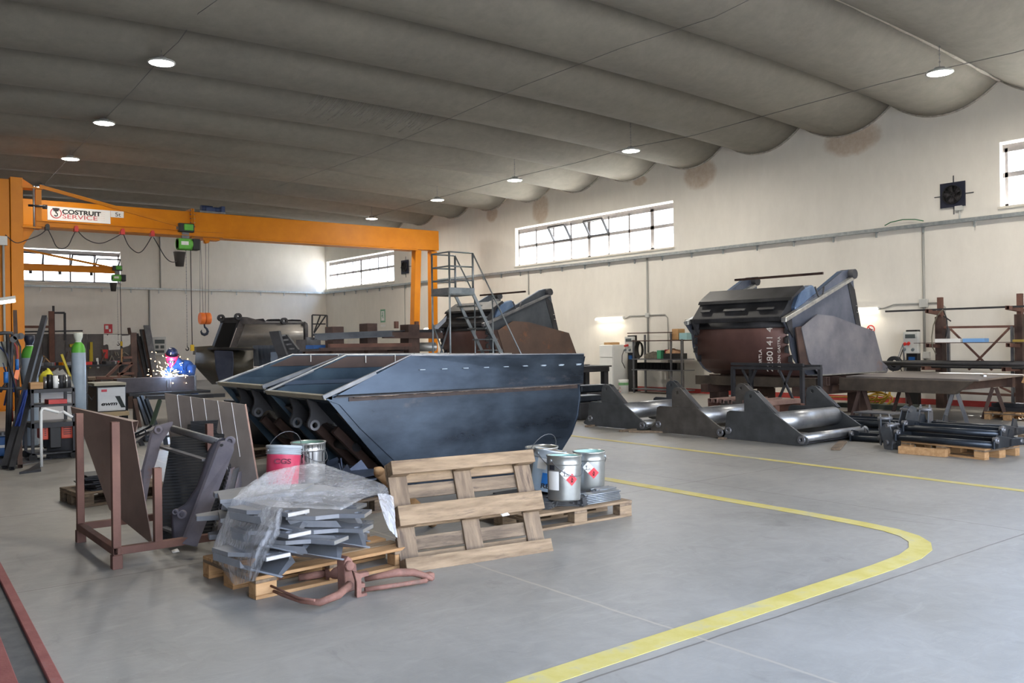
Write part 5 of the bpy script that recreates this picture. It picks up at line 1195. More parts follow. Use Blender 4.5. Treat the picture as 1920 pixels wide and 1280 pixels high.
# stand of box beams under the right bucket
t = thing('beam_table', 'heavy box beam table under the right loader bucket', 'work table', (16.3, 11.4, 0))
for i, x in enumerate((15.3, 15.75, 16.15, 16.5, 16.85, 17.2, 17.55)):
    m = MB(); m.rhs((x, 9.95 + (.05 if i else 0), .72 if i else .70), (x, 12.95, .72 if i else .70), .12 if i else .16, .17 if i else .2, .012); m.build('top_beam', RUSTD if i else mat('grimy_brown_beam', (70, 62, 56), (92, 82, 72), 4, .6, .3), t, world=True, bev=.004)
for y in (10.3, 12.6):
    m = MB(); m.bb((15.1, y - .1, .44), (17.8, y + .1, .62)); m.build('cross_beam', RUSTD, t, world=True, bev=.006)
    for x in (15.6, 17.3):
        m = MB(); m.bb((x - .16, y - .14, .012), (x + .16, y + .14, .44)); m.build('leg', RUSTD, t, world=True, bev=.006)
        m = MB(); m.bb((x - .25, y - .2, 0), (x + .25, y + .2, .014)); m.build('foot_plate', RUSTD, t, world=True)
t = thing('beam_table', 'box beam stand under the orange rust loader bucket, mostly hidden by the near buckets', 'work table', (16, 21, 0))
for x in (15.0, 16.2, 17.4): m = MB(); m.bb((x - .08, 19.6, .7), (x + .08, 22.4, .92)); m.build('top_beam', RUSTD, t, world=True)
for x, y in ((15.1, 19.9), (17.3, 19.9), (15.1, 22.1), (17.3, 22.1)): m = MB(); m.bb((x - .12, y - .12, 0), (x + .12, y + .12, .7)); m.build('leg', RUSTD, t, world=True)
# open dark trestle frame in front
t = thing('open_trestle', 'dark open trestle with crossed braces in front of the rust brown shell', 'trestle', (14.4, 10.5, 0))
def bars(tt, name, lst, w, mm, h=None, hollow=False, bev=0.002):
    for a, c in lst:
        m = MB(); (m.rhs(a, c, w, h or w, .005) if hollow else m.bar(a, c, w, h or w)); m.build(name, mm, tt, world=True, bev=bev)
bars(t, 'top_rail', [((14.40, 9.653, 1.088), (14.40, 11.307, 1.088)), ((14.40, 9.653, 1.013), (14.40, 11.307, 1.013)), ((14.98, 9.653, 1.045), (14.98, 11.307, 1.045))], .055, GREYST if 0 else DSTEEL)
bars(t, 'post', [((14.40, 9.685, 0.000), (14.40, 9.685, 0.992)), ((14.40, 11.275, 0.000), (14.40, 11.275, 0.992)), ((14.98, 9.685, 0.000), (14.98, 9.685, 1.024)), ((14.98, 11.275, 0.000), (14.98, 11.275, 1.024))], .07, DSTEEL)
bars(t, 'diagonal_brace', [((14.40, 11.040, 0.981), (14.40, 10.507, 0.050)), ((14.40, 10.720, 0.981), (14.40, 11.200, 0.050)), ((14.40, 10.187, 0.981), (14.40, 9.707, 0.107)), ((14.40, 9.920, 0.981), (14.40, 10.400, 0.050))], .04, DSTEEL)
bars(t, 'cross_rail', [((14.40, 9.685, 1.013), (14.98, 9.685, 1.013)), ((14.40, 11.275, 1.013), (14.98, 11.275, 1.013)), ((14.40, 9.685, 0.050), (14.40, 11.275, 0.050))], .05, DSTEEL)
# rust coloured tubes on a low beam
t = thing('support_beam', 'rust red support beams under the row of square tubes', 'beam', (12.9, 9.7, 0))
m = MB(); m.bb((13.10, 9.35, .22), (13.22, 10.85, .41)); m.build('front_beam', RUST, t, world=True, bev=.005)
m = MB(); m.bb((13.85, 9.35, .22), (13.97, 10.85, .41)); m.build('rear_beam', RUST, t, world=True, bev=.005)
for x in (13.16, 13.91):
    for y in (9.5, 10.7): m = MB(); m.bb((x - .05, y - .05, 0), (x + .05, y + .05, .22)); m.build('leg', RUSTD, t, world=True)
for i, (y, L_) in enumerate(((10.2, 1.2), (10.08, 1.2), (9.93, 1.0), (9.76, 1.1), (9.45, 1.1), (9.12, 1.0), (9.02, 1.0))):
    m = MB(); y = y * 1.05; m.rhs((12.98 - (.1 if i > 4 else 0), y, .452), (12.98 + L_ * .98, y, .452), .085, .075, .006)
    tag(m.build('square_tube', mat('dusty_rust_tube', (118, 92, 84), (142, 116, 106), 3, .7, .15, c3=(96, 70, 62), t3=.6)), 'dusty rust coloured square tube, %s of the row from the left' % ('first second third fourth fifth sixth last'.split()[i]), 'steel tube', 'square tubes on the low beams')
# ---------------------------------------------------------------- lifting arm units
CYS = [12.32, 10.61, 9.12]
def arm_unit(label, y0, xf, tubem, first):
    t = thing('lifting_arm', label, 'lifting arm', (11.3, y0, .03), 0, 'lifting arm assemblies in a row')
    pl = [(.0, .0), (-.02, .03), (.10, .14), (.14, .40), (.2, .43), (.49, .43), (1.02, .43), (1.42, .19), (1.58, .10), (1.60, .05), (1.56, -.0), (1.4, -.02), (.1, -.02)]
    ear = [(.47, .41), (.47, .66), (.50, .73), (.58, .765), (.66, .75), (.74, .68), (1.05, .41)]
    for k, x in enumerate((.0, xf)):
        m = MB(); hs = [[(x, -.14 + .02 * math.cos(a) - .0, .10 + .02 * math.sin(a)) for a in [2 * math.pi * i / 12 for i in range(12)]]]
        m.prism([(x, -a, c) for a, c in pl], (.03, 0, 0), [[(x, -.17 + .025 * math.cos(a), .115 + .025 * math.sin(a)) for a in [2 * math.pi * i / 12 for i in range(12)]], [(x, -1.50 + .025 * math.cos(a), .07 + .025 * math.sin(a)) for a in [2 * math.pi * i / 12 for i in range(12)]]])
        so = m.build('side_plate', first, t)
        for (yy, zz, r) in ((-.17, .115, .055), (-1.50, .07, .06)):
            m = MB(); m.ring((x - .022, yy, zz), (x + .04, yy, zz), r, .026, 20); m.build('pin_boss', GREYST, so)
        for dx in (.01, .11):
            m = MB(); m.prism([(x + dx, -a, c) for a, c in ear], (.022, 0, 0), [[(x + dx, -.585 + .03 * math.cos(a), .675 + .03 * math.sin(a)) for a in [2 * math.pi * i / 12 for i in range(12)]]]); m.build('ear_plate', first, t)
        m = MB(); m.bar((x + .07, -.68, .72), (x + .07, -1.04, .43), .09, .008); m.build('ear_web', DSTEEL, t)
    m = MB(); m.cyl((.03, -.98, .29), (xf, -.98, .29), .15, 28); m.build('main_tube', tubem, t)
    m = MB(); m.cyl((.03, -1.47, .09), (xf + .1, -1.47, .09), .065, 20); m.build('front_tube', tubem, t)
    m = MB(); m.bb((.05, -1.48, .0), (xf, -1.2, .012)); m.build('bottom_strip', DSTEEL, t)
    return t
GUN = mat('gunmetal_plate', (58, 60, 62), (82, 84, 86), 2.2, .5, .45, .05, 30, c3=(96, 84, 74), t3=.66, s3=1.6)
GUN2 = mat('gunmetal_plate_brown', (62, 58, 54), (90, 86, 82), 2.2, .55, .35, .05, 30, c3=(116, 82, 60), t3=.62, s3=1.2)
arm_unit('left lifting arm assembly, partly behind the near dark bucket', CYS[0], 1.75, BRIGHT, GUN)
arm_unit('middle lifting arm assembly with a brown streak along its plate', CYS[1], 1.7, BRIGHT, GUN2)
arm_unit('right lifting arm assembly with both bright tubes in full view', CYS[2], 1.65, BRIGHT, GUN)
for (p, L_, w_, rz, lab) in (((1105, 800), .35, .09, .2, 'pale timber block under the left lifting arm'), ((1180, 808), .6, .1, .1, 'timber batten end between the left and middle lifting arms'), ((1240, 812), 1.2, .1, -.9, 'long flat timber under the middle lifting arm'), ((1352, 824), .16, .12, .3, 'small timber chock at the front corner of the right lifting arm'), ((1570, 838), 1.0, .12, .45, 'grey timber under the front tube of the right lifting arm')):
    q = pz(*p); m = MB(); m.box((q.x + .1, q.y + .03, .016), (L_, w_, .03), Matrix.Rotation(rz, 3, 'Z')); tag(m.build('timber', WOODD, bev=.002), lab, 'timber')
# ---------------------------------------------------------------- black linkage frames on a pallet
BLK = mat('blue_black_bar', (40, 46, 54), (58, 64, 72), 3, .36, .6, .03, 30)
pallet('wooden pallet under the black linkage frames', (12.15, 5.75, 0), 1.45, mats=(WOODN, WOODD))
tag((lambda m: (m.box((11.62, 5.98, .05), (.09, .62, .1), Matrix.Rotation(.1, 3, 'Z')), m.build('timber', WOODN, bev=.003))[1])(MB()), 'fresh pale timber block lying in front of the black linkage frames', 'timber')
def linkage(label, x, y, z, rz, L_=1.35, W_=.75, n_=3):
    t = thing('linkage_frame', label, 'linkage frame', (x, y, z), rz, 'black linkage frames stacked on the pallet')
    for i in range(n_):
        m = MB(); xx = i * W_ / (n_ - 1)
        (m.bar((xx, -L_ / 2, .05), (xx, L_ / 2, .05), .07, .09) if i % 2 else m.cyl((xx, -L_ / 2, .045), (xx, L_ / 2, .045), .045, 16)); m.build('long_bar', BLK, t, bev=0)
    for s in (-1, 1):
        m = MB(); m.prism([(-.06, s * L_ / 2, 0), (W_ + .1, s * L_ / 2, 0), (W_ + .1, s * L_ / 2, .08), (W_ * .6, s * L_ / 2, .1), (.05, s * L_ / 2, .17), (-.06, s * L_ / 2, .1)], (0, -s * .025, 0)); m.build('end_plate', BLK, t, bev=.003)
        m = MB(); m.prism([(W_ * .5, s * (L_ / 2 - .04), .09), (W_ * .75, s * (L_ / 2 - .04), .09), (W_ * .7, s * (L_ / 2 - .04), .2), (W_ * .58, s * (L_ / 2 - .04), .22)], (0, .02, 0)); m.build('lug', BLK, t)
        m = MB(); m.ring((.0, s * (L_ / 2 + .02), .11), (.0, s * (L_ / 2 - .04), .11), .04, .02, 16); m.build('pin', GREYST, t); m = MB(); m.cyl((W_ * .9, s * (L_ / 2 + .02), .05), (W_ * .9, s * (L_ / 2 - .04), .05), .03, 12); m.build('pin', GREYST, t)
    return t
linkage('black linkage frame lying lowest on the pallet at right', 11.75, 5.75, .15, -.03)
linkage('black linkage frame resting on top of the other at right', 11.95, 5.75, .27, .04, 1.3, .8)
linkage('black linkage frame lying behind the stacked pair on the floor', 12.6, 6.9, .0, .25, 1.3, .8)
linkage('long black linkage frame between the tubes and the trestle table', 13.6, 7.9, .12, .05, 2.2, .7, 4)
linkage('long black linkage frame lowest beneath the trestle side', 13.6, 7.9, .0, .02, 2.1, .8, 3)
for i, (x, y, z, s, rz) in enumerate(((12.55, 6.35, .32, .3, .3), (13.0, 6.9, .26, .3, -.3), (12.2, 6.75, .22, .26, .6), (11.95, 6.5, .2, .2, 1.1))):
    t = thing('knuckle_link', ('tall dark knuckle link standing up behind the black frames', 'short dark knuckle link lying right of the tall one', 'dark knuckle link left of the black frames', 'dark hooked link at the left front of the black frames')[i], 'knuckle link', (x, y, z), rz, 'dark knuckle links by the black frames')
    for dy in (0, .12):
        m = MB(); m.prism([(-.05, dy, -.2), (.12, dy, -.2), (s, dy, s * .2), (s * .95, dy, s * .55), (s * .25, dy, s * .95), (0, dy, s * .8), (-.08, dy, 0)], (0, .02, 0)); m.build('cheek', mat('grey_link_plate', (78, 84, 92), (104, 108, 114), 3, .4, .6), t, bev=.004)
    m = MB(); m.cyl((.02, -.03, s * .7), (.02, .17, s * .7), .03, 12); m.build('pin', GREYST, t); m = MB(); m.cyl((.04, -.03, -.1), (.04, .17, -.1), .035, 12); m.build('pin', GREYST, t)
pallet('flat weathered wooden pallet at the far right by the black frames', (13.9, 4.95, 0), 1.2, mats=(WOODD, WOODD))
m = MB(); m.bb((13.05, 4.75, .3), (13.12, 5.4, .36)); 
# ---------------------------------------------------------------- trestle table at right
t = thing('trestle_table', 'thick steel plate table on A shaped trestles at right', 'work table', (17.2, 8.5, 0))
m = MB(); m.prism([(15.9, 9.7, .80), (15.75, 7.1, .80), (18.2, 7.35, .80), (18.9, 10.1, .80)], (0, 0, .03)); m.build('top_plate', mat('table_plate', (112, 106, 102), (142, 134, 128), 2, .45, .5, .05, 30), t, world=True)
m = MB(); m.prism([(15.72, 9.75, .80), (15.72, 7.2, .80), (15.72, 7.5, .56), (15.72, 9.75, .56)], (.12, 0, 0)); m.build('side_beam', mat('grimy_brown_beam', (0, 0, 0)), t, world=True, bev=.006)
m = MB(); m.bb((16.0, 7.5, .62), (17.9, 7.7, .79)); m.build('end_beam', RUSTD, t, world=True)
m = MB(); m.bb((17.8, 7.4, .6), (17.92, 9.9, .79)); m.build('rear_beam', RUSTD, t, world=True)
for (x, y) in ((15.95, 7.6), (15.95, 9.4), (17.5, 7.6), (17.5, 9.4)):
    bars(t, 'leg', [((x, y + .03, .6), (x - .05, y + .2, 0)), ((x, y - .03, .6), (x + .05, y - .2, 0))], .08, GREYST if y < 8 and x < 16 else RUSTD, .06)
m = MB(); m.bar((16.9, 7.5, .845), (17.2, 7.7, .845), .05, .03); tag(m.build('steel_offcut', BRIGHT), 'short bright steel offcut lying on the trestle table', 'steel offcut')
q = pz(1720, 780); m = MB(); m.bb((14.3, 7.9, .26), (14.8, 8.6, .28)); m.bar((14.35, 7.95, 0), (14.35, 7.95, .26), .03, .03); m.bar((14.75, 8.5, 0), (14.75, 8.5, .26), .03, .03); m.bar((14.35, 8.5, 0), (14.35, 8.5, .26), .03, .03); m.bar((14.75, 7.95, 0), (14.75, 7.95, .26), .03, .03)
tag(m.build('low_stool', GREYST), 'low grey sheet stool on the floor before the trestle table', 'stool')
# long dark tubes laid behind the table
for i, (x, z, r) in enumerate(((18.95, 1.0, .045), (19.1, .93, .035), (19.2, 1.02, .04))):
    m = MB(); m.cyl((x, 6.0, z), (x, 11.0 - i * .3, z), r, 12); tag(m.build('long_tube', DSTEEL), ('front', 'thin lower', 'rear')[i] + ' long dark tube lying on the rack arms behind the trestle table', 'steel tube', 'long tubes on the right rack')
# ---------------------------------------------------------------- rusty rack with X brace
t = thing('cantilever_rack', 'tall rusty storage rack with an X brace against the right wall', 'rack', (19.6, 8.8, 0))
bars(t, 'post', [((19.6, 9.64, 0), (19.6, 9.64, 2.02)), ((19.6, 7.98, 0), (19.6, 7.98, 2.02))], .20, RUSTD, .16, bev=.004)
bars(t, 'post_extension', [((19.6, 9.64, 2.0), (19.6, 9.64, 2.45)), ((19.6, 7.98, 2.0), (19.6, 7.98, 2.45))], .10, RUST)
bars(t, 'inner_post', [((19.6, 9.47, 0), (19.6, 9.47, 1.78)), ((19.6, 8.14, 0), (19.6, 8.14, 1.78))], .055, GREYST)
bars(t, 'brace_rail', [((19.6, 9.6, 1.78), (19.6, 8.0, 1.77)), ((19.6, 9.6, .35), (19.6, 8.0, .33))], .045, RUST, .05)
bars(t, 'x_brace', [((19.6, 9.42, 1.74), (19.6, 8.55, .85)), ((19.62, 8.2, 1.74), (19.62, 9.05, .85)), ((19.6, 8.4, .5), (19.6, 8.1, .36))], .04, RUST)
bars(t, 'rack_arm', [((19.7, 9.64, 2.08), (19.0, 9.64, 2.14)), ((19.7, 7.98, 2.1), (19.0, 7.98, 2.15)), ((19.7, 9.64, 1.36), (19.0, 9.64, 1.39)), ((19.7, 7.98, 1.36), (19.0, 7.98, 1.39)), ((19.7, 9.64, .88), (18.8, 9.64, .9)), ((19.7, 7.98, .88), (18.8, 7.98, .9))], .08, RUST, .08, hollow=True)
for i, (x, y0, y1, z) in enumerate(((19.2, 7.0, 10.7, 2.17), (19.2, 7.3, 10.0, 1.44), (19.45, 7.3, 9.9, 1.44))):
    m = MB(); m.bar((x, y0, z), (x, y1, z), .05, .04) if i == 0 else m.bar((x, y0, z), (x, y1, z), .2, .012); tag(m.build('steel_bar', DSTEEL if i == 0 else RUSTD), ('long dark bar lying across the top arms of the rusty rack', 'front board strip lying on the middle arms of the rusty rack', 'rear board strip lying on the middle arms of the rusty rack')[i], 'steel bar')
m = MB(); m.bb((19.15, 9.0, 1.45), (19.35, 9.55, 1.53)); tag(m.build('long_box', WHITE), 'long white carton on the middle level of the rusty rack', 'box')
m = MB(); m.bb((19.15, 8.5, 1.45), (19.35, 8.95, 1.53)); tag(m.build('long_box', mat('pale_blue_carton', (112, 160, 214))), 'long light blue carton beside the white one on the rack', 'box')
m = MB(); m.bb((19.15, 7.75, 1.45), (19.3, 7.95, 1.5)); tag(m.build('torch', mat('yellow_black', (150, 130, 60))), 'small yellowish tool at the right end of the rack level', 'tool')
m = MB(); m.pipe([pX(x, y, 19.1) for x, y in ((1768, 580), (1757, 592), (1750, 610), (1747, 632), (1748, 650), (1755, 664))], .012, 6); tag(m.build('hanging_hose', mat('khaki_hose', (96, 92, 78))), 'thin bent hose hanging from the left post of the rusty rack', 'hose')
m = MB(); m.pipe([pX(x, y, 19.1) for x, y in ((1769, 582), (1775, 597), (1776, 615), (1773, 632))], .014, 6); m.pipe([pX(x, y, 19.1) for x, y in ((1769, 592), (1776, 597), (1783, 602))], .014, 6); tag(m.build('hanging_strap', BLACK), 'black strap hanging on the left post of the rusty rack', 'strap')
# power distribution post right
def power_post(label, x, y, h=1.72, blue=True):
    t = thing('power_post', label, 'power post', (x, y, 0))
    m = MB(); m.bb((-.02, -.13, .02), (.14, .13, h + .02)); m.build('column', BLACK, t, bev=.006)
    m = MB(); m.bb((-.14, -.22, h - .52), (-.03, .14, h - .02)); m.build('socket_panel', GREYP, t, bev=.015)
    m = MB(); m.bb((-.15, -.15, h - .17), (-.139, .08, h - .08)); m.build('window', mat('panel_dark', (0, 0, 0)), t)
    for (yy, zz, mm) in ((-.0, -.28, REDP), (-.15, -.28, REDP) if not blue else (.09, -.29, REDP), (.1, -.42, mat('socket_grey', (110, 120, 124))), (-.1, -.42, mat('socket_grey', (110, 120, 124)))):
        m = MB(); m.cyl((-.13, yy, h + zz), (-.19, yy - .01, h + zz - .02), .035, 14); m.build('socket', mm, t)
    m = MB(); m.bb((-.12, -.2, 0), (.2, .2, .02)); m.build('base_plate', BLACK, t)
    m = MB(); m.bb((-.05, -.08, h - .72), (-.018, .06, h - .6)); m.build('blue_plate', BLUEP, t)
    m = MB(); m.pipe([(-.18, .12, h - .42), (-.22, .17, h - .6), (-.2, .2, h - .8), (-.1, .17, h - 1.0)], .012, 6); m.build('power_cable', mat('dark_cable', (0, 0, 0)), t)
    return t
power_post('black power post with grey socket panel left of the rusty rack', 19.75, 10.38)
power_post('black power post with socket panel between fridge and shelves', 19.75, 19.35)
# tripod lamp leaning near post
t = thing('work_tripod', 'dark tripod stand with a round reel in front of the right power post', 'tripod', (19.2, 10.5, 0))
bars(t, 'leg', [((19.2, 10.3, 1.42), (19.0, 10.75, 0)), ((19.2, 10.3, 1.42), (19.1, 10.1, 0)), ((19.2, 10.3, 1.42), (19.5, 10.4, 0))], .02, GREYST)
m = MB(); m.ring((19.05, 10.45, .98), (19.15, 10.45, .98), .17, .09, 20); m.build('reel', DSTEEL, t, world=True)
m = MB(); rn = random.Random(8)
for k in range(9):
    c = V((18.6 + rn.uniform(-.05, .05), 10.7 + rn.uniform(-.25, .25), .10 + .03 * k)); m.pipe([c + V((.04 * math.sin(3 * a), .30 * math.cos(a), .14 * math.sin(a))) for a in [2 * math.pi * i / 18 for i in range(18)]], .016, 6, closed=True)
m.pipe([(18.6, 11.0, .2), (18.5, 11.3, .22), (18.5, 11.9, .2)], .016, 6)
tag(m.build('yellow_hose', mat('yellow_hose', (176, 142, 40), (190, 156, 52), 6, .6)), 'coiled yellow hose on the floor behind the bucket stand', 'hose')
m = MB(); m.bb((18.3, 9.8, 0), (18.9, 11.4, .1)); tag(m.build('low_crate', mat('greenish_steel', (84, 92, 84), rough=.6)), 'low greenish steel tray under the coiled yellow hose', 'tray')
# crate and sticks far right floor
pallet('wooden pallet with tube offcuts under the rusty rack at right', (18.0, 7.4, 0), .1, mats=(WOODN, WOODN))
for i in range(5):
    m = MB(); m.rhs((17.6 + i * .1, 7.1, .19 + .07 * (i % 2)), (17.65 + i * .1, 7.75, .19 + .07 * (i % 2)), .07, .07, .006); tag(m.build('tube_offcut', DSTEEL), ('far left', 'second', 'middle', 'fourth', 'far right')[i] + ' dark square tube offcut on the pallet by the rack', 'tube offcut', 'tube offcuts on the rack pallet')
t = thing('timber_stand', 'tilted timber frame leaning at the right edge of the picture', 'timber frame', (18.1, 6.9, 0))
bars(t, 'timber_piece', [((17.9, 7.25, .75), (18.0, 6.75, .55)), ((18.0, 6.75, 0), (18.0, 6.75, .6)), ((18.05, 7.0, .62), (18.35, 6.7, .75))], .12, WOODN)
# ---------------------------------------------------------------- shelving, fridge, bench
t = thing('metal_shelf', 'open galvanised metal shelving against the right wall behind the arms', 'shelf', (19.5, 18.1, 0))
bars(t, 'upright', [((19.35, 18.85, 0), (19.35, 18.85, 1.6)), ((19.35, 17.35, 0), (19.35, 17.35, 1.78)), ((19.85, 18.85, 0), (19.85, 18.85, 1.75)), ((19.85, 17.35, 0), (19.85, 17.35, 1.75)), ((19.35, 16.95, 0), (19.35, 16.95, 1.6))], .05, GREYST)
for z in (.12, .70, 1.02, 1.57):
    m = MB(); m.bb((19.3, 16.95, z - .02), (19.9, 18.9, z + .01)); m.build('shelf_board', GREYST if z < 1.5 else RUSTD, t, world=True)
bars(t, 'top_bar', [((19.35, 19.1, 1.80), (19.35, 17.3, 1.80))], .03, RUSTD)
m = MB(); m.prism([(19.5, 17.15, 1.81), (19.5, 17.4, 1.81), (19.5, 17.42, 2.0), (19.5, 17.13, 2.0)], (.25, 0, 0)) if 0 else m.bb((19.4, 17.12, 1.795 if 0 else 1.58), (19.7, 17.36, 1.9)); tag(m.build('carton', CARD, bev=.01), 'open brown carton on top of the metal shelving', 'box')
m = MB(); m.bb((19.4, 16.8, 1.585), (19.75, 17.08, 1.78)); tag(m.build('carton', mat('pale_teal_carton', (150, 190, 196))), 'pale teal carton beside the brown one on the shelving', 'box')
for i in range(11):
    y = 18.72 - i * .15; t2 = thing('steel_bracket', 'small black channel bracket on the lower shelf, %s from the left' % ('first second third fourth fifth sixth seventh eighth ninth tenth last'.split()[i]), 'bracket', (19.4, y, .71), 0, 'black channel brackets on the lower shelf')
    m = MB(); m.bb((0, -.05, 0), (.3, -.04, .2)); m.bb((0, .04, 0), (.3, .05, .2)); m.bb((0, -.05, 0), (.3, .05, .012)); m.build('channel', BLACK, t2)
m = MB(); rn = random.Random(2)
for k in range(6): c = V((19.42, 18.72, 1.30)); m.pipe([c + V((.02 * k, .14 * math.cos(a) * (1 - .05 * k), .26 * math.sin(a) * (1 - .04 * k))) for a in [2 * math.pi * i / 20 for i in range(20)]], .014, 6, closed=True)
tag(m.build('cable_coil', mat('dark_coil', (52, 50, 46), rough=.7)), 'dark cable coil hanging on the left upright of the shelving', 'cable')
def blob(name, c, s, mm, lab, cat, seed=1):
    rn = random.Random(seed); m = MB(); N = 12
    rows = []
    for i in range(7):
        ph = math.pi / 2 * i / 6; rows.append([V(c) + V((s[0] * math.cos(ph) * math.cos(a) * rn.uniform(.85, 1.1), s[1] * math.cos(ph) * math.sin(a) * rn.uniform(.85, 1.1), s[2] * math.sin(ph) * rn.uniform(.8, 1.1))) for a in [2 * math.pi * j / N for j in range(N)]])
    rows = [r + [r[0]] for r in rows]; m.strip(rows, None, True); return tag(m.build(name, mm), lab, cat)
blob('rag_heap', (19.5, 18.2, 1.035), (.2, .32, .2), mat('dark_rags', (70, 66, 60), (96, 90, 80), 12, .9), 'heap of dark rags on the middle shelf', 'rags')
m = MB(); m.bb((19.4, 17.8, 1.03), (19.6, 17.95, 1.28)); tag(m.build('green_carton', mat('green_carton', (70, 150, 112))), 'upright green carton on the middle shelf', 'box')
m = MB(); m.bb((19.55, 17.5, 1.03), (19.75, 17.78, 1.30)); tag(m.build('red_carton', mat('red_carton', (190, 50, 60))), 'red carton behind the crate on the middle shelf', 'box')
t2 = thing('plastic_crate', 'black crate of brown parts on the middle shelf', 'crate', (19.5, 17.35, 1.03)); m = MB(); m.bb((-.15, -.3, 0), (.2, .3, .16)); m.build('crate_body', BLACK, t2)
blob('brown_parts', (19.52, 17.4, 1.19), (.18, .3, .14), mat('brown_parts', (150, 112, 84), (178, 140, 108), 14, .8), 'heap of brown parts filling the black crate', 'parts', 4)
t2 = thing('paint_can', 'white and green paint can with a red diamond on floor under the shelves', 'paint can', (19.0, 18.95, 0))
m = MB(); m.lathe([(0, 0), (.15, 0), (.15, .38), (.155, .4), (.145, .4), (.14, .37), (0, .37)], n=24); m.build('body', PAPER, t2)
m = MB(); m.lathe([(.152, .24), (.152, .32)], n=24); m.build('green_band', mat('can_green', (110, 160, 110)), t2)
m = MB(); m.add([(-.13, .08, .1), (-.16, 0, .03), (-.13, -.08, .1), (-.16, 0, .18)], [(0, 1, 2, 3)]); m.build('red_diamond', REDP, t2)
t = thing('fridge', 'white two door fridge against the right wall', 'fridge', (19.9, 20.3, 0))
m = MB(); m.bb((-.28, -.3, .03), (.35, .28, 1.45)); m.build('cabinet', WHITE, t, bev=.01)
m = MB(); m.bb((-.33, -.3, 1.06), (-.285, .28, 1.44)); m.build('freezer_door', WHITE, t, bev=.008)
m = MB(); m.bb((-.33, -.3, .06), (-.285, .28, 1.04)); m.build('lower_door', WHITE, t, bev=.008)
m = MB(); m.bb((-.25, -.28, 0), (.3, .25, .03)); m.build('plinth', BLACK, t)
m = MB(); m.bb((19.7, 20.15, 1.452), (20.05, 20.5, 1.53)); tag(m.build('cardboard_box', CARD), 'flat cardboard box lying on top of the fridge', 'box')
t = thing('steel_bench', 'dark steel welding bench at the right end of the near bucket', 'work bench', (17.3, 18.9, 0))
m = MB(); m.bb((16.7, 18.4, .83), (17.98, 19.5, .87)); m.build('top', DSTEEL, t, world=True)
m = MB(); m.bb((16.75, 18.45, .70), (17.93, 19.45, .83)); m.build('apron', DSTEEL, t, world=True)
bars(t, 'leg', [((x, y, 0), (x, y, .7)) for x in (16.85, 17.83) for y in (18.55, 19.35)], .16, DSTEEL)
rn = random.Random(21)
for i in range(7):
    x, y = rn.uniform(16.95, 17.7), rn.uniform(18.6, 19.3); m = MB(); m.box((x, y, .885), (rn.uniform(.1, .5), rn.uniform(.05, .2), .03), Matrix.Rotation(rn.uniform(0, 3), 3, 'Z')); tag(m.build('steel_offcut', GREYST), 'small steel offcut on the dark welding bench', 'steel offcut', 'offcuts on the welding bench')
# dark blocks between bucket and arms
for i, (x, y, z, sx_, sy_, sz_) in enumerate(((12.3, 13.4, 0, .7, .5, .35), (12.3, 13.4, .36, .6, .4, .12), (13.6, 14.6, 0, .9, .7, .45), (13.5, 14.5, .46, .8, .3, .15))):
    t = thing('steel_assembly', ('low dark steel assembly left of the left lifting arm', 'dark plate piece on the low assembly by the near bucket edge', 'dark steel base block behind the left lifting arm', 'bluish steel box lying on the base block')[i], 'steel assembly', (x, y, z))
    m = MB(); m.box((0, 0, sz_ / 2), (sx_, sy_, sz_)); m.build('body', BLK if i % 2 else DSTEEL, t, bev=.02)
    m = MB(); m.cyl((-sx_ / 2 - .02, 0, sz_ * .6), (sx_ / 2 + .02, 0, sz_ * .6), sz_ * .2, 14); m.build('pin', GREYST, t)
# ---------------------------------------------------------------- rolling ladder
t = thing('rolling_ladder', 'tall grey metal platform ladder with handrails behind the dark buckets', 'ladder', (10.3, 15.3, 0))
LY = 15.0; LZ = 2.60
xa, xb = pY(843, 549, LY).x, pY(887, 549, LY).x; y2 = LY + .65
LG = mat('ladder_grey', (112, 120, 126), (140, 146, 150), 4, .38, .7)
def tubes(tt, name, lst, r, mm, n_=8):
    for pts in lst: m = MB(); m.pipe(pts, r, n_); m.build(name, mm, tt, world=True)
tubes(t, 'post', [[(xa, LY, 0), (xa, LY, LZ + .85)], [(xa, y2, 0), (xa, y2, LZ + .85)], [(xb, LY, LZ), (xb, LY, LZ + .85)], [(xb, y2, LZ), (xb, y2, LZ + .85)]], .022, LG)
tubes(t, 'handrail', [[(xa, y2, LZ + z), (xa, LY, LZ + z), (xb, LY, LZ + z)] for z in (.28, .56, .85)] + [[(xa, y2, LZ + z), (xb, y2, LZ + z)] for z in (.28, .56, .85)], .016, LG)
m = MB(); m.bb((xa - .02, LY - .02, LZ - .03), (xb + .02, y2 + .02, LZ)); m.build('platform', mat('platform_mesh', (92, 98, 102), (120, 126, 128), 20, .5, .5), t, world=True)
m = MB(); m.bb((xa - .02, LY - .025, LZ), (xb + .02, LY - .015, LZ + .12)); m.bb((xa - .025, LY, LZ), (xa - .015, y2, LZ + .12)); m.build('toe_board', LG, t, world=True)
fx = xb + 1.45
fz = lambda x: LZ * (1 - (x - xb) / (fx - xb))
bars(t, 'stringer', [((xb, LY, LZ), (fx, LY, .03)), ((xb, y2, LZ), (fx, y2, .03))], .03, LG, .07)
tubes(t, 'stair_rail', [[(xb, LY, LZ + .85), (fx + .15, LY, .75), (fx + .1, LY, .1)], [(xb, y2, LZ + .85), (fx + .15, y2, .75), (fx + .1, y2, .1)], [(xb + .5, LY, LZ - .05), (xb + .5, LY, 0)], [(xb + .5, y2, LZ - .05), (xb + .5, y2, 0)]], .016, LG)
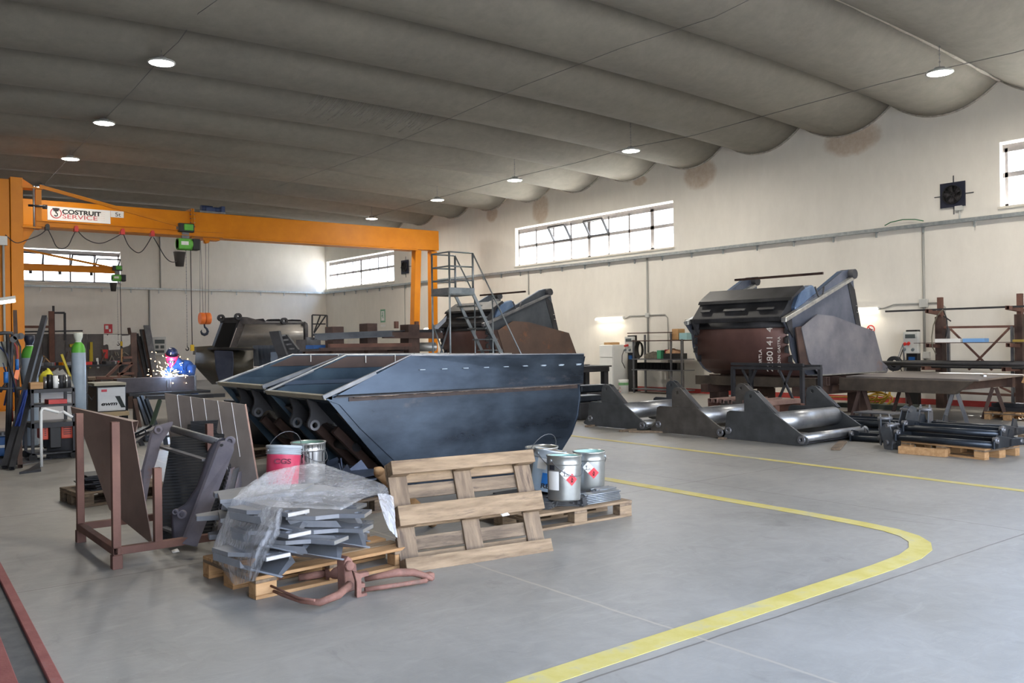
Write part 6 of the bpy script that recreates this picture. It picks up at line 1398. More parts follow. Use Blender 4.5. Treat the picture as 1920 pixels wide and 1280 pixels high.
for k in range(10):
    x = xb + (fx - xb) * (k + 1) / 11; z = fz(x); m = MB(); m.bb((x - .1, LY, z - .015), (x + .1, y2, z + .01)); m.build('tread', mat('platform_mesh', (0, 0, 0)), t, world=True)
bars(t, 'brace', [((xa, LY, 2.0), (xa + .0, y2, .9)), ((xa, LY, .9), (xa, y2, 2.0)), ((xa, LY, .2), (fx, LY, .12)), ((xa, y2, .2), (fx, y2, .12))], .025, LG)
for x, y in ((xa, LY), (xa, y2), (fx, LY), (fx, y2)): m = MB(); m.cyl((x, y - .03, .06), (x, y + .03, .06), .06, 14); m.build('castor', BLACK, t, world=True)
# ---------------------------------------------------------------- long rusty beams on stands behind the buckets
BY_ = 17.3
def xat(px_): return pY(px_, 640, BY_).x
def zat(px_, py_): return pY(px_, py_, BY_).z
for i, (a, c, zt, lab) in enumerate(((625, 646, 612, 'left rust brown block post carrying the beams behind the buckets'), (690, 709, 606, 'middle rust brown block post carrying the beams behind the buckets'), (767, 788, 608, 'right rust brown block post carrying the beams beside the ladder'))):
    m = MB(); m.bb((xat(a), BY_ + .02, 1.02), (xat(c), BY_ + .4, zat(a, zt))); tag(m.build('block_post', RUSTD, bev=.008), lab, 'steel post', 'block posts carrying long beams')
t = thing('beam_stand', 'long dark steel stand carrying the rusty beams and tubes', 'stand', (8.6, BY_ + .6, 0))
m = MB(); m.bb((xat(575), BY_ - .1, .86), (xat(830), BY_ + 1.4, 1.0)); m.build('top_frame', DSTEEL, t, world=True)
bars(t, 'leg', [((xat(590), BY_, 0), (xat(590), BY_, .86)), ((xat(815), BY_, 0), (xat(815), BY_, .86)), ((xat(590), BY_ + 1.2, 0), (xat(590), BY_ + 1.2, .86)), ((xat(815), BY_ + 1.2, 0), (xat(815), BY_ + 1.2, .86))], .14, DSTEEL)
def lbeam(p0, p1, h, d, mm, lab, y=0, shape='I'):
    A_ = pY(p0[0], p0[1], BY_ + y); B_ = pY(p1[0], p1[1], BY_ + y)
    m = MB()
    if shape == 'I': m.bar(A_, B_, d, .02); m.bar(A_ - V((0, 0, h)), B_ - V((0, 0, h)), d, .02); m.bar(A_ - V((0, 0, h / 2)), B_ - V((0, 0, h / 2)), .02, h)
    else: m.bar(A_, B_, d, h)
    return tag(m.build('steel_beam', mm), lab, 'steel beam', 'long beams behind the buckets')
lbeam((590, 626), (735, 620), .12, .2, mat('slate_beam', (78, 82, 90), (98, 102, 108), 3, .5, .4), 'long grey flanged beam resting across the left block posts', -.12)
lbeam((652, 624), (826, 617), .10, .25, DSTEEL, 'long dark flanged beam resting across the right block posts', .3)
lbeam((718, 628), (828, 629), .14, .1, RUSTD, 'rust brown flat beam right of the middle block post', .0, 'b')
lbeam((617, 648), (770, 646), .08, .1, RUST, 'orange brown bar lying low between the block posts', -.25, 'b')
lbeam((600, 655), (778, 652), .07, .1, RUSTD, 'dark brown long square tube with open ends below the bar', -.3, 'b')
lbeam((575, 634), (612, 636), .05, .08, GREYST, 'short grey bar jutting left of the stand', .1, 'b')
m = MB(); q = pY(815, 650, BY_ - .2); m.ring(q, q + V((-.35, .8, 0)), .105, .095, 22); tag(m.build('round_tube', mat('bright_tube_end', (150, 150, 148), rough=.4, metal=.6)), 'round tube end seen behind the ladder foot', 'steel tube')
for i in range(3):
    q = pY(754 + i * 7, 655 - i * 1.5, BY_ - .35); m = MB(); m.rhs(q, q + V((-.1, 1.2, 0)), .06, .06, .006); tag(m.build('square_tube', DSTEEL), ('left', 'middle', 'right')[i] + ' open square tube end on the long stand', 'steel tube', 'square tube ends on the stand')
for i, (p, w_) in enumerate((((743, 604), .06), ((781, 604), .06))):
    q = pY(p[0], p[1], BY_ + .3); m = MB(); m.bb((q.x - .04, q.y - .04, q.z - .14), (q.x + .04, q.y + .04, q.z + .02)); tag(m.build('stub_post', RUST), ('short rust stub sticking up from the dark beam', 'short rust stub on the right block post')[i], 'steel stub')
rn = random.Random(77)
for i in range(9):
    a = xat(578 + rn.uniform(0, 40)); c = xat(822 - rn.uniform(0, 60)); r_ = i // 3; y = BY_ + .25 + (i % 3) * .34; z = 1.08 + r_ * .15
    m = MB(); (m.bb((a, y - .13, z - .07), (c, y + .13, z + .07)) if i % 2 else m.rhs((a, y, z), (c, y, z), .15, .14, .01)); tag(m.build('stacked_beam', [RUSTD, DSTEEL, RUST][i % 3]), 'long %s beam in the pile on the dark stand, %s row %s' % (['dark brown', 'dark grey', 'rust orange'][i % 3], ['bottom', 'middle', 'top'][r_], ['front', 'centre', 'rear'][i % 3]), 'steel beam', 'pile of long beams on the stand')
m = MB(); m.bb((xat(592), BY_ + .1, 1.5), (xat(614), BY_ + .5, 1.58)); tag(m.build('blue_box', BLUEP), 'small blue box at the left end of the dark stand', 'box')
m = MB(); m.bb((xat(664), BY_ + 2.4, 0), (xat(692), BY_ + 3.0, zat(680, 634))); tag(m.build('grey_cabinet', GREYST), 'grey cabinet glimpsed between the block posts', 'cabinet')
for i, (a, c, y0_, y1_) in enumerate(((644, 660, 626, 660), (715, 727, 622, 640))):
    m = MB(); m.bb((xat(a), BY_ + .5, 1.5), (xat(c), BY_ + .8, zat(a, y0_))); tag(m.build('blue_grey_block', mat('slate_beam', (0, 0, 0))), ('slate block left of the middle block post', 'slate block right of the middle block post')[i], 'steel block')
# grey cloth hung beside ladder
m = MB(); m.prism([pY(805, 622, 17.6), pY(838, 592, 17.6), pY(836, 602, 17.6), pY(822, 616, 17.6), pY(830, 622, 17.6), pY(826, 626, 17.6)], (0, .03, 0)); tag(m.build('pale_sheet', mat('pale_grey_sheet', (150, 156, 168))), 'pale grey cut sheet sticking up left of the ladder', 'steel sheet')
# hoppers and smaller things at the back
FX = 33.5
def c9(x, y): return (360 + x / 7.385, 570 + y / 7.385)
t = thing('far_bucket', 'large grey loader bucket lying open mouth left near the back wall', 'bucket', tuple(pz(480, 712)))
pm = [c9(*p) for p in ((415, 185), (640, 175), (655, 270), (530, 600), (300, 600), (420, 260))]
D1 = 33.0
m = MB(); m.prism([pD(*c9(*p), D1) for p in ((405, 190), (650, 180), (640, 250), (520, 600), (300, 600), (425, 260))], (.0, .25, 0)); m.build('mouth_frame', DSTEEL, t, world=True)
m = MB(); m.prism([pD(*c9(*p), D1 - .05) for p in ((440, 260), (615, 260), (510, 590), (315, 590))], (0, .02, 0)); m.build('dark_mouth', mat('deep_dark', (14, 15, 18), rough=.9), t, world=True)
m = MB(); m.prism([pD(*c9(*p), D1) for p in ((655, 240), (730, 280), (700, 400), (640, 600), (525, 600))], (.2, .1, 0)); m.build('front_cheek', GREYST, t, world=True)
m = MB(); rows = []
for i in range(11):
    a = i / 10; yy = 265 + a * 340; dd = D1 + .1 - math.sin(a * math.pi) * .9
    rows.append([pD(*c9(740 - a * 120, yy), dd), pD(*c9(1100, yy), dd + .0), pD(*c9(1540, yy), dd + .0)])
m.strip(rows, .05, True); m.build('shell', mat('far_shell', (128, 128, 128), (156, 152, 146), 1.2, .4, .12, 0, c3=(140, 110, 84), t3=.62, s3=.7), t, world=True)
m = MB(); m.prism([pD(*c9(*p), D1) for p in ((660, 175), (770, 180), (1030, 250), (1540, 250), (1540, 330), (730, 325), (660, 250))], (0, .8, 0)); m.build('top_beam', GREYST, t, world=True)
m = MB(); m.prism([pD(*c9(*p), D1 - .3) for p in ((1540, 240), (1600, 240), (1615, 300), (1615, 600), (1540, 620))], (.3, 1.2, 0)); m.build('end_plate', GREYST, t, world=True, bev=.08)
for pts in (((1040, 240), (1090, 207), (1210, 205), (1260, 240)), ((1300, 240), (1380, 210), (1500, 215), (1530, 240)), ((880, 210), (990, 200), (1020, 240))):
    m = MB(); m.prism([pD(*c9(*p), D1 + .3) for p in pts], (0, .3, 0)); m.build('top_hump', DSTEEL, t, world=True)
for p in ((405, 190), (640, 172), (1278, 235)):
    m = MB(); q = pD(*c9(*p), D1 - .02); m.ring(q + V((0, -.05, 0)), q + V((0, .1, 0)), .13, .06, 14); m.build('lifting_eye', DSTEEL, t, world=True)
t = thing('clamshell_bucket', 'dark round bellied bucket below and left of the far grey bucket', 'bucket', tuple(pz(410, 719)))
D2 = 31.0
rows = []
for i in range(13):
    a = i / 12; yy = 600 + a * 510; xl = 60 - 20 * math.sin(a * 3) + max(0, a - .5) * 440; dd = D2 - math.sin(a * math.pi) * .8
    rows.append([pD(*c9(xl, yy), dd + .3), pD(*c9(300 + a * 60, yy), dd), pD(*c9(570 + 0 * a, yy), dd), pD(*c9(850, yy), dd + .2)])
m = MB(); m.strip(rows, .05, True); m.build('belly', mat('dark_olive_plate', (66, 64, 58), (84, 81, 72), 2, .5, .05), t, world=True)
m = MB(); m.prism([pD(*c9(*p), D2 - .95) for p in ((310, 640), (570, 650), (580, 800), (570, 1000), (380, 1080), (330, 900))], (0, .05, 0)); m.build('blue_panel', mat('bluish_plate2', (62, 72, 96), (80, 90, 112), 2, .4, .5), t, world=True, bev=.03)
m = MB(); m.prism([pD(*c9(*p), D2 - .6) for p in ((295, 600), (860, 612), (860, 640), (295, 630))], (0, .6, 0)); m.build('top_rail', DSTEEL, t, world=True)
m = MB(); m.prism([pD(*c9(*p), D2 + .0) for p in ((65, 590), (300, 575), (300, 690), (50, 700))], (0, .3, 0)); m.build('left_collar', mat('dark_olive_plate', (0, 0, 0)), t, world=True)
t = thing('ribbed_sheets', 'stack of bluish folded sheets standing right of the dark belly bucket', 'steel sheets', tuple(pz(500, 715)))
for i in range(6):
    m = MB(); x = 860 + i * 55; m.prism([pD(*c9(x, 570), 30.5 + i * .1), pD(*c9(x + 50, 568), 30.3 + i * .1), pD(*c9(x + 75, 860), 30.3 + i * .1), pD(*c9(x + 10, 860), 30.5 + i * .1)], (0, .1, 0)); m.build('folded_sheet', mat('blue_grey_sheet', (98, 108, 124), (122, 130, 142), 2, .4, .5), t, world=True)
t = thing('upright_lug', 'dark gusset plates standing up behind the second bucket', 'steel gusset', tuple(pz(560, 700)))
m = MB(); m.prism([pD(*c9(*p), 16.5) for p in ((1065, 380), (1200, 370), (1240, 520), (1310, 700), (1190, 720), (1120, 560))], (.06, .05, 0)); m.build('gusset', DSTEEL, t, world=True)
m = MB(); m.prism([pD(*c9(*p), 16.8) for p in ((1230, 440), (1310, 420), (1470, 630), (1440, 700), (1310, 700))], (.06, .05, 0)); m.build('gusset', DSTEEL, t, world=True)
for k in range(4): m = MB(); m.bar(pD(*c9(1215 + k * 45, 440 + k * 60), 16.6), pD(*c9(1290 + k * 40, 430 + k * 62), 16.8), .03, .03); m.build('rung', GREYST, t, world=True)
m = MB(); a = pD(*c9(1190, 700), 16.7); c = pD(*c9(1460, 690), 16.7); m.bb((a.x, a.y, 0), (c.x, a.y + .35, a.z + .05)); m.build('base', DSTEEL, t, world=True)
# back ladder
t = thing('step_ladder', 'small dark rolling step ladder against the back corner', 'ladder', tuple(pz(600, 672)))
LD = 35.0
for (a, c) in (((1665, 150), (1870, 155)), ((1665, 150), (1665, 600)), ((1870, 155), (1875, 600)), ((1855, 155), (1690, 600 - 200)), ((1665, 275), (1850, 275)), ((1660, 430), (1870, 430)), ((1660, 570), (1870, 570)), ((1775, 160), (1690, 390))):
    m = MB(); m.bar(pD(*c9(*a), LD), pD(*c9(*c), LD), .05, .05); m.build('frame_tube', DSTEEL, t, world=True)
for x_ in (1665, 1872):
    m = MB(); a = pD(*c9(x_, 560), LD); m.bar(a, (a.x, a.y, 0), .05, .05); m.build('leg', DSTEEL, t, world=True)
# ---------------------------------------------------------------- left workshop area
def c2(x, y): return (x / 3.765, 560 + y / 3.765)
def cylinder(label, loc, capm, r=.115, h=1.55, cap='tulip'):
    t = thing('gas_cylinder', label, 'gas cylinder', loc, 0, 'welding gas cylinders')
    m = MB(); m.lathe([(0, 0), (r * .9, 0), (r, .02), (r, h - .16)], n=28); m.build('body', BLUECAN, t)
    m = MB(); m.lathe([(r, h - .16), (r * .98, h - .1), (r * .8, h - .03), (r * .5, h + .015), (r * .38, h + .03)], n=28); m.build('green_shoulder', GREEN, t)
    m = MB(); m.lathe([(r * .36, h + .02), (r * .42, h + .05), (r * .62, h + .11), (r * .66, h + .18), (r * .6, h + .19), (r * .55, h + .12), (0, h + .10)], n=24); m.build('valve_cap', capm, t)
    m = MB(); m.lathe([(r * .34, h + .015), (r * .44, h + .015), (r * .44, h + .035), (r * .34, h + .035)], n=20); m.build('neck_ring', WHITE, t)
    return t
def trolley(label, loc):
    t = thing('cylinder_trolley', label, 'trolley', loc)
    m = MB(); m.bb((-.2, -.15, .07), (.2, .2, .09)); m.build('base_plate', DSTEEL, t)
    for sx_ in (-1, 1):
        m = MB(); m.cyl((sx_ * .17, .2, .09), (sx_ * .17, .2, 1.2), .014, 8); m.build('upright', DSTEEL, t)
        m = MB(); m.cyl((sx_ * .24 - .02, .2, .1), (sx_ * .24 + .02, .2, .1), .1, 18); m.build('wheel', RUBBER, t)
    m = MB(); m.pipe([(-.17, .2, .8), (-.13, .02, .8), (.13, .02, .8), (.17, .2, .8)], .008, 6); m.build('hoop', DSTEEL, t)
    return t
q = pY(147.5, 700, 16.9); trolley('dark trolley under the right gas cylinder', (q.x, 16.9, 0)); cylinder('blue grey gas cylinder with green shoulder and white cap, right of the pair', (q.x, 16.9, .09), mat('cap_pale', (204, 208, 196), rough=.4), .115, 1.58)
q = pY(56, 700, 15.4); trolley('dark trolley under the left gas cylinder', (q.x, 15.4, 0)); cylinder('blue grey gas cylinder with navy cap in front of the yellow column', (q.x, 15.4, .09), mat('cap_navy', (30, 38, 58), rough=.4), .115, 1.52)
# tool cart
t = thing('tool_cart', 'black steel tool cart loaded with tins left of the welding machines', 'cart', tuple(pz(100, 862)))
TY = 14.0
def tX(px_): return pY(px_, 700, TY).x
zt = pY(100, 728, TY).z
for i, (py_, th_) in enumerate(((729, .05), (758, .03), (792, .07), (848, .02))):
    z = pY(98, py_, TY).z; m = MB(); m.bb((tX(58), TY, z - th_), (tX(139), TY + .6, z)); m.build('shelf', DSTEEL, t, world=True)
for x in (tX(60), tX(138)):
    for y in (TY + .02, TY + .58): m = MB(); m.bb((x - .02, y - .02, .1), (x + .02, y + .02, zt)); m.build('post', DSTEEL, t, world=True); m = MB(); m.cyl((x, y - .02, .055), (x, y + .02, .055), .055, 14); m.build('castor', RUBBER, t, world=True)
rn = random.Random(17)
for i in range(9):
    x = tX(90 + i * 5.4); h = rn.uniform(.13, .2); y = TY + .08 + rn.uniform(0, .1)
    m = MB(); m.lathe([(0, 0), (.035, 0), (.035, h), (.028, h), (.028, .02), (0, .02)], (x, y, zt + .002), 14); tag(m.build('tin', [TIN, DSTEEL, mat('black_tin', (30, 30, 32), rough=.35), WHITE][[0, 2, 1, 3, 0, 1, 2, 0, 1][i]]), 'small tin on the tool cart, %s of the row from the left' % 'first second third fourth fifth sixth seventh eighth last'.split()[i], 'tin', 'tins on the tool cart')
m = MB(); a = pY(97, 705, TY + .3); blob('yellow_cloth', (pY(88, 700, TY + .3).x, TY + .3, zt), (.12, .12, .27), mat('yellow_cloth', (206, 196, 40), (222, 212, 70), 10, .8), 'bright yellow cloth lump on top of the tool cart', 'cloth', 5)
blob('grey_cloth', (pY(110, 700, TY + .4).x, TY + .4, zt), (.2, .14, .26), mat('grey_cloth', (112, 112, 110), (140, 138, 134), 10, .9), 'grey cloth heap right of the yellow cloth on the tool cart', 'cloth', 6)
m = MB(); m.bb((tX(58), TY + .05, zt), (tX(82), TY + .4, zt + .09)); tag(m.build('wood_block', WOODN), 'pale wood block at the left of the tool cart top', 'wood block')
for i, (a, c) in enumerate((((80, 822, 108), 0), ((80, 800, 92), 0))): pass
for i, (x0, x1) in enumerate(((80, 92), (116, 139))):
    t = thing('welding_case', ('orange red case on the lower shelf at left of the black box', 'orange red grilled case on the lower shelf at the right')[i], 'case', (tX(x0), TY + .3, .22))
    m = MB(); z0 = pY(90, 824, TY + .1).z; z1 = pY(90, 797, TY + .1).z; m.bb((tX(x0), TY + .1, z0), (tX(x1), TY + .5, z1)); m.build('case_body', mat('case_orange_red', (204, 66, 40), (214, 80, 54), 6, .45), t, world=True, bev=.01)
    for k in range(5): m = MB(); m.bb((tX(x0) + .03, TY + .09, z0 + .06 + k * .03), (tX(x1) - .03, TY + .1, z0 + .07 + k * .03)); m.build('vent_slot', BLACK, t, world=True)
m = MB(); m.bb((tX(93), TY + .05, .16), (tX(115), TY + .55, pY(100, 797, TY).z)); tag(m.build('black_box', BLACK, bev=.01), 'black box between the two orange red cases', 'box')
m = MB(); m.bb((tX(93), TY + .1, pY(98, 758, TY).z), (tX(128), TY + .4, pY(98, 750, TY).z + .0)); tag(m.build('red_tray', REDP), 'red tray on the middle shelf of the tool cart', 'tray')
# bent white tube stand
t = thing('bent_tube_stand', 'white bent tube stand on a dark foot in front of the tool cart', 'stand', tuple(pz(77, 880)))
SY = pz(77, 880).y
tubes(t, 'white_tube', [[(pY(78, 875, SY)), pY(77, 800, SY), pY(77, 772, SY), pY(79, 767, SY), pY(84, 766, SY), pY(110, 773, SY)], [pY(118, 771, SY), pY(126, 776, SY), pY(136, 782, SY)]], .018, WHITE)
m = MB(); a, c, d = pz(36, 889), pz(77, 884), pz(78, 872); m.prism([a + V((0, 0, 0)), c, d + V((0, .15, 0)), a + V((.15, .25, 0))], (0, 0, .03)); m.build('foot_plate', DSTEEL, t, world=True)
m = MB(); m.bar(pY(118, 771, SY), pY(110, 773, SY), .012, .012); m.build('joint', WHITE, t, world=True)
# leaning beams at left
for i, (a, c, w_, lab) in enumerate((((84, 594), (9, 880), .07, 'long dark steel bar leaning steeply across the left gas cylinder'), ((28, 584), (38, 878), .06, 'dark steel bar leaning at the column beside the hoses'), ((76, 668), (22, 882), .06, 'shorter dark bar leaning parallel to the long one'))):
    B_ = pz(c[0], c[1]) + V((0, 0, .03)); D_ = (B_ - CP).dot(FWD) + (1.9 if i != 1 else 3.0); A_ = pD(a[0], a[1], D_); m = MB(); m.rhs(B_, A_, w_, w_, .006); tag(m.build('leaning_bar', DSTEEL if i != 1 else RUSTD), lab, 'steel bar')
# wire frame rack on the left edge with hoses
t = thing('hose_rack', 'dark tube rack hung with hoses and cables at the left edge', 'rack', tuple(pz(12, 868)))
HY = pz(12, 868).y
tubes(t, 'rack_tube', [[pY(-20, 626, HY), pY(10, 624, HY), pY(22, 624, HY), pY(23, 632, HY), pY(20, 740, HY), pY(16, 866, HY)], [pY(14, 626, HY), pY(17, 680, HY), pY(12, 866, HY)], [pY(-20, 728, HY), pY(40, 728, HY)]], .025, DSTEEL)
HOS = [mat('hose_black', (30, 30, 34), rough=.6), mat('hose_blue', (40, 60, 110), rough=.6), mat('hose_red', (140, 50, 46), rough=.6)]
hs = [((2, 640), (10, 660), (20, 690), (28, 720), (34, 745)), ((0, 650), (14, 665), (24, 700), (26, 735)), ((24, 640), (31, 650), (33, 668), (28, 700), (30, 730)), ((30, 632), (38, 650), (38, 690), (42, 720)), ((5, 680), (12, 700), (14, 730), (8, 760)), ((22, 650), (16, 690), (20, 735), (24, 790))]
for i, h_ in enumerate(hs):
    m = MB(); m.pipe([pY(x, y, HY - .05 + .04 * i) for x, y in h_], .013, 6); m.build('hanging_hose', HOS[i % 3], t, world=True)
m = MB(); m.pipe([pY(0, 735, HY), pY(10, 720, HY), pY(18, 690, HY), pY(26, 655, HY)], .02, 6)
m.build('torch_hose', mat('hose_black', (0, 0, 0)), t, world=True)
for i, (x, y) in enumerate(((30, 631), (38, 630), (24, 636))):
    m = MB(); c = pY(x, y, HY - .1); m.cyl(c, c + V((.0, -.05, 0)), .045, 14); m.build('gauge', BLACK, t, world=True)
for i, (x, y, s) in enumerate(((11, 697, .05), (32, 673, .04))): m = MB(); c = pY(x, y, HY - .12); m.cyl(c, c + V((0, 0, -.15)), s * .6, 10); m.build('handle_grip', BLUEP, t, world=True)
m = MB(); m.bb(pY(-4, 688, HY + .1), pY(13, 640, HY + .12)); m.build('pale_board', mat('pale_board', (150, 150, 140), rough=.7), t, world=True)
m = MB(); m.prism([pY(38, 690, HY), pY(30, 690, HY), pY(26, 708, HY), pY(34, 712, HY)], (0, .05, 0)); m.build('orange_holder', ORANGE, t, world=True)
# blue cloth
m = MB(); rows = []
for i in range(9):
    f_ = i / 8; xl = 46 - f_ * 20; xr = 52 - f_ * 16
    rows.append([pY(xl + (xr - xl) * j / 5, 731 + f_ * 68, 13.5 + .05 * math.sin(j * 1.7 + i * .4)) for j in range(6)])
m.strip(rows, .01, True); tag(m.build('blue_cloth', mat('navy_cloth', (26, 46, 104), (38, 62, 128), 8, .85)), 'navy blue cloth hanging from the left side of the tool cart', 'cloth')
# blue compressor cabinet
q0, q1 = pz(-25, 860), pz(29, 858)
t = thing('blue_cabinet', 'blue welding power unit with a grey grilled top at the left edge', 'welding machine', tuple(pz(10, 860)))
z1 = pY(10, 818, q1.y).z; z2 = pY(10, 808, q1.y).z
m = MB(); m.bb((q0.x - .2, q1.y, .04), (q1.x, q1.y + .6, z1)); m.build('lower_case', BLUEP, t, world=True, bev=.01)
m = MB(); m.bb((q0.x - .2, q1.y, z1), (q1.x - .02, q1.y + .6, z2)); m.build('top_case', GREYST, t, world=True, bev=.01)
for k in range(8): m = MB(); x = q0.x + .02 + k * .06; m.bb((x, q1.y - .004, z1 + .02), (x + .03, q1.y, z1 + .06)); m.build('vent_slot', BLACK, t, world=True)
m = MB(); m.bb((q0.x - .2, q1.y - .003, .16), (q1.x, q1.y, .2)); m.build('white_stripe', WHITE, t, world=True)
for (x, y) in ((0, .1), (0, .5)): m = MB(); m.cyl((q1.x - .15, q1.y + y - .02, .04), (q1.x - .15, q1.y + y + .02, .04), .04, 12); m.build('castor', RUBBER, t, world=True)
# floor scrap below cart
for i, (p, s, mm, lab) in enumerate((((62, 862), .22, DSTEEL, 'folded dark scrap sheet on floor left of the bent tube stand'), ((50, 868), .2, GREYST, 'grey folded scrap plate on floor by the leaning bars'), ((118, 852), .45, DSTEEL, 'wide dark offcut sheet under the tool cart'), ((70, 838), .12, WHITE, 'small white carton on the cart shelf near the bent tube'))):
    q = pz(*p); m = MB(M=Matrix.Translation(q + V((0, 0, 0 if i < 3 else .0))) @ Matrix.Rotation(i * .7, 4, 'Z')); m.prism([(-s, -s * .4, 0), (s, -s * .5, 0), (s * .9, s * .4, 0), (-s * .8, s * .5, 0)], (0, 0, .012)); m.prism([(-s, -s * .4, .012), (-s * .8, s * .5, .012), (-s * .85, s * .45, s * .6), (-s, -s * .3, s * .9)], (.012, 0, 0)); tag(m.build('scrap_sheet', mm), lab, 'scrap metal')
# ---------------------------------------------------------------- welding machine
def c8(x, y): return (180 + x / 8.53, 600 + y / 8.53)
EY = 18.4
def eP(px_, py_, dy=0.0): return pY(px_, py_, EY + dy)
xa, xb = eP(183, 750).x, eP(234.5, 750).x; zt, zb = eP(205, 726).z, eP(205, 770).z
t = thing('welding_machine', 'white front welding machine lettered ewm with a dark slanted stripe', 'welding machine', ((xa + xb) / 2, EY + .3, 0))
m = MB(); m.bb((xa - .02, EY, .25), (xb + .02, EY + .8, zt + .03)); m.build('cabinet', BLACK, t, world=True, bev=.01)
m = MB(); m.bb((xa, EY - .02, zb), (xb, EY, zt)); m.build('front_panel', mat('machine_white', (206, 210, 216), (216, 220, 224), 4, .4), t, world=True, bev=.004)
m = MB(); m.bb((xa + .02, EY - .028, zb + .02), (xb - .02, EY - .02, zt - .14)); m.build('door_panel', mat('machine_white', (0, 0, 0)), t, world=True, bev=.003)
def inx(f): return xa + (xb - xa) * f
def inz(f): return zb + (zt - zb) * f
m = MB(); m.prism([(inx(.62), EY - .031, inz(.62)), (inx(.80), EY - .031, inz(.62)), (inx(1.0), EY - .031, inz(.12)), (inx(.84), EY - .031, inz(.12))], (0, .004, 0)); m.build('slanted_stripe', mat('stripe_dark_green', (28, 40, 42)), t, world=True)
off2 = V(t.location)
text('lettering', 'ewm', .10, V((inx(.1), EY - .034, inz(.24))) - off2, (1, 0, 0), (0, 0, 1), INK, t, .002, sx=1.5, shear=.2, off=.003)
text('lettering', 'no.1', .06, V((inx(.2), EY - .026, inz(.84))) - off2, (1, 0, 0), (0, 0, 1), INKR, t, .001, sx=1.2) if 0 else None
m = MB(); m.bb((inx(.13), EY - .024, inz(.82)), (inx(.33), EY - .019, inz(.92))); m.build('red_badge', mat('pink_red_badge', (206, 80, 96)), t, world=True)
m = MB(); m.bb((xa - .08, EY - .1, zt + .04), (xb + .0, EY + .8, zt + .09)); m.build('top_board', mat('pale_top', (156, 152, 136), rough=.7), t, world=True)
m = MB(); m.bb((xa - .05, EY - .1, zb - .1), (xb + .05, EY + .8, zb - .02)); m.build('undertray', mat('pale_wood_tray', (170, 150, 118), rough=.7), t, world=True)
for x in (xa + .05, xb - .05):
    for y in (.1, .7): m = MB(); m.cyl((x - .03, EY + y, .12), (x + .03, EY + y, .12), .12, 18); m.build('wheel', RUBBER, t, world=True)
m = MB(); m.pipe([eP(178, 726), eP(166, 722), eP(160, 735), eP(172, 750), eP(176, 740)], .02, 6); m.build('hose', HOS[0], t, world=True)
m = MB(); a = eP(147, 750, -.4); m.cyl(a, (a.x, a.y, 0), .07, 14, r1=.05); m.bb(eP(143, 760, -.4) , eP(151, 757, -.4) + V((0, .2, 0))) if 0 else None; tag(m.build('wire_spool_cover', mat('greenish_grey', (132, 140, 132))), 'small greenish pot beside the right gas cylinder foot', 'pot')
# ---------------------------------------------------------------- welding table and beam
WY = 19.0
x0, x1 = pY(219, 720, WY).x, pY(368, 720, WY).x; bz1 = pY(300, 707, WY).z; bz0 = pY(300, 734, WY).z
t = thing('box_beam', 'large dark steel box beam being welded on the work table', 'steel beam', ((x0 + x1) / 2, WY + .1, bz0))
m = MB(); m.bb((x0, WY, bz0), (x1, WY + .28, bz1)); m.build('beam_body', mat('beam_plum_grey', (58, 54, 58), (80, 74, 78), 2.2, .5, .4, .05, 30, c3=(112, 104, 108), t3=.64, s3=2), t, world=True, bev=.006)
m = MB(); m.bb((x1 - .03, WY - .02, bz0 - .02), (x1, WY + .3, bz1 + .01)); m.build('end_plate', GREYST, t, world=True)
for fx_ in (.62, .66): m = MB(); m.bb((x0 + (x1 - x0) * fx_, WY - .012, bz0 + .08), (x0 + (x1 - x0) * fx_ + .015, WY, bz1 - .06)); m.build('weld_mark', GREYST, t, world=True)
t = thing('work_table', 'dark steel work table under the box beam', 'work table', ((x0 + x1) / 2, WY + .2, 0))
m = MB(); m.bb((x0 + .2, WY - .15, bz0 - .06), (x1 + .25, WY + .9, bz0 - .005)); m.build('table_top', DSTEEL, t, world=True)
bars(t, 'side_tube', [((x0 + .5, WY - .2, bz0 - .1), (x1 + .5, WY - .3, bz0 - .12)), ((x0 + .8, WY - .05, bz0 - .12), (x1 + .2, WY - .5, bz0 - .11))], .08, DSTEEL, hollow=True)
bars(t, 'leg', [((x0 + .35, WY - .05, 0), (x0 + .35, WY - .05, bz0 - .06)), ((x1 - .2, WY - .05, 0), (x1 - .2, WY - .05, bz0 - .06)), ((x0 + .35, WY + .8, 0), (x0 + .35, WY + .8, bz0 - .06)), ((x1 - .2, WY + .8, 0), (x1 - .2, WY + .8, bz0 - .06))], .1, DSTEEL)
rn = random.Random(9)
for i, (a, c, mm) in enumerate((((258, 745), (275, 795), DSTEEL), ((265, 742), (285, 792), BLK), ((274, 748), (292, 790), BLK), ((300, 750), (284, 790), mat('dark_green', (44, 62, 50), rough=.5)), ((252, 748), (262, 798), RUSTD))):
    A_ = pY(a[0], a[1], WY - .25 - .12 * i); B_ = pY(c[0], c[1], WY - .5 - .12 * i); B_.z = .0 if B_.z < .2 else B_.z; B_.z = .03; m = MB(); m.bar(B_, A_, .07, .05); tag(m.build('leaning_offcut', mm), ('first', 'second', 'third', 'dark green', 'brown')[i] + ' steel offcut leaning against the front of the work table', 'steel offcut', 'offcuts leaning on the work table')
for i, (x, y) in enumerate(((4.3, 14.6), (4.6, 14.9))):
    pass
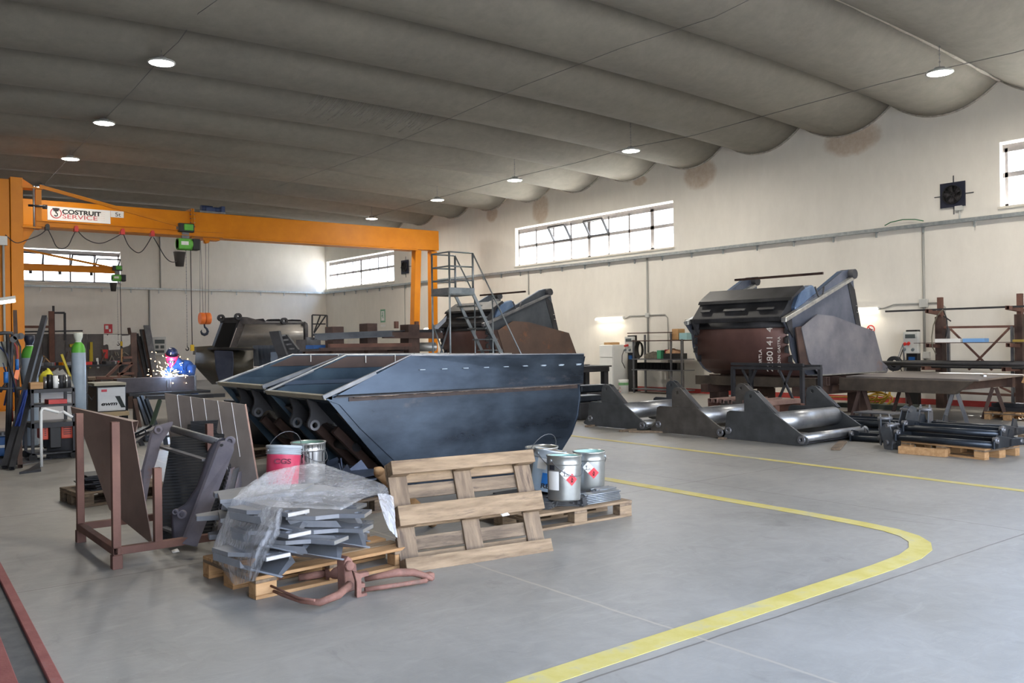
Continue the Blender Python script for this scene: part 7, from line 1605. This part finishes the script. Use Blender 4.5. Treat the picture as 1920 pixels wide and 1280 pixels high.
# scrap pile around (dark angled parts in front of table)
rn = random.Random(31)
for i in range(8):
    q = pz(250 + i * 9, 838 - rn.uniform(0, 14)); m = MB(M=Matrix.Translation(q) @ Matrix.Rotation(rn.uniform(-.9, .9), 4, 'Z') @ Matrix.Rotation(rn.uniform(-.5, -.1), 4, 'Y')); m.bb((-.3, -.05, .12), (.35, .05, .15)); m.bb((-.3, -.05, .0 + .15), (-.28, .05, .3)); m.bb((-.05, -.02, -.1), (.02, .02, .12))
    tag(m.build('angle_offcut', [DSTEEL, BLK, GREYST][i % 3]), 'dark angled offcut in the scrap heap between table and rocker frame, %s from the left' % 'first second third fourth fifth sixth seventh last'.split()[i], 'steel offcut', 'angled offcuts in the scrap heap')
# ---------------------------------------------------------------- the welder
def skinned(name, verts, edges, radii, m_, parent, sub=2, loc=(0, 0, 0)):
    me = bpy.data.meshes.new(name); o_ = V(loc); me.from_pydata([tuple(V(v) - o_) for v in verts], edges, []); me.update()
    o = bpy.data.objects.new(name, me); COL.objects.link(o); o.parent = parent
    sk = o.modifiers.new('skin', 'SKIN'); sk.use_smooth_shade = True
    for i, r in enumerate(radii):
        sv = me.skin_vertices[0].data[i]; sv.radius = (r, r) if not isinstance(r, tuple) else r; sv.use_root = (i == 0)
    ss = o.modifiers.new('sub', 'SUBSURF'); ss.levels = sub; ss.render_levels = sub
    me.materials.append(m_); return o
PX_ = lambda x, y, Y: pY(x, y, Y)
base = V((pY(350, 735, 19.9).x, 19.9, 0))
wt = thing('person', 'person in blue overalls and red visored welding helmet bent over the box beam, welding', 'person', tuple(base))
hip = PX_(350, 727, 19.95); sp = PX_(352, 705, 19.9); ch = PX_(347, 686, 19.7); nk = PX_(334, 677, 19.5); hd = PX_(322, 666, 19.36)
sR = PX_(358, 686, 19.62); sL = PX_(322, 687, 19.55)
eR = PX_(361, 703, 19.40); eL = PX_(309, 701, 19.50)
hR = PX_(343, 704.5, 19.18); hL = PX_(317, 706.5, 19.16)
kR = V((base.x + .16, 19.75, .5)); kL = V((base.x - .14, 19.72, .5)); fR = V((base.x + .17, 19.95, .08)); fL = V((base.x - .16, 19.95, .08)); tR = fR + V((0, -.2, -.03)); tL = fL + V((0, -.2, -.03))
hipR = hip + V((.1, 0, -.06)); hipL = hip + V((-.1, 0, -.06))
OVR = mat('overall_blue', (32, 62, 118), (48, 84, 146), 7, .8, 0, .3, 18)
SKN = mat('skin', (206, 156, 128), rough=.6)
vs = [hip, sp, ch, nk, nk.lerp(hd, .6), sR, eR, hR, sL, eL, hL, hipR, kR, fR, hipL, kL, fL]
es = [(0, 1), (1, 2), (2, 3), (3, 4), (2, 5), (5, 6), (6, 7), (2, 8), (8, 9), (9, 10), (0, 11), (11, 12), (12, 13), (0, 14), (14, 15), (15, 16)]
rd = [.16, .155, .17, .08, .07, .09, .062, .045, .09, .062, .045, .11, .075, .055, .11, .075, .055]
skinned('body', vs, es, rd, OVR, wt, 2, base)
for a, c in ((fR, tR), (fL, tL)): skinned('shoe', [a + V((0, .05, -.02)), c + V((0, .06, 0)), c], [(0, 1), (1, 2)], [.05, .05, .045], BLACK, wt, 1, base)
GLV = mat('leather_glove', (196, 190, 176), (214, 206, 190), 9, .8)
def glove(h, d, side):
    d = V(d).normalized(); s_ = d.cross(V((0, 0, 1))).normalized() * side; dn = V((0, 0, -1))
    skinned('glove', [h - d * .05, h + d * .03, h + d * .07], [(0, 1), (1, 2)], [.05, .045, .042], GLV, wt, 1, base)
    for k, (u, L_) in enumerate(((-.033, .07), (-.011, .082), (.011, .078), (.033, .06))):
        b_ = h + d * .07 + s_ * u; skinned('finger', [b_, b_ + d * L_ * .5 + dn * .01, b_ + d * L_ * .75 + dn * .035, b_ + d * L_ * .8 + dn * .055], [(0, 1), (1, 2), (2, 3)], [.0115, .011, .010, .009], GLV, wt, 1, base)
    b_ = h + d * .0 - s_ * .04; skinned('thumb', [b_, b_ + d * .035 - s_ * .02, b_ + d * .06 - s_ * .018 + dn * .02], [(0, 1), (1, 2)], [.014, .013, .011], GLV, wt, 1, base)
glove(hR, (-.8, -.4, -.05), 1); glove(hL, (.7, -.5, -.05), -1)
# head, hood and helmet, tilted down to the left
hf = (V((-.25, -.75, -.55))).normalized(); hu = (V((0, -.35, 1))); hu = (hu - hf * hu.dot(hf)).normalized(); hs_ = hu.cross(hf).normalized()
def H(x, y, z): return hd + hs_ * x + hf * y + hu * z
m = MB(); rows = []
for i in range(11):
    ph = -math.pi / 2 + math.pi * i / 10; rows.append([H(.085 * math.cos(ph) * math.cos(a), .10 * math.cos(ph) * math.sin(a) + .0, .125 * math.sin(ph)) for a in [2 * math.pi * j / 16 for j in range(17)]])
m.strip(rows, None, True); hb_ = m.build('head', SKN, wt, world=True)
m = MB(); m.prism([H(-.02, .09, -.02), H(.02, .09, -.02), H(.015, .125, -.03), H(-.015, .125, -.03)], hu * .05); m.build('nose', SKN, hb_, world=True) if 0 else None
HEL = mat('helmet_navy', (34, 44, 78), (44, 56, 96), 5, .3); HRED = mat('helmet_red', (176, 36, 66), (192, 50, 78), 5, .3)
m = MB(); rows = []
for i in range(9):
    ph = -.15 + (math.pi / 2 + .15) * i / 8; rows.append([H(.125 * math.cos(ph) * math.cos(a), .145 * math.cos(ph) * math.sin(a) + .0, .04 + .135 * math.sin(ph)) for a in [2 * math.pi * j / 20 for j in range(21)]])
m.strip(rows, .006, True); m.build('helmet_crown', HEL, wt, world=True)
m = MB(); rows = []
for i in range(8):
    z = .09 - i * .04; w_ = .13 - .004 * i * i * .45; rows.append([H(w_ * math.cos(a), .07 + (.115 + .012 * math.sin(i * .45)) * math.sin(a), z) for a in [math.pi * j / 12 for j in range(13)]])
m.strip(rows, .006, True); m.build('face_shield', HRED, wt, world=True)
m = MB(); m.prism([H(-.06, .20, .0), H(.06, .20, .0), H(.06, .20, -.05), H(-.06, .20, -.05)], hf * .006); m.build('visor_glass', mat('visor_glass', (18, 26, 34), rough=.1), wt, world=True)
for sx_ in (-1, 1): m = MB(); m.cyl(H(sx_ * .115, .02, .02), H(sx_ * .145, .02, .02), .035, 16); m.build('helmet_knob', BLACK, wt, world=True)
m = MB(); m.pipe([hR + V((-.05, -.05, .03)), (hR + hL) / 2 + V((0, -.02, .06)), hL + V((.06, -.02, .03))], .014, 8); m.pipe([hR + V((.02, 0, .02)), hR + V((.2, .2, -.1)), hR + V((.3, .5, -.5))], .014, 6)
tag(m.build('welding_torch', BLACK), 'black welding torch held in the gloved hands over the beam', 'welding torch')
# arc and sparks
arc = pY(318, 705.5, WY + .02); arc.z = bz1 + .012
ARC = mat('arc_glow', (255, 255, 255), emit=(.85, .93, 1.0), es=30)
SPK = mat('spark_glow', (255, 220, 170), emit=(1.0, .62, .3), es=24)
t = thing('welding_sparks', 'burst of glowing welding sparks on top of the box beam', 'sparks', tuple(arc)); t['kind'] = 'stuff'
m = MB(); m.lathe([(0, -.012), (.025, -.006), (.03, .008), (.018, .03), (0, .045)], (0, 0, 0), 12); m.build('arc_point', ARC, t)['kind'] = 'stuff'
m = MB(); rn = random.Random(12)
for i in range(90):
    a = rn.gauss(0, .9); L_ = abs(rn.gauss(0, .22)) + .03; d = V((math.sin(a) * 1.1 - .2, rn.uniform(-.35, .1), abs(math.cos(a)) * .75 + .02)).normalized()
    p = d * L_; s = rn.uniform(.01, .05); m.cyl(p, p + d * s - V((0, 0, s * .2)), rn.uniform(.002, .0045), 4, r1=.001)
for (x, y) in ((285, 660), (291, 677), (295, 686), (300, 680), (295, 688), (288, 695), (312, 670), (352, 673), (355, 696), (324, 718), (349, 718), (348, 707), (283, 705), (427, 727)):
    p = pY(x, y, WY - .06) - arc; m.lathe([(0, -.01), (.009, 0), (0, .01)], p, 6)
m.build('spark', SPK, t)['kind'] = 'stuff'
ld = bpy.data.lights.new('arc_light', 'POINT'); ld.energy = 30; ld.color = (.45, .68, 1.0); ld.shadow_soft_size = .05
lo = bpy.data.objects.new('arc_light', ld); COL.objects.link(lo); lo.parent = t; lo.location = (0, -.05, .08)
# ---------------------------------------------------------------- rear workbench wall
RY = 40.6
def rX(px_): return pY(px_, 660, RY).x
def rZ(px_, py_): return pY(px_, py_, RY).z
t = thing('tool_wall', 'large dark steel panel wall hung with tools behind the workbench at back left', 'tool board', (rX(150), RY + .1, 0))
for k in range(5):
    a, c = 38 + k * 42, 38 + (k + 1) * 42; m = MB(); m.bb((rX(a) + .01, RY, .02), (rX(c) - .01, RY + .06, rZ((a + c) / 2, 626))); m.build('panel', mat('panel_grey_brown', (84, 80, 80), (106, 102, 100), 2, .6, .3, c3=(92, 84, 80), t3=.6), t, world=True)
bars(t, 'post', [((rX(93), RY - .1, 0), (rX(93), RY - .1, rZ(93, 626)))], .14, GREYST)
bars(t, 'top_rail', [((rX(36), RY - .04, rZ(36, 622)), (rX(155), RY - .04, rZ(155, 620)))], .06, DSTEEL)
t = thing('tall_frame', 'rust and dark frame standing above the tool wall at back left', 'steel frame', (rX(105), RY - .4, 0))
bars(t, 'frame_post', [((rX(93), RY - .45, 0), (rX(93), RY - .45, rZ(93, 584)))], .2, RUST, .12); bars(t, 'frame_tube', [((rX(97), RY - .45, 0), (rX(97), RY - .45, rZ(97, 574))), ((rX(118), RY - .45, 1.9), (rX(118), RY - .45, rZ(118, 587))), ((rX(97), RY - .45, rZ(97, 587)), (rX(118), RY - .45, rZ(118, 587)))], .08, DSTEEL)
bars(t, 'side_rail', [((rX(30), RY - .45, rZ(60, 613)), (rX(92), RY - .45, rZ(92, 613)))], .1, RUST)
t = thing('rear_workbench', 'long rusty workbench in front of the tool wall at back left', 'work bench', (rX(190), 37.5, 0))
def qX(px_, Y=36.5): return pY(px_, 690, Y).x
m = MB(); m.bb((qX(60), 36.5, .85), (qX(252), 38.2, .93)); m.build('bench_top', DSTEEL, t, world=True)
bars(t, 'leg', [((qX(x), y, 0), (qX(x), y, .85)) for x in (66, 150, 248) for y in (36.6, 38.1)], .14, DSTEEL)
rn = random.Random(44)
cols = [RUSTD, DSTEEL, GREYST, WOODD, BRIGHT, REDP, CARD, DSTEEL, YEL]
for i in range(26):
    px_ = 64 + i * 7.1; x = qX(px_); y = rn.uniform(36.6, 37.9); k = i % 9
    m = MB(); L_ = rn.uniform(.1, .45); m.box((x, y, .93 + .06), (L_, rn.uniform(.08, .3), .12), Matrix.Rotation(rn.uniform(-.8, .8), 3, 'Z')) if i % 3 else m.bar((x, y, .97), (x + rn.uniform(-.3, .3), y + .05, 1.05 + rn.uniform(.1, .5)), .05, .04)
    tag(m.build('bench_part', cols[k], bev=.004), 'small part lying on the rear workbench', 'workshop part', 'loose parts on the rear workbench')
# tools on the panel
for i, (a, c, w_, mm, lab) in enumerate((((172, 682), (171, 641), .1, mat('tool_yellow', (196, 172, 40)), 'upright yellow bar clamp on the rear tool wall'), ((169, 690), (169, 655), .06, mat('tool_yellow', (0, 0, 0)), 'shorter yellow bar clamp on the rear tool wall'), ((115, 664), (133, 710), .08, mat('tool_yellow', (0, 0, 0)), 'tilted yellow bar leaning left of the right gas cylinder'), ((197, 672), (197, 655), .2, REDP, 'red fire extinguisher on the rear tool wall'), ((184, 690), (182, 671), .08, WHITE, 'small white upright tool on the rear workbench'), ((143, 646), (130, 648), .2, mat('tool_yellow', (0, 0, 0)), 'yellow tool showing behind the right cylinder shoulder'))):
    m = MB(); Y_ = RY - .05 if i not in (2, 4) else (22 if i == 2 else 37); A_ = pY(a[0], a[1], Y_); B_ = pY(c[0], c[1], Y_)
    if i == 2: A_, B_ = A_, (A_ + (B_ - A_) * (A_.z / (A_.z - B_.z)))
    m.bar(A_, B_, w_ if i != 2 else .07, w_ * .6); tag(m.build('hand_tool', mm), lab, 'tool')
def wallpoly(pts, Y_, m_, name, lab, cat, th_=.03): m = MB(); m.prism([pY(*c8(x, y), Y_) for x, y in pts], (0, th_, 0)); return tag(m.build(name, m_), lab, cat)
wallpoly(((120, 225), (170, 228), (185, 250), (200, 228), (340, 228), (360, 245), (380, 228), (412, 232), (415, 385), (388, 390), (385, 470), (205, 478), (195, 395), (165, 385), (140, 400), (118, 400)), RY - .05, PAPER, 'white_template', 'white cut sheet template hanging on the tool wall', 'template')
wallpoly(((415, 250), (520, 245), (545, 235), (565, 255), (560, 370), (525, 410), (430, 438), (412, 385)), RY - .08, PAPER, 'white_template', 'smaller white paper sheet tilted beside the template', 'template')
for i, (a, c) in enumerate((((215, 660), (250, 560)), ((250, 560), (290, 650)), ((300, 500), (320, 570)), ((330, 510), (360, 565)), ((420, 540), (450, 505)), ((450, 505), (520, 560)), ((350, 600), (380, 590)))):
    m = MB(); m.bar(pY(*c8(*a), RY - .1), pY(*c8(*c), RY - .1), .06, .03); tag(m.build('hand_tool', mat('tool_pale', (150, 144, 130), rough=.5)), ('left leg of the pale A shaped tool', 'right leg of the pale A shaped tool', 'short pale tool left of the bent one', 'bent pale tool on the panel', 'left arm of the pale V tool', 'right arm of the pale V tool', 'tiny pale tool on the panel')[i] + ' on the tool wall', 'tool')
# bars standing against the wall right of the board
for i, (a, c, w_, mm) in enumerate((((810, 85), (850, 780), .28, GREYST), ((740, 150), (775, 780), .24, DSTEEL), ((775, 160), (800, 780), .26, RUSTD), ((655, 215), (690, 640), .12, DSTEEL), ((690, 260), (760, 760), .12, DSTEEL), ((610, 270), (600, 900), .5, DSTEEL), ((635, 270), (640, 600), .2, RUSTD), ((525, 125), (535, 600), .12, RUSTD), ((850, 400), (870, 780), .12, GREYST))):
    A_ = pY(*c8(*a), RY + .3); B_ = pY(*c8(*c), RY - .6); B_.z = .02; B_.x = A_.x + .15; m = MB(); m.bar(B_, A_, w_, .06); tag(m.build('standing_bar', mm), ('pale tall', 'dark tall', 'brown tall', 'thin dark', 'thin slanted dark', 'wide dark', 'brown short', 'thin rust', 'grey short')[i] + ' steel bar standing against the back wall behind the welder', 'steel bar', 'bars standing by the back wall')
# rusty frames between bench and beam
t = thing('rusty_frame', 'rusty angled step frame on the bench left of the welder', 'steel frame', tuple(pY(230, 700, 24)))
for a, c in (((175, 900), (400, 680)), ((345, 920), (580, 685)), ((340, 690), (575, 685)), ((430, 600), (570, 595)), ((600, 200), (610, 905)), ((350, 860), (600, 850)), ((0, 920), (330, 925))):
    m = MB(); m.bar(pY(*c8(*a), 24), pY(*c8(*c), 24), .12 if a[0] != 600 else .14, .06); m.build('angle_bar', RUST if a[0] != 600 else RUSTD, t, world=True)
m = MB(); m.bb(pY(*c8(-120, 960), 24), pY(*c8(600, 900), 24) + V((0, 1.2, 0))); m.build('base_shelf', WOODD, t, world=True)
bars(t, 'leg', [((pY(185, 710, 24).x, y, 0), (pY(185, 710, 24).x, y, pY(185, 711, 24).z)) for y in (24.1, 25)] + [((pY(245, 710, 24).x, y, 0), (pY(245, 710, 24).x, y, pY(245, 710, 24).z)) for y in (24.1, 25)], .12, RUSTD)
# nested brackets on pallet beneath the second bucket
pp = pz(515, 872); pl_ = (5.05, 12.45, 0)
pallet('weathered pallet carrying nested blue black brackets under the bucket ears', pl_, .25, mats=(WOODD, WOODD))
for i in range(8):
    m = MB(M=Matrix.Translation((pl_[0] - .1 + i * .04, pl_[1], .146)) @ Matrix.Rotation(.25, 4, 'Z'))
    m.prism([(-.30, -.35, .66), (-.27, -.35, .68), (.12, -.35, .03), (.45, -.35, .03), (.45, -.35, .0), (.08, -.35, .0)], (0, .7, 0)); tag(m.build('nested_bracket', mat('blue_black_steel', (0, 0, 0))), 'blue black bent bracket in the nested row under the ears, %s from the left' % 'first second third fourth fifth sixth seventh last'.split()[i], 'steel bracket', 'nested brackets on the pallet')
m = MB(); m.bb((5.75, 15.2, .0), (6.0, 15.4, .16)); m.bb((5.65, 15.1, .38), (6.15, 15.5, .42)); m.bb((5.85, 15.25, .1), (5.91, 15.35, .4)); tag(m.build('low_stool', DSTEEL), 'small dark stool left of the nested brackets', 'stool')
# low pallet of plates behind the rack
q = pz(185, 950); pallet('small pallet with dark plates behind the rusty rack', (q.x + .25, q.y + .4, 0), .1, mats=(WOODD, WOODD), L=.9, W=.6)
rn = random.Random(5)
for i in range(8):
    m = MB(); m.box((q.x + .2 + rn.uniform(-.05, .05), q.y + .35, .15 + .02 * i), (.55, .35, .012), Matrix.Rotation(rn.uniform(-.3, .3), 3, 'Z')); tag(m.build('dark_plate', DSTEEL), 'thin dark plate stacked on the small pallet behind the rusty rack', 'steel plate', 'plates on the small pallet')
